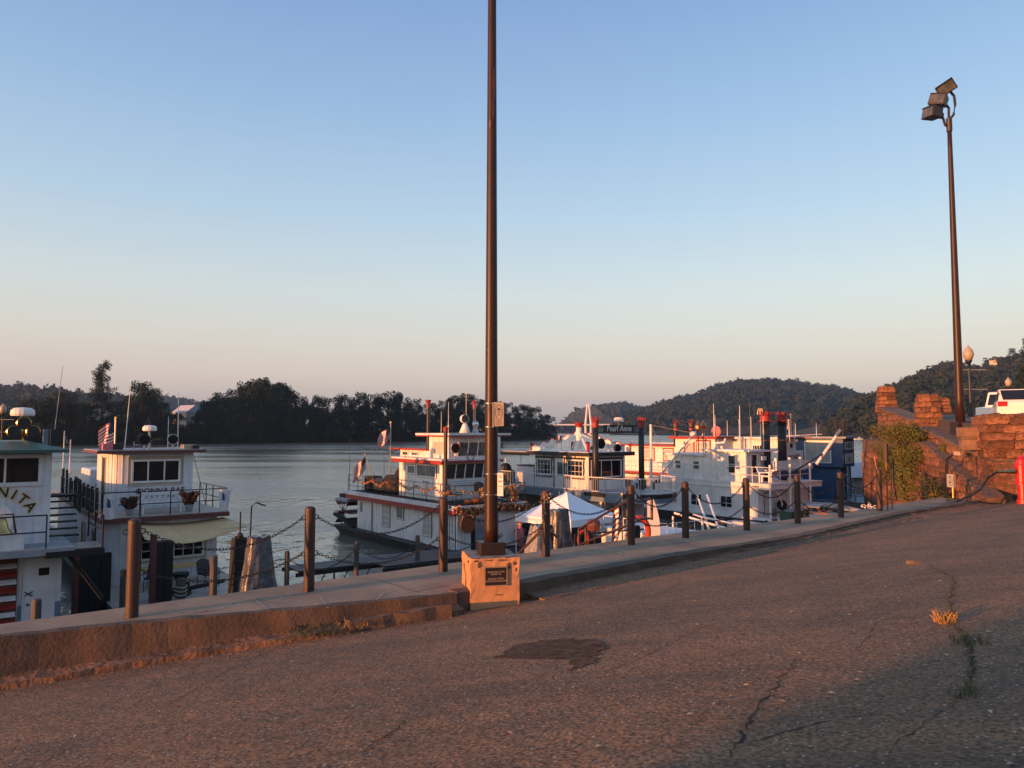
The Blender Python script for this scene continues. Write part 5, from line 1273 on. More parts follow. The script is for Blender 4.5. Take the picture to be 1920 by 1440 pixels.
for x in (1.7, 2.3, 2.9, 3.4): G().hexa([(x - .05, 2.62, 4.72), (x, 2.62, 4.72), (x, 2.66, 4.72), (x - .05, 2.66, 4.72), (x + .06, 2.62, 5.45), (x + .11, 2.62, 5.45), (x + .11, 2.66, 5.45), (x + .06, 2.66, 5.45)]).build('slanted_mullion', 'white', b)
deckbox(b, 'pilothouse_fascia', 'red2', .92, 4.7, 2.2, 5.5, 5.72, 5.78); deckbox(b, 'pilothouse_roof', 'white2', .9, 4.72, 2.18, 5.52, 5.781, 5.89)
H3 = ((6.77, 7.4, 4.66, 4.9), (5.65, 6.37, 4.66, 4.9))
wallbox(b, 'texas_cabin', 'white', 1.2, 3.4, 4.6, 7.7, 4.2, 4.97, .3, sides='L')
for h in H3: window(b, 'L', 1.2, *h, 'white', 'glass', .05, 2, 1)
deckbox(b, 'texas_roof', 'red2', 1.0, 3.6, 4.62, 8.7, 4.98, 5.07)
for x, y, zb in ((1.2, 4.72, 5.0), (3.9, 4.4, 5.0)):
    o = G().tube([(x, y, zb), (x, y, 7.2)], .085, 10).build('chimney_stack', 'blackpaint', b); G().lathe([(.09, 7.2), (.10, 7.45), (.17, 7.62), (.15, 7.62), (.08, 7.45)], 10, (x, y, 0)).build('flared_crown', 'red2', o)
for x, y in ((.58, 1.98), (3.55, 1.98)):
    o = G().tube([(x, y, 2.58), (x, y, 6.0)], .10, 10).build('jackstaff', 'blackpaint', b); G().lathe([(.11, 5.98), (.13, 6.15), (.09, 6.2)], 10, (x, y, 0)).build('cap', 'red2', o)
spot(b, (1.25, 2.15, 5.15), .26, .35, 'blackpaint', 'chrome', .25); G().lathe([(.30, 5.90), (.12, 6.35), (.05, 6.4), (.05, 6.5)], 14, (2.5, 3.2, 0)).build('light_cone', 'white', b, smooth=True)
spot(b, (2.5, 3.2, 6.62), .24, .4, 'blackpaint', 'white', .02); G().sphere((3.15, 3.2, 6.35), .17, 12, 8).build('chrome_ball_light', 'chrome', b); G().lathe([(.18, 5.9), (.08, 6.2)], 10, (3.15, 3.2, 0)).build('lamp_stand', 'steel', b)
for x, z, r in ((1.05, 6.22, .12), (2.75, 6.15, .09), (2.95, 6.05, .08), (1.75, 5.3, .10), (1.95, 5.2, .09)): horn(b, (x, 2.3, z), r, .4)
mast(b, (1.2, 3.4, 5.9), (1.2, 3.4, 7.0), .02, 'steel'); mast(b, (1.75, 3.6, 5.9), (1.75, 3.6, 7.5), .02, 'steel'); mast(b, (3.1, 4, 5.9), (3.1, 4, 8.1), .02, 'steel'); mast(b, (3.7, 4, 5.9), (3.7, 4, 7.7), .02, 'steel')
G().tube([(2.0 + .2 * math.cos(2 * PI * k / 14), 1.93, 4.72 + .2 * math.sin(2 * PI * k / 14)) for k in range(15)], .025, 5).build('roof_hoop', 'black', b)
railing(b, [(-.22, 11.3), (-.22, -.15), (3.8, -.15)], 2.57, .92, 'black', .014, 1.25, 2, .018)
g = G(); g.grid(lambda u, v: (-.2, 11.3 - 4.3 * u, 2.6 + .62 * v), 4, 1); 
deckbox(b, 'dark_screen', 'blackmatt', 2.9, 3.0, 7.2, 11.2, 2.57, 3.75); deckbox(b, 'white_post', 'white', 3.62, 3.86, 1.95, 2.2, 2.6, 5.7)
for y in (2.2, .7, -.1): G().tube([(3.84, y, 2.57), (3.84, y, 2.57 + .9)], .03, 5).build('stanchion', 'black', b)
# sternwheel at the stern
g = G(); c_ = (1.7, 12.9, 1.15)
for k in range(10):
    a = PI * k / 5; g.hexa([(0.1, c_[1] + q * math.cos(a) + w_ * math.sin(a), c_[2] + q * math.sin(a) - w_ * math.cos(a)) for q, w_ in ((.75, -.02), (1.15, -.02), (1.15, .02), (.75, .02))] + [(3.4, c_[1] + q * math.cos(a) + w_ * math.sin(a), c_[2] + q * math.sin(a) - w_ * math.cos(a)) for q, w_ in ((.75, -.02), (1.15, -.02), (1.15, .02), (.75, .02))])
    for x in (.2, 1.7, 3.3): g.tube([(x, c_[1], c_[2]), (x, c_[1] + 1.1 * math.cos(a), c_[2] + 1.1 * math.sin(a))], .03, 4)
g.tube([(-.1, c_[1], c_[2]), (3.6, c_[1], c_[2])], .09, 8); g.build('paddle_wheel', 'maroon', b)
G().hexa([(-.3, 10.6, .5), (0, 10.6, .5), (0, 13.2, 1.0), (-.3, 13.2, 1.0), (-.3, 10.6, .62), (0, 10.6, .62), (0, 13.2, 1.15), (-.3, 13.2, 1.15)]).build('wheel_beam', 'blackmatt', b); deckbox(b, 'stern_davit', 'greydeck', -.3, .4, 11.3, 12.9, 1.9, 2.05)
B3 = b
def garland(label, pts, n, size, mats, group='autumn garlands on the white three-deck boat', spread=.09):
    t = thing('garland', label, 'garland', pts[0], 0, group); o_ = Vector(pts[0])
    for m_ in mats:
        g = G()
        for _ in range(n // len(mats)):
            u = random.random() * (len(pts) - 1); i = min(int(u), len(pts) - 2); p = Vector(pts[i]).lerp(Vector(pts[i + 1]), u - i) - o_ + Vector((random.gauss(0, spread), random.gauss(0, spread), random.gauss(0, spread)))
            a = Vector((random.gauss(0, 1), random.gauss(0, 1), random.gauss(0, 1))).normalized() * size; c2 = a.cross(Vector((random.gauss(0, 1), random.gauss(0, 1), random.gauss(0, 1)))).normalized() * size * .6; g.quad(p - a, p + c2, p + a, p - c2)
        g.build('leaves', m_, t)
    return t
garland('thick orange and gold leaf garland along the front deck edge', [onboat(B3, x, -.36, 2.38 - .06 * math.sin(x * 2.2)) for x in np.linspace(-.25, 3.95, 16)], 1300, .075, ['orange', 'leafred', 'leafgold', 'leafpale', 'bushdark'])
pts = []
for k in range(34):
    y = 10.6 - k * .31; pts.append(onboat(B3, -.26, y, 3.36 - .28 * abs(math.sin(y * 1.9))))
garland('thin swagged bunting of pale leaves along the side rail', pts, 700, .045, ['leafgold', 'leafpale', 'orange'], spread=.03)
pts = [onboat(B3, x, -.2, 3.36 - .25 * abs(math.sin(x * 2.4))) for x in np.linspace(.1, 3.7, 14)]; garland('pale swag of corn leaves along the front upper rail', pts, 320, .05, ['leafpale', 'leafgold'], spread=.035)
def pumpkin(label, loc, r):
    t = thing('pumpkin', label, 'pumpkin', loc, 0, 'pumpkins on the upper deck'); g = G(); n = 20
    prof = [(.15, .0), (.7, .08), (1.0, .4), (.98, .75), (.6, 1.12), (.1, 1.1)]
    vs = [(r * q * (1 - .08 * (j % 2)) * math.cos(2 * PI * j / n), r * q * (1 - .08 * (j % 2)) * math.sin(2 * PI * j / n), r * z) for q, z in prof for j in range(n)]
    g.add(vs, [(i * n + j, i * n + (j + 1) % n, (i + 1) * n + (j + 1) % n, (i + 1) * n + j) for i in range(5) for j in range(n)]); g.build('shell', 'orange', t, smooth=True); G().tube([(0, 0, r * 1.05), (.02, 0, r * 1.4)], r * .1, 5).build('stem', 'stem', t)
pumpkin('larger orange pumpkin beside the patio chair', onboat(B3, 1.15, .25, 2.576), .22); pumpkin('smaller orange pumpkin next to the chair legs', onboat(B3, .75, .3, 2.576), .18)
wirechair('dark sling chair on the left of the autumn upper deck', onboat(B3, .35, .8, 2.576), TH + .5); wirechair('dark sling chair on the right of the autumn upper deck', onboat(B3, 2.2, 1.3, 2.576), TH - .3)
def sheaf(label, loc, s=1.):
    t = thing('corn_sheaf', label, 'decoration', loc, 0, 'dried corn bundles')
    for m_ in ('leafpale', 'leafgold', 'darkorange'):
        g = G()
        for _ in range(130):
            a = random.uniform(0, 6.28); r = random.uniform(0, .3) * s; h = random.uniform(.05, .75) * s; p = Vector((r * math.cos(a), r * math.sin(a), h)); l = Vector((random.gauss(0, .06), random.gauss(0, .06), .1)) * s; w = Vector((random.gauss(0, .03), random.gauss(0, .03), 0)) * s; g.quad(p - l, p + w, p + l, p - w)
        g.build('stalks', m_, t)
sheaf('dried corn bundle on the upper deck by the pole', onboat(B3, 1.75, .3, 2.576)); sheaf('dried corn bundle right of the tall pole on the upper deck', onboat(B3, 3.3, .2, 2.576)); sheaf('heap of dried flowers on the bow deck under the garland', onboat(B3, 1.2, -1.2, .45), 1.2)
ps = thing('pumpkin_sign', 'big flat orange pumpkin board hanging under the garland', 'decoration', onboat(B3, .36, -.32, 1.74), TH)
G().lathe([(.001, 0), (.40, 0), (.40, .05), (.001, .05)], 20, (0, 0, 0), '-y').build('board', 'darkorange', ps)
sc_ = thing('scarecrow', 'small red and pink scarecrow figure by the doorway', 'decoration', onboat(B3, 3.35, -.35, .5), TH)
G().lathe([(.08, 0), (.2, .3), (.22, .6), (.08, .95)], 8).build('dress', 'pink', sc_); G().sphere((0, 0, 1.05), .12).build('head', 'leafpale', sc_); G().lathe([(.2, 1.1), (.1, 1.16), (.02, 1.3)], 8).build('hat', 'red', sc_); G().tube([(-.34, 0, .7), (0, 0, .85), (.34, 0, .7)], .05, 5).build('arms', 'red', sc_)
cv = thing('covered_grill', 'black covered grill and deck furniture behind the side bunting', 'deck furniture', onboat(B3, 0, 0, 2.576), TH)
G().box(.5, 1.6, 6.8, 8.3, 0, 1.0).build('cover', 'blackmatt', cv, bevel=.12); G().box(.45, 1.3, 8.4, 9.6, 0, .75).build('cover', 'black', cv, bevel=.12); G().box(.4, 1.2, 9.7, 10.6, 0, .85).build('cover', 'blackmatt', cv, bevel=.1); G().sphere((1.1, 7.4, 1.05), .35, 10, 6).build('lid', 'blackmatt', cv)
flag('american_flag', 'American flag flying from the tall pole above the aft deck', onboat(B3, .9, 8.3, 2.576), R(25), .95, .8, 3.9, sag=.75, pr=.035)
flag('american_flag', 'lower American flag on a slanted staff over the covered grill', onboat(B3, .2, 8.9, 3.2), R(15), .8, .75, 1.5, sag=.9, pr=.02, lean=-.5)
for y, h in ((11.2, 3.0), (9.5, 1.6), (6.9, 2.5), (4.6, 2.9)): mast(b, (-.2, y, 2.57), (-.2, y, 2.57 + h), .02, 'black', 'light_pole')
g = G()
for (y0, z0), (y1, z1) in (((11.2, 5.5), (6.9, 5.05)), ((6.9, 5.05), (4.6, 5.4))):
    L = [(-.2, y0 + (y1 - y0) * u, z0 + (z1 - z0) * u - 1.0 * u * (1 - u)) for u in [k / 12 for k in range(13)]]; g.tube(L, .006, 3)
    for q in L[1:-1]: g.sphere((q[0], q[1], q[2] - .04), .035, 5, 4)
g.build('string_lights', 'black', b)
# ---- Pearl Anne
b = thing('sternwheeler', 'white boat with black stacks, Pearl Anne board and scalloped black trim', 'boat', (4.52, 38.64, 0), TH, 'sternwheelers and towboats moored bow-in')
g = G(); g.hexa([(.2, -1, -.6), (4.0, -1, -.6), (4.0, 14, -.6), (.2, 14, -.6), (0, -2.5, .5), (4.2, -2.5, .5), (4.2, 14.5, .5), (0, 14.5, .5)]); g.build('hull', 'hullblack', b)
wallbox(b, 'lower_wall', 'white2', .7, 3.9, .6, 12, .5, 2.35, .22, hF=((1.3, 2.0, .9, 2.0),), sides='F')
deckbox(b, 'lower_gallery', 'black', .62, .7, 1.5, 12, .5, 2.3); window(b, 'F', .6, 1.35, 1.95, 1.3, 2.05, 'white', 'glass', .05, 2, 2)  # black gallery sheet paints in the shade of the recessed lower deck
dk = [(0, 14), (0, -.4), (.25, -1.3), (.8, -2.1), (1.6, -2.5), (2.6, -2.5), (3.4, -2.1), (3.95, -1.3), (4.2, -.4), (4.2, 14)]
G().prism(dk, 2.36, 2.76).build('deck_edge', 'bluegrey', b); G().prism([(x * .99 + .02, y + .02) for x, y in dk], 2.761, 2.80).build('upper_deck', 'greydeck', b)
g_ = G()
for (x0, y0), (x1, y1) in zip(dk[2:8], dk[3:8]): scallop(b, (lambda a, z, d, x0=x0, y0=y0, x1=x1, y1=y1: (x0 + (x1 - x0) * a + d * .3, y0 + (y1 - y0) * a - .03 - d * .7, z)), 0, 1, 2.82, .22, 'black', .16)
F = fn('L', .0); scallop(b, F, -.4, 1.2, 2.80, .2, 'black', .15)
railing(b, dk[:9], 2.80, .80, 'white', .022, 1.3, 0, .024, bal=.15, base=True)
HS = ((4.6, 5.85, 3.47, 4.42), (3.5, 4.3, 2.85, 4.5), (1.9, 3.2, 3.47, 4.42)); HF = ((.75, 3.05, 3.47, 4.44),)
wallbox(b, 'cabin_wall', 'white', .6, 3.35, 1.5, 6.1, 2.80, 4.66, .13, hL=HS, hF=HF)
for h in (HS[0], HS[2]):
    w = window(b, 'L', .6, *h, 'white', 'glass', .06, 4, 3, None, mw=.02)
    Fl = fn('L', .6); g = G()
    for q in ((h[0] - .16, h[1] + .16, h[3] + .02, h[3] + .13), (h[0] - .1, h[1] + .1, h[2] - .1, h[2] - .02)): fbox(g, Fl, *q, -.01, .05)
    for a0, s_ in ((h[0] - .09, 1), (h[1] + .02, 1)):
        for k in range(8):
            z0, z1 = h[2] + (h[3] - h[2]) * k / 8, h[2] + (h[3] - h[2]) * (k + 1) / 8; e = .03 * math.sin(k * 1.6); fbox(g, Fl, a0 + e * .5, a0 + .07 + e, z0, z1, -.01, .045)
    g.tube([Fl((h[0] + h[1]) / 2, h[3] + .1, .03), Fl((h[0] + h[1]) / 2, h[3] + .26, .03)], .03, 5); g.build('carved_trim', 'black', w)
d_ = deckbox(b, 'door', 'white', .585, .6, 3.5, 4.3, 2.82, 4.48); deckbox(d_, 'door_pane', 'glassgrey', .575, .585, 3.6, 4.05, 3.5, 4.25)
for q in ((3.42, 3.5, 2.82, 4.56), (4.3, 4.38, 2.82, 4.56), (3.5, 4.3, 4.48, 4.56)): fbox(G(), fn('L', .6), *q, 0, .04).build('door_trim', 'black', b)
w = window(b, 'F', 1.5, *HF[0], 'white', 'glass', .06, 3, 1, 'black', .11); deckbox(w, 'orange_curtain', 'orange', 1.05, 1.3, 1.482, 1.488, 3.53, 4.38)
deckbox(b, 'cabin_roof', 'white', .3, 3.75, 1.15, 6.45, 4.66, 4.86); 
scallop(b, fn('L', .29), 1.15, 6.45, 4.84, .22, 'black', .16); scallop(b, fn('F', 1.14), .3, 3.75, 4.84, .22, 'black', .16)
scallop(b, fn('L', .5), 6.5, 11.5, 4.74, .2, 'black', .16); deckbox(b, 'aft_canopy', 'greydeck', .5, 3.6, 6.5, 11.5, 4.74, 4.80)
for x, y in ((.6, 11.2), (.6, 9), (3.5, 11.2)): G().tube([(x, y, 2.8), (x, y, 4.74)], .03, 6).build('canopy_post', 'white', b)
deckbox(b, 'deck_locker', 'white2', .9, 1.9, 6.6, 8.2, 2.8, 3.9); deckbox(b, 'locker_lid', 'black', .85, 1.95, 6.55, 8.25, 3.9, 3.95)
# arched wave trim from the centre post to the roof corners
ctr = Vector((2.0, 3.8, 0)); 
pst = G().tube([ctr + Vector((0, 0, 4.86)), ctr + Vector((0, 0, 6.2))], .17, 12).build('centre_post', 'white', b)
G().lathe([(.18, 6.2), (.2, 6.3), (.30, 6.48), (.22, 6.42), (.1, 6.42)], 8, (ctr.x, ctr.y, 0)).build('crown', 'red', pst)
for cx, cy, wavy in ((.45, 6.2, 1), (3.6, 1.3, 1), (.45, 1.35, 0), (3.6, 6.2, 0)):
    d = Vector((cx, cy, 0)) - ctr; e = d.normalized(); nrm = Vector((-e.y, e.x, 0)) * .025
    if wavy:
        n = 40; up, dn = [], []
        for k in range(n + 1):
            u = k / n; z = 6.05 - (6.05 - 5.12) * u ** .85; wv = .07 * math.sin(u * 2 * PI * 5.5 + .6); p = ctr + d * u
            up.append(p + Vector((0, 0, z + wv))); dn.append(p + Vector((0, 0, max(4.86, 5.95 - (5.95 - 4.80) * u ** .95 - .1))))
        G().add([q + nrm for q in up + dn] + [q - nrm for q in up + dn], [(k, k + 1, n + 2 + k, n + 1 + k) for k in range(n)] + [(2 * n + 2 + k + 1, 2 * n + 2 + k, 3 * n + 3 + k, 3 * n + 4 + k) for k in range(n)]).build('arched_panel', 'white', b)
        G().tube(up, .035, 6).build('wave_trim', 'red', b); G().tube([(cx, cy, 4.86), (cx, cy, 5.35)], .05, 6).build('corner_post', 'red', b); G().tube([(cx - e.x * .2, cy - e.y * .2, 5.25), (cx + e.x * .1, cy + e.y * .1, 5.2)], .05, 5).build('scroll', 'red', b)
    else:
        G().tube([ctr + Vector((0, 0, 6.0)), (cx - e.x * .2, cy - e.y * .2, 4.95)], .07, 6).build('strut', 'white', b); G().tube([(cx, cy, 4.86), (cx - e.x * .08, cy - e.y * .08, 5.35)], .09, 6).build('strut_foot', 'red', b)
for x, y, z, r in ((1.55, 2.6, 5.25, .16), (1.6, 2.2, 5.05, .13), (2.0, 2.0, 5.3, .3), (2.9, 1.6, 5.05, .24)): spot(b, (x, y, z), r, .3, 'blackpaint', 'blackpaint', .1)
for x, y in ((2.75, 2.2), (3.2, 2.0)): G().lathe([(.12, 4.86), (.08, 5.1), (.1, 5.2), (.03, 5.3)], 8, (x, y, 0)).build('deck_light', 'white2', b)
stack(b, .18, .5, 2.55, 6.45, .16, 'red2'); stack(b, 3.62, .5, 2.55, 6.45, .16, 'red2')
for z in (6.28, 5.93): G().tube([(.18, .5, z), (3.62, .5, z)], .02, 5).build('sign_bar', 'black', b)
sg = thing('name_sign', 'black hanging board reading Pearl Anne in pale letters between two stacks', 'sign', (4.52 + .8 * 1.9 - .6 * .5, 38.64 + .6 * 1.9 + .8 * .5, 0), TH)
G().ext([(-1.12, -.03, 5.90), (1.12, -.03, 5.90), (1.16, -.03, 6.0), (1.10, -.03, 6.1), (1.16, -.03, 6.22), (1.10, -.03, 6.32), (-1.10, -.03, 6.32), (-1.16, -.03, 6.22), (-1.10, -.03, 6.1), (-1.16, -.03, 6.0)], (0, .05, 0)).build('board', 'black', sg)
text('Pearl Anne', .44, 'signwhite', sg, (0, -.035, 6.12), FRONT, .006, .004, sx_=.95, shear=.08); radar(sg, (0, 0, 6.5), .27, .2)
PA = b
flag('american_flag', 'small American flag on the Pearl Anne roof beside the centre post', onboat(PA, 1.35, 4.6, 4.86), R(20), .42, .42, .95, sag=.3, pr=.015)
cr = thing('deck_crane', 'dark slanted davit crane on the aft deck by the tall pole', 'crane', onboat(PA, -.3, 10.2, 2.8), TH)
G().tube([(0, 0, 0), (1.7, .2, 2.4)], .07, 6).build('boom', 'black', cr); G().tube([(1.7, .2, 2.4), (1.72, .2, 1.4)], .015, 4).build('line', 'black', cr); G().box(-.4, .5, -.3, .5, 0, .8).build('winch', 'blackmatt', cr)
gl = thing('covered_grill', 'black round-lidded grill on the aft deck of the scalloped boat', 'grill', onboat(PA, .6, 9.0, 2.8), TH); G().box(-.5, .5, -.4, .4, 0, .8).build('body', 'blackmatt', gl, bevel=.1); G().sphere((0, 0, .85), .4, 10, 6).build('lid', 'black', gl)
sw = thing('swallowtail_pennant', 'white swallow-tailed pennant with red crest on a slanted pole', 'pennant', onboat(PA, -.6, -2.2, 2.5), TH)
G().tube([(-1.2, -.6, .0), (1.25, .1, 1.35)], .025, 5).build('pole', 'steel', sw); G().ext([(.62, -.06, .92), (1.2, .08, 1.25), (1.35, .12, .15), (1.08, .05, .42), (.92, .0, -.05)], (.0, .02, 0)).build('cloth', 'signwhite', sw); G().ext([(.93, -.02, .95), (1.1, .02, .9), (1.06, .02, .62), (.95, -.02, .66)], (0, -.02, 0)).build('crest', 'maroon', sw)
# ---- big white boat
b = thing('sternwheeler', 'large white two-deck boat with tall black stacks and grooved siding', 'boat', (14.9, 45.63, 0), TH, 'sternwheelers and towboats moored bow-in')
hull(b, -.1, 6.4, -2.5, 12, -.6, .62, 'hullblack'); deckbox(b, 'main_deck', 'white', -.15, 6.4, -2.4, 12, .62, .74)
HL = ((6.53, 7.45, 1.12, 1.62), (4.43, 5.37, 1.08, 1.86), (2.05, 2.98, 1.14, 1.90))
wallbox(b, 'lower_wall', 'white', .3, 5.8, .2, 8.5, .74, 2.45, .12, hL=HL, sides='L')
for h in HL: window(b, 'L', .3, *h, 'white', 'glass', .05, 2, 1)
deckbox(b, 'doorway', 'blackmatt', .9, 1.7, .18, .2, .74, 2.2); deckbox(b, 'door', 'white2', .95, 1.4, .15, .18, .74, 2.15)
deckbox(b, 'deck_fascia', 'white', .22, 5.9, -.70, 9, 2.45, 2.72); deckbox(b, 'upper_deck', 'white2', .18, 5.95, -.74, 9.05, 2.721, 2.80)
HU = ((6.47, 7.06, 3.39, 4.02), (4.89, 5.47, 3.42, 4.03), (2.0, 2.8, 2.85, 4.56))
wallbox(b, 'cabin_wall', 'white', .7, 3.3, 1.22, 4.45, 2.80, 4.68, .12, hL=HU, hF=((1.0, 2.0, 3.2, 4.6),))
wallbox(b, 'aft_cabin_wall', 'white', .7, 3.6, 4.45, 7.7, 2.80, 4.36, .12, hL=HU, sides='L')
for h in HU[:2]: window(b, 'L', .7, *h, 'white', 'glassgrey', .06, 1, 2)
d_ = deckbox(b, 'door', 'white', .68, .7, 1.95, 2.8, 2.72, 4.52); window(d_, 'L', .68, 2.03, 2.62, 3.3, 4.46, 'white', 'glass', .05, 1, 2); G().sphere((.66, 2.72, 3.6), .035).build('handle', 'steel', d_)
window(b, 'F', 1.22, 1.05, 1.75, 3.3, 4.56, 'white', 'glass', .07, 1, 1); window(b, 'F', 1.22, 2.0, 3.1, 3.7, 4.56, 'white', 'glass', .06, 2, 1)
deckbox(b, 'cabin_roof', 'white', .5, 3.6, .9, 4.6, 4.68, 4.80); deckbox(b, 'aft_roof', 'white2', .5, 3.8, 4.4, 8.0, 4.36, 4.48)
lm = deckbox(b, 'house_sign', 'white', 1.75, 2.2, .85, .9, 4.15, 4.4)
railing(b, [(.25, 9), (.25, -.68), (4.6, -.68)], 2.80, .98, 'white', .018, 1.15, 1, .022); railing(b, [(.1, 9), (.1, .4)], .74, .7, 'white', .014, 1.3, 1, .016)
for x, y in ((.3, -.68), (2.4, -.68), (4.6, -.68)): G().tube([(x, y, .74), (x, y, 3.95)], .065, 8).build('deck_post', 'white', b)
text('WINNER', .13, 'black', b, (.215, .3, 2.6), LEFT, .003, .004)
g = G()
for k in range(9): a = PI / 2 * k / 8; g.tube([(.6 + 1.0 * math.cos(a) if k else 1.6, -.6, 1.4 + 1.0 * math.sin(a)), (.6 + 1.0 * math.cos(min(PI / 2, a + .2)), -.6, 1.4 + 1.0 * math.sin(min(PI / 2, a + .2)))], .03, 5)
g.build('deck_knee', 'white', b)
for x in (2.6, 2.9, 3.2): G().tube([(x, -.4, .74), (x, -.4, 2.4)], .03, 5).build('rail_bar', 'white', b)
for z in (1.5, 1.9, 2.2): G().tube([(1.9, -.4, z), (4.4, -.4, z)], .025, 5).build('rail_bar', 'white', b)
G().sphere((2.2, -.2, 1.4), .32, 9, 6).build('capstan', 'blackmatt', b); G().lathe([(.2, .74), (.14, 1.1), (.24, 1.3)], 9, (1.3, -1.5, 0)).build('bitt', 'blackmatt', b)
for k in range(5): G().tube([(.9 + .12 * k, -.3, .75), (1.0 + .16 * k, -.25, 1.35 - .05 * k)], .03, 4).build('tackle', 'black', b)
G().tube([(-.1, -.6, .62), (.0, -.9, .5), (.2, -1, .2)], .13, 8).build('tyre_fender', 'black', b)
st1 = stack(b, 2.76, 1.25, 2.8, 6.95, .28, 'red2'); st2 = stack(b, 4.56, 1.25, 2.8, 6.95, .28, 'red2')
for x in (2.76, 4.56):
    for z, q in ((6.62, .5), (6.45, .38)): G().lathe([(.28, z), (q, z), (q, z + .05), (.28, z + .05)], 14, (x, 1.25, 0)).build('stack_ring', 'red2' if z > 6.5 else 'black', b)
    G().lathe([(.285, 5.35), (.30, 5.37), (.30, 5.42), (.285, 5.44)], 14, (x, 1.25, 0)).build('copper_band', 'copper', b)
G().tube([(2.76, 1.25, 5.6), (4.56, 1.25, 5.6)], .02, 4).build('stay', 'black', b)
g = G(); 
for k in range(34): x = 2.0 + k * .13; g.box(x, x + .06, .2, .24, 3.62, 4.05)
g.box(2.0, 6.4, .19, .25, 3.55, 3.62); g.box(2.0, 6.4, .19, .25, 4.05, 4.1); g.build('picket_rail', 'white', b)
for x in (2.2, 3.7, 4.9): deckbox(b, 'newel', 'white', x, x + .16, .12, .28, 3.5, 4.3)
deckbox(b, 'stair_deck', 'white2', 2.2, 5.8, .3, 1.0, 3.45, 3.55); deckbox(b, 'blue_awning', 'navy', 2.3, 5.2, -.1, .15, 3.05, 3.42)
wb = b
G().lathe([(.09, 4.80), (.09, 5.0), (.3, 5.02)], 8, (1.6, 3.8, 0)).build('roof_vent', 'white', b); G().tube([(1.2, 4.0, 4.8), (1.2, 4.0, 5.2), (1.2, 3.3, 5.25), (1.2, 3.2, 5.5)], .07, 6).build('vent_pipe', 'white', b)
for x, y, z0, z1, m_ in ((1.1, 2.0, 4.8, 7.2, 'white'), (1.7, 1.6, 4.8, 7.9, 'black'), (1.45, 1.4, 4.8, 6.9, 'white'), (2.3, 1.1, 4.8, 6.7, 'white'), (4.9, .9, 5.3, 6.6, 'white'), (5.9, 1.2, 5.3, 6.6, 'white')): mast(b, (x, y, z0), (x - (.1 if m_ == 'black' else 0), y, z1), .03, m_)
for x, y in ((1.9, 6.0), (2.7, 6.2)):
    o = G().tube([(x, y, 4.5), (x, y, 6.0)], .04, 6).build('lantern_post', 'maroon', b); G().lathe([(.05, 6.0), (.22, 6.15), (.24, 6.35), (.12, 6.55), (.03, 6.75)], 8, (x, y, 0)).build('lantern', 'copper', o)
WB = b
bm = thing('boom_crane', 'long pinkish landing-stage boom slanting up to the right in front of the red boat', 'boom', onboat(WB, -.6, 7.6, 2.6), TH)
G().tube([(0, -.2, .2), (0, -3.4, 3.3)], .07, 8).build('boom', 'white', bm); G().tube([(.12, -.2, .1), (.1, -2.9, 2.6)], .03, 6).build('brace', 'white', bm); G().tube([(-.15, .3, -2.2), (-.15, .3, 3.85)], .085, 8).build('mast', 'white2', bm); G().tube([(-.15, .3, 3.8), (0, -3.3, 3.25)], .012, 4).build('stay', 'rope', bm); G().sphere((0, -.1, 0), .2, 8, 5).build('pivot', 'blackmatt', bm); G().tube([(-.15, .3, 3.8), (-3.4, -4.3, 1.2)], .012, 4).build('stay', 'rope', bm); G().tube([(-3.3, -4.0, .3), (0, -3.3, 3.1)], .01, 4).build('stay', 'rope', bm)
b2 = thing('boom_crane', 'black boom and white spar slanting in front of the blue houseboat', 'boom', onboat(WB, 3.6, -1.5, 2.9), TH)
G().tube([(-2.4, 0, .55), (3.0, .4, 2.0)], .05, 6).build('boom', 'black', b2); G().tube([(1.25, .5, 1.0), (2.75, -.2, 3.0)], .10, 8).build('spar', 'white', b2); G().tube([(2.55, -.1, 2.75), (2.85, -.25, 3.15)], .12, 8).build('spar_tip', 'steel', b2)
ck = thing('deck_chair', 'white wooden armchair on the bow deck of the large white boat', 'chair', onboat(WB, 1.35, .35, 2.8), TH + .4)
G().box(-.3, .3, -.3, .3, .36, .42).build('seat', 'white', ck)
for k in range(5): G().hexa([(-.3 + .12 * k, .25, .4), (-.2 + .12 * k, .25, .4), (-.2 + .12 * k, .29, .4), (-.3 + .12 * k, .29, .4), (-.3 + .12 * k, .5, 1.0), (-.2 + .12 * k, .5, 1.0), (-.2 + .12 * k, .54, 1.0), (-.3 + .12 * k, .54, 1.0)]).build('slat', 'white', ck)
for x in (-.38, .3): G().box(x, x + .08, -.35, .4, .6, .64).build('armrest', 'white', ck); G().box(x, x + .08, -.32, -.24, 0, .6).build('leg', 'white', ck); G().box(x, x + .08, .25, .33, 0, .6).build('leg', 'white', ck)
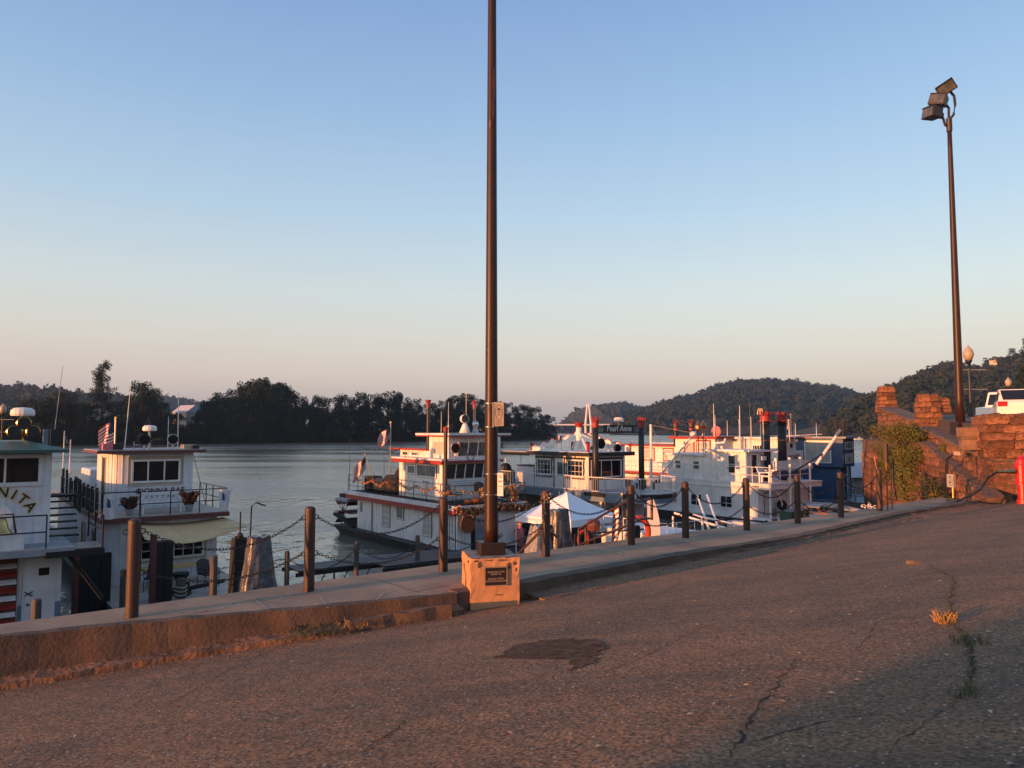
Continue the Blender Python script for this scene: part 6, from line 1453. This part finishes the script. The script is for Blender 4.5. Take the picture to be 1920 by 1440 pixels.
# ---- red-trimmed boat behind
b = thing('sternwheeler', 'white boat with glowing red trim and roofs behind the large white boat', 'boat', (11.9, 58.1, 0), TH, 'sternwheelers and towboats moored bow-in')
hull(b, -.6, 4.5, -6, 9, -.6, .6); deckbox(b, 'lower_wall', 'white', 0, 4, -5, 8, .6, 2.5); deckbox(b, 'lower_gallery', 'grey', -.02, 0, -4, 8, .9, 2.3)
for y in np.arange(-4, 8, 1.5): deckbox(b, 'gallery_window', 'glass', -.03, -.02, y, y + .9, 1.3, 2.1)
deckbox(b, 'deck_stripe', 'red2', -.55, 4.3, -5.4, 8.3, 2.62, 2.80); deckbox(b, 'upper_deck', 'white2', -.5, 4.25, -5.3, 8.2, 2.801, 2.86)
HL = ((1.2, 2.2, 3.75, 4.6), (-.75, .15, 3.75, 4.6)); 
wallbox(b, 'cabin_wall', 'white', 0, 4, -1.0, 5.2, 2.86, 4.80, .25, hL=HL, sides='L'); wallbox(b, 'pilothouse_wall', 'white', 0, 4, -4.7, -1.0, 2.86, 5.42, .25, hL=((-4.24, -3.1, 4.40, 5.22),), sides='L')
for h in HL: window(b, 'L', 0, *h, 'white', 'curtain', .07, 1, 2, 'red2', .10)
window(b, 'L', 0, -4.24, -3.1, 4.40, 5.22, 'white', 'curtain', .08, 1, 2, 'red2', .12); deckbox(b, 'door', 'curtain', -.02, 0, -2.75, -1.95, 3.0, 5.1)
for y in (-2.87, -1.95): deckbox(b, 'door_trim', 'red2', -.04, 0, y, y + .12, 3.0, 5.2)
deckbox(b, 'cabin_roof', 'red2', -.25, 4.3, -1.0, 5.6, 4.80, 4.93); deckbox(b, 'pilothouse_roof', 'red2', -.35, 3.0, -5.1, -.6, 5.42, 5.60); deckbox(b, 'roof_front', 'maroon', 3.001, 4.6, -5.15, -.6, 5.42, 5.60)
deckbox(b, 'bow_wall', 'white2', .3, 3.8, -4.72, -4.7, 4.3, 5.4)
railing(b, [(-.48, 8), (-.48, -5.2)], 2.86, .75, 'white', .025, 1.2, 1)
stack(b, .3, -.8, 4.8, 6.55, .17, 'maroon'); stack(b, 1.4, -1.4, 4.8, 6.6, .17, 'maroon')
for x in (.3, 1.4): G().lathe([(.18, 6.05), (.20, 6.07), (.20, 6.2), (.18, 6.22)], 10, (x, -.8 if x < 1 else -1.4, 0)).build('stack_band', 'red2', b)
mast(b, (.6, -4.2, 5.6), (.55, -4.2, 8.0), .035); mast(b, (1.6, -3.5, 5.6), (1.6, -3.5, 7.2), .03); mast(b, (3.4, -4.4, 5.6), (3.4, -4.4, 7.9), .035); mast(b, (1.0, -2.2, 5.6), (1.0, -2.2, 6.6), .04, 'black')
g = G(); g.lathe([(.42, 0), (.42, .12), (.1, .2)], 14, (.9, -4.2, 5.95), 'x'); g.build('satellite_dish', 'pink', b); G().tube([(.9, -4.2, 5.6), (.9, -4.2, 5.95)], .05, 6).build('dish_post', 'steel', b)
for x in (.4, .55): G().tube([(x, -3.3, 5.6), (x, -3.3, 5.8)], .05, 6).build('vent', 'white', b)
g = G(); g.lathe([(.2, 0), (.24, .3)], 10, (.2, -2.4, 5.75), '-y'); g.build('roof_light', 'white2', b)
# ---- towboat glimpsed behind the stacks
b = thing('towboat', 'white towboat with long flat roof and red name strip glimpsed behind the tall stacks', 'boat', (17.5, 63.0, 0), TH, 'sternwheelers and towboats moored bow-in')
hull(b, 0, 8, -3, 8, -.6, .6); deckbox(b, 'cabin', 'white2', .5, 7.6, 0, 7, .6, 4.1); deckbox(b, 'roof', 'white', 0, 8.2, -.6, 7.6, 4.72, 4.92); deckbox(b, 'bow_canopy', 'navy', 3.8, 8.2, -1.6, -.61, 4.45, 4.6)
for x in (.2, 2, 4, 6, 8): deckbox(b, 'roof_post', 'white2', x, x + .12, -.4, -.28, 4.1, 4.72)
for x in (.8, 2.4, 4.2, 6.0): window(b, 'F', 0, x, x + 1.3, 3.0, 3.9, 'white', 'glass', .07, 2, 1)
deckbox(b, 'name_strip', 'red', 0, 1.7, -.75, -.7, 4.92, 5.25); text('MARIA LYNN', .22, 'signwhite', b, (.85, -.76, 5.08), FRONT, .003)
g = G(); g.tube([(4.0, 1, 4.9), (4.0, 1, 5.6), (5.6, 1, 5.6), (5.6, 1, 4.9)], .05, 5); g.build('roof_arch', 'black', b); mast(b, (2.6, 0, 4.9), (2.6, 0, 7.0), .03); mast(b, (1.0, 0, 4.9), (1.0, 0, 6.9), .03)
# ---- narrow boat between the white boat and the blue houseboat
b = thing('towboat', 'narrow white boat with pink-lit roof and WARD board, wedged beside the blue houseboat', 'boat', (18.75, 52.5, 0), TH, 'sternwheelers and towboats moored bow-in')
hull(b, -.3, 2.6, -2, 9, -.6, .6); wallbox(b, 'lower_wall', 'white2', 0, 2.2, .8, 8, .6, 3.6, .2, sides='L'); wallbox(b, 'pilothouse_wall', 'white', 0, 2.0, 0, 6.5, 3.6, 5.42, .2, sides='L')
for x in (.35, 1.15): window(b, 'F', 0, x, x + .5, 4.75, 5.15, 'white', 'glass', .06)
window(b, 'L', 0, 1.0, 2.2, 4.3, 5.0, 'white', 'glass', .06, 2); deckbox(b, 'roof', 'white2', -.35, 2.3, -.5, 7.5, 5.42, 5.57); deckbox(b, 'roof_edge', 'maroon', .2, 2.31, -.52, -.5, 5.41, 5.55)
sgn = deckbox(b, 'ward_board', 'white', .1, 2.35, -.35, -.30, 3.75, 4.62); text('WARD', .46, 'black', sgn, (1.25, -.355, 4.16), FRONT, .004, .006)
mast(b, (.6, .5, 5.57), (.6, .5, 6.9), .03); mast(b, (1.9, .5, 5.57), (1.9, .5, 6.8), .03)
# ---- blue houseboat
TB = math.atan2(.8, .6)
b = thing('houseboat', 'dark blue clapboard two-storey houseboat with large white-framed window', 'boat', (25.4, 57.5, 0), TB)
g = G(); g.hexa([(-.4, -3.0, -.6), (6.2, -3.0, -.6), (6.2, 8, -.6), (-.4, 8, -.6), (-1.0, -3.6, .62), (6.6, -3.6, .62), (6.6, 8.4, .62), (-1.0, 8.4, .62)]); g.build('hull', 'greydeck', b); deckbox(b, 'deck', 'bluegrey', -1.02, 6.62, -3.62, 8.42, .621, .70)
def clap(name, x0, x1, y0, y1, z0, z1, m, holes=()):
    G().box(x0, x1, y0, y1, z0, z1).build(name, m, b); h = .17; k = 0
    z = z0
    while z < z1 - .02:
        zt = min(z + h, z1)
        for face, p, a0, a1 in (('L', x0, y0, y1), ('F', y0, x0, x1)):
            Fc = fn(face, p); G().hexa([Fc(a0, z, 0), Fc(a1, z, 0), Fc(a1, z, .035), Fc(a0, z, .035), Fc(a0, zt - .012, 0), Fc(a1, zt - .012, 0), Fc(a1, zt - .012, .012), Fc(a0, zt - .012, .012)]).build('clapboard', m, b)
        z += h
clap('lower_wall', .25, 3.4, .25, 4.0, .7, 3.2, 'blue'); clap('upper_wall', 0, 3.5, 0, 5.2, 3.25, 5.42, 'blue')
deckbox(b, 'soffit_band', 'navy', -.03, 3.53, -.03, 5.23, 3.19, 3.27)
window(b, 'L', -.03, .85, 2.85, 3.5, 5.25, 'white', 'blind', .09, 2, 1); window(b, 'F', -.03, .45, 2.9, 4.55, 5.15, 'white', 'glassgrey', .08, 3, 1)
mp_ = deckbox(b, 'map_board', 'signwhite', .4, 3.0, -.07, -.03, 3.45, 4.25); G().ext([(1.2, -.075, 3.7), (1.6, -.075, 4.1), (2.0, -.075, 3.8), (1.7, -.075, 3.55)], (0, -.004, 0)).build('printed_shape', 'grey', mp_)
deckbox(b, 'roof', 'greydeck', -.35, 3.8, -.3, 5.7, 5.42, 5.55); deckbox(b, 'roof_edge', 'maroon', -.38, -.35, 2.2, 5.7, 5.40, 5.56)  # maroon strip paints in the red sunlight on the left roof edge
window(b, 'F', .25, .9, 2.1, .9, 2.6, 'white', 'glass', .08, 1, 2); deckbox(b, 'side_door', 'grey', .20, .25, 3.1, 3.9, .75, 2.7)
for z in np.arange(.9, 3.2, .3): G().tube([(.3, -.2, z), (.8, -.2, z)], .02, 4).build('ladder_rung', 'white2', b)
for x in (.3, .8): G().tube([(x, -.2, .7), (x, -.2, 3.3)], .025, 5).build('ladder_rail', 'white2', b)
for x, y in ((.7, .6), (2.9, .6)): G().tube([(x, y, 5.55), (x, y, 6.75)], .10, 8).build('chimney_stack', 'blackpaint', b)
mast(b, (.3, 3.6, 5.55), (.3, 3.6, 6.6), .025); mast(b, (.3, 2.0, 5.55), (.3, 2.0, 6.6), .025); mast(b, (.1, 5.2, 5.55), (.1, 1.5, 5.75), .03, 'white', 'roof_pole')
railing(b, [(-.95, 8), (-.95, -3.5), (6.5, -3.5)], .70, .9, 'blue', .02, 1.3, 1, .03)
for x, y in ((-1.0, 2.0), (-1.0, .6), (-1.0, -1.0), (-.5, -3.4), (2.0, -3.5), (4.0, -3.5)): G().tube([(x, y, .3), (x, y, 1.5)], .06, 6).build('fender_post', 'steel', b)
deckbox(b, 'deck_gear', 'black', 4.2, 5.6, -2.0, -.6, .7, 1.8, .2); deckbox(b, 'red_barrel', 'orangered', -.8, -.3, 3.0, 3.5, .7, 1.4, .1)
for y in (3.0, 3.6, 4.2): G().tube([(-.7, y, .7), (-.3, y + .4, 1.9)], .06, 6).build('fender_log', 'white2', b)
flag('american_flag', 'small American flag beyond the right-hand black stack', atY(1484, 838, 60) + Vector((0, 0, -1)), R(10), .55, .7, 3.6, sag=1.1, pr=.025)
# ---- white cruiser at the river end of the wall
cl_ = atZ(1600, 934, .35); b = thing('cruiser', 'white covered pontoon boat with pale canopy behind the green shrub', 'boat', (cl_.x + .3, cl_.y + 2.5, 0), R(20))
g = G(); g.hexa([(-3, 0, -.3), (7, 0, -.3), (7, 3, -.3), (-3, 3, -.3), (-3.6, -.2, .75), (7.4, -.2, .75), (7.4, 3.2, .75), (-3.6, 3.2, .75)]); g.build('hull', 'white', b)
deckbox(b, 'cabin', 'white2', -3, 7, .2, 2.8, .75, 1.9); g = G(); g.hexa([(-3.3, -.3, 1.9), (7.3, -.3, 1.9), (7.3, 3.2, 1.9), (-3.3, 3.2, 1.9), (-3.0, .9, 3.15), (7, .9, 3.15), (7, 2.4, 3.15), (-3, 2.4, 3.15)]); g.build('canopy', 'tent', b)
for x in np.arange(-2.6, 6, 1.4): deckbox(b, 'side_panel', 'white', x, x + 1.3, .17, .2, .85, 1.8)
p = atZ(1610, 824, .2); b = thing('motorboat', 'tiny white motorboat moored far across the water', 'boat', (p.x, p.y, 0), .3); g = G(); g.hexa([(-3, -.8, -.1), (2.6, -.8, -.1), (2.6, .8, -.1), (-3, .8, -.1), (-3.6, -1, .9), (3, -1, .9), (3, 1, .9), (-3.6, 1, .9)]); g.build('hull', 'white', b); G().box(-1, 1, -.6, .6, .9, 1.9).build('cabin', 'white2', b)
# ------------------------------------------------------------------ docks between the walk and the bows
pr = thing('dock_platform', 'dark slatted dock platform on braced legs over the water', 'dock', (-6.88, 24.06, 0), R(36.5))
def dkbox(n, m, *a): return G().box(*a).build(n, m, pr)
for i in range(5):
    for k in range(12):
        if k < 5 and i < 2: continue
        dkbox('plank', 'navy' if False else 'hullblack', .1 + k * .52, .1 + k * .52 + .51, -.9 + i * .42, -.9 + i * .42 + .40, 1.49, 1.55)
dkbox('frame', 'blackmatt', 0, 6.4, -.05, .0, 1.36, 1.485); dkbox('frame', 'blackmatt', 2.6, 6.4, -.95, -.9, 1.36, 1.485); dkbox('frame', 'blackmatt', 0, 6.4, 1.2, 1.25, 1.36, 1.485)
for x in (.5, 1.3, 2.1): G().tube([(x, 0, 1.4), (x, 0, -1)], .03, 5).build('leg', 'blackmatt', pr); G().tube([(x, 0, .5), (x + .5, 0, 1.4)], .02, 5).build('brace', 'blackmatt', pr)
for x in (2.8, 3.5, 4.2, 4.9, 5.6, 6.2): G().tube([(x, -.9, 1.4), (x, -.9, -1)], .03, 5).build('leg', 'blackmatt', pr); G().tube([(x, -.9, .7), (x + .45, -.9, 1.4)], .02, 5).build('brace', 'blackmatt', pr)
jb = thing('jon_boat', 'small black flat skiff floating under the dock platform', 'skiff', (-5.6, 21.9, 0), R(40)); G().hexa([(-.9, -.4, -.1), (.9, -.4, -.1), (.9, .4, -.1), (-.9, .4, -.1), (-1.2, -.55, .32), (1.1, -.55, .32), (1.1, .55, .32), (-1.2, .55, .32)]).build('hull', 'hullblack', jb)
PST = [(-6.75, 22.7), (-5.12, 24.9), (-3.3, 26.4), (-.9, 28.2)]
for (x, y), l, zt in zip(PST, ('grey dock post left of the second bollard chain, over open water', 'grey dock post at the far edge of the dark platform, left one', 'grey dock post at the far edge of the dark platform, right one', 'grey dock post half hidden by the light pole'), (2.40, 2.36, 2.36, 2.3)): piling(l, (x, y, 0), zt, .075)
for (a, c, w) in zip(PST, PST[1:], ('left', 'middle', 'right')):
    chain((a[0], a[1], 2.2), (c[0], c[1], 2.15), .5, '%s thin chain drooping between the grey dock posts' % w, 'chains between the dock posts', 1.1)
piling('grey post standing before the black ladder tower', (atY(400, 1100, 19).x, 19, 0), atY(400, 1042, 19).z, .09); piling('short weathered post at the lower left by the blue-banded hull', (atY(68, 1150, 16).x, 16, 0), atY(68, 1123, 16).z, .09)
for px, pt, Y, l in ((1295, 985, 27, 'short dark post below the white boat windows'), (1355, 972, 29, 'short dark post left of the bow corner bollard'), (1452, 972, 34, 'short dark post before the white bow'), (1511, 955, 36, 'short dark post before the picnic table'), (1193, 985, 25, 'dark post beside the striped flag by the stair rail')): q = atY(px, pt, Y); piling(l, (q.x, q.y, 0), q.z, .13, 'blackmatt')
lt = thing('boarding_ladder', 'black steel ladder leaning on the dark mooring pillar', 'ladder', (atY(425, 1095, 21).x, 21, 0), R(30)); zl = atY(0, 1095, 21).z
for x in (0, .38): G().tube([(x, -.25, zl - .6), (x + .22, .0, zl + 1.3)], .03, 5).build('stile', 'blackmatt', lt)
for k in range(6): G().tube([(.0 + .04 * k, -.2 + .04 * k, zl - .3 + .3 * k), (.38 + .04 * k, -.2 + .04 * k, zl - .3 + .3 * k)], .022, 5).build('rung', 'blackmatt', lt)
G().tube([(.6, 0, zl + 1.2), (.62, 0, zl + 2.1), (.75, 0, zl + 2.2), (1.0, 0, zl + 2.1)], .022, 5).build('handrail', 'blackmatt', lt)
pp_ = atY(448, 1095, 22); t = thing('mooring_pillar', 'thick black mooring pillar with a thin rod on top beside the ladder', 'mooring pillar', (pp_.x, 22, 0), TH)
g = G(); zt = atY(448, 1008, 22).z; g.hexa([(-.35, -.3, -1), (.35, -.3, -1), (.35, .3, -1), (-.35, .3, -1), (-.20, -.18, zt), (.20, -.18, zt), (.20, .18, zt), (-.20, .18, zt)]); g.build('pillar', 'blackmatt', t, bevel=.03); G().tube([(.0, 0, zt), (0, 0, zt + .75)], .025, 5).build('rod', 'black', t); G().sphere((0, 0, zt + .05), .1).build('cap', 'black', t)
def tarped(label, px, pyt, pyb, Y, wt, wb, m):
    a, c = atY(px, pyt, Y), atY(px, pyb, Y); t = thing('tarp_covered_object', label, 'tarp', (a.x, a.y, c.z), TH, 'tarp-wrapped posts on the dock'); H = a.z - c.z; n = 40; r_ = random.Random(px); ph = [r_.uniform(0, 6.28) for _ in range(6)]
    def P(u, v):
        th = 2 * PI * u; w = wb + (wt - wb) * v ** .75; sq = 1 / max(abs(math.cos(th)), abs(math.sin(th))) ** .55
        fo = sum(math.sin(k * th + ph[i] + (2 + 3 * (i % 3)) * v * (1 if i % 2 else -1) + 1.2 * math.sin(2 * th + 4 * v)) * s_ * .75 for i, (k, s_) in enumerate(((5, .05), (9, .045), (14, .03), (23, .018)))) * (1.25 - v)
        q = w * sq * (1 + fo); return (q * math.cos(th), q * .8 * math.sin(th), H * v + .03 * math.sin(7 * th + 2) * (v > .98))
    g = G(); g.grid(P, n * 2, 14); g.quad(*[P(i / (n * 2), 1) for i in range(n * 2)]); g.build('cover', m, t, smooth=True); return t
tarped('tall grey tarp-wrapped post beside the black mooring pillar', 486, 1006, 1130, 19.5, .27, .54, 'tarp'); tarped('dark grey tarp-wrapped post right of the vine bollard', 1047, 956, 1050, 22.5, .27, .46, 'tarp'); tarped('lower pale tarp-wrapped shape left of the vine bollard', 1012, 985, 1060, 22.2, .25, .55, 'tarplight')
tt = thing('canopy_tent', 'white pop-up canopy tent with pointed roof on the dock', 'tent', (2.25, 30.9, .35), R(45)); s_ = 1.5
def sag(a, c, n=6, d=.06): return [Vector(a).lerp(Vector(c), k / n) - Vector((0, 0, d * 4 * (k / n) * (1 - k / n))) for k in range(n + 1)]
cs = [(-s_, -s_, 2.22), (s_, -s_, 2.22), (s_, s_, 2.22), (-s_, s_, 2.22)]; pk = (0, 0, 3.16); 
for i in range(4):
    a, c = Vector(cs[i]), Vector(cs[(i + 1) % 4]); P_ = lambda u, v: a.lerp(c, u).lerp(Vector(pk), v) - Vector((0, 0, .16 * math.sin(PI * v) * (.35 + .65 * math.sin(PI * u))))
    G().grid(lambda u, v: P_(u, v * .999), 10, 10).build('roof_panel', 'tent', tt, smooth=True)
    g = G(); g.grid(lambda u, v: a.lerp(c, u) + Vector((0, 0, -.27 + .27 * v)) + (a + c).normalized() * (.012 * math.sin(u * 30) * (1 - v) + .004) - Vector((0, 0, (a + c).z * 0)), 24, 2); g.build('valance', 'tent', tt)
    G().tube([(cs[i][0] * .98, cs[i][1] * .98, -.35), (cs[i][0] * .98, cs[i][1] * .98, 2.2)], .022, 5).build('leg', 'white', tt)
fd = thing('floating_dock', 'floating dock under the white tent', 'dock', (2.2, 30.6, 0), TH); 
for i in range(14): G().box(-3.4 + i * .62, -3.4 + i * .62 + .6, -4.5, 3.0, .2, .35).build('plank', 'oldwood', fd)
rr = thing('stair_rail', 'rusty red double handrail of the stairs down to the dock', 'handrail', (0, 0, 0)); 
a0, a1 = Vector((BOL[5][0], BOL[5][1], 4.5)), atY(1085, 992, 21.5); b0, b1 = Vector((BOL[5][0], BOL[5][1], 3.95)), atY(1085, 1022, 21.5)
G().tube([a0, a1], .03, 6).build('rail', 'rust', rr); G().tube([b0, b1], .03, 6).build('rail', 'rust', rr)
for px, pt, pb, Y in ((1085, 990, 1032, 21.5), (1098, 984, 1030, 21), (1176, 955, 1020, 18)): G().tube([atY(px, pt, Y), atY(px, pb + 15, Y)], .03, 6).build('post', 'rust', rr)
G().tube([a0, atY(1200, 940, 18), atY(1218, 935, 18.5), atY(1222, 936, 18.6), atY(1222, 975, 18.6)], .035, 6).build('curved_rail', 'rust', rr); G().tube([b0, atY(1200, 973, 18), atY(1218, 972, 18.5)], .03, 6).build('curved_rail', 'rust', rr)
rr2 = thing('stair_rail', 'rusty chain rail slanting up to the vine bollard from the plinth', 'handrail', (0, 0, 0)); G().tube([atY(968, 1042, 16), Vector((BOL[4][0], BOL[4][1], 4.1)), atY(1045, 1008, 17)], .028, 6).build('rail', 'rust', rr2); G().tube([atY(1045, 1006, 17), atY(1045, 1060, 17)], .03, 6).build('post', 'black', rr2)
for px, Y in ((1083, 24), (1110, 24), (1128, 24), (1148, 24)): pass
fe = thing('dock_fence', 'black steel dock fence behind the red stair rail', 'fence', atY(1078, 1020, 25), R(30)); railing(fe, [(0, 0), (3.2, 0)], -1.2, 1.5, 'blackmatt', .03, .8, 2, .035, 'fence_panel')
lb = thing('life_ring', 'orange-red life ring hanging right of the stair-rail bollard', 'life ring', atY(1198, 998, 22), R(15)); G().tube([(.30 * math.cos(2 * PI * k / 18), 0, .42 * math.sin(2 * PI * k / 18)) for k in range(19)], .085, 8).build('ring', 'orangered', lb)
lb = thing('life_ring', 'red life ring half hidden beside the dark tarp', 'life ring', atY(1094, 1012, 24), R(15)); G().tube([(.16 * math.cos(2 * PI * k / 16), 0, .28 * math.sin(2 * PI * k / 16)) for k in range(17)], .06, 8).build('ring', 'red2', lb)
kt = thing('red_kettle', 'round red tank hanging under the right tent edge', 'tank', atY(1113, 985, 27)); G().lathe([(.06, -.24), (.22, -.18), (.26, 0), (.22, .16), (.1, .22)], 12).build('body', 'maroon', kt)
flag('american_flag', 'hanging American flag by the foot of the stair rail', atY(1167, 1012, 20) + Vector((0, 0, -.4)), R(20), .42, .85, 1.6, sag=1.5, pr=.02)
fl = thing('feather_banner', 'tall blue and white feather banner behind the curved handrail', 'banner', atY(1212, 1010, 24)); G().tube([(0, 0, -.6), (0, 0, 1.25)], .02, 5).build('pole', 'navy', fl); G().grid(lambda u, v: (.03 + .42 * u * (1 - .5 * v ** 3), .03 * math.sin(6 * v + u), 1.25 - 1.5 + 1.5 * v), 4, 10).build('cloth', 'signwhite', fl)
bw = thing('moored_launch', 'low white launch with blue diamond on its bow below the bollards', 'boat', atY(1218, 1000, 26) + Vector((0, 0, -.15)), TH); bw.location.z = 0
zc = atY(0, 997, 26).z; g = G(); g.hexa([(-.2, -.6, -.2), (1.4, -.6, -.2), (1.4, 2, -.2), (-.2, 2, -.2), (-.4, -1.2, zc), (1.6, -1.2, zc), (1.6, 2, zc), (-.4, 2, zc)]); g.build('hull', 'white2', bw); G().ext([(.3, -1.03, zc - .25), (.9, -1.03, zc - .3), (.85, -.95, zc - .75), (.5, -.9, zc - 1.1)], (0, -.02, 0)).build('diamond_emblem', 'navy', bw); railing(bw, [(-.35, 1.9), (-.35, -1.1), (1.5, -1.1)], zc, .4, 'white', .015, .5, 0)
gg = thing('boarding_ramp', 'white aluminium boarding ramp rails before the white boat', 'ramp', (0, 0, 0))
for (p0, p1) in (((1308, 930, 34), (1332, 1000, 28)), ((1326, 928, 34), (1350, 998, 28)), ((1265, 962, 30), (1385, 998, 26)), ((1300, 965, 31), (1396, 988, 27)), ((1262, 968, 31), (1262, 1000, 31)), ((1316, 970, 30), (1318, 1002, 30))): G().tube([atY(*p0), atY(*p1)], .045, 6).build('rail', 'white', gg)
wd = thing('floating_dock', 'white floating dock carrying the picnic table', 'dock', atZ(1500, 985, .5), TH); G().box(-1.5, 6.5, -1.0, 4.0, -.4, .0).build('deck', 'white2', wd)
pt_ = atY(1527, 948, 41); pt = thing('picnic_table', 'brown wooden picnic table with fixed benches on the white dock', 'picnic table', (pt_.x, pt_.y, pt_.z - .74), R(60))
for k in range(5): G().box(-.9, .9, -.38 + k * .155, -.38 + k * .155 + .145, .72, .76).build('plank', 'greydeck', pt)
for s_ in (-1, 1): G().box(-.9, .9, s_ * .72 - .13, s_ * .72 + .13, .42, .46).build('bench', 'table', pt)
for x in (-.65, .65):
    for s_ in (-1, 1): G().tube([(x, s_ * .7, 0), (x, s_ * .22, .72)], .05, 4).build('leg', 'table', pt)
    G().box(x - .03, x + .03, -.75, .75, .35, .42).build('crosspiece', 'table', pt)
gt = thing('dock_box', 'dark green storage box on the white dock', 'dock box', atY(1487, 968, 40), TH); G().box(-.7, .7, -.35, .35, -.3, .25).build('box', 'green', gt, bevel=.03); G().box(-.73, .73, -.38, .38, .25, .31).build('lid', 'green', gt)
gp = thing('gangplank', 'grey curved ramp pipe lying before the blue houseboat', 'ramp', (0, 0, 0)); G().tube([atY(1510, 945, 46), atY(1560, 948, 44), atY(1600, 957, 42), atY(1625, 962, 40)], .16, 8).build('pipe', 'grey', gp)
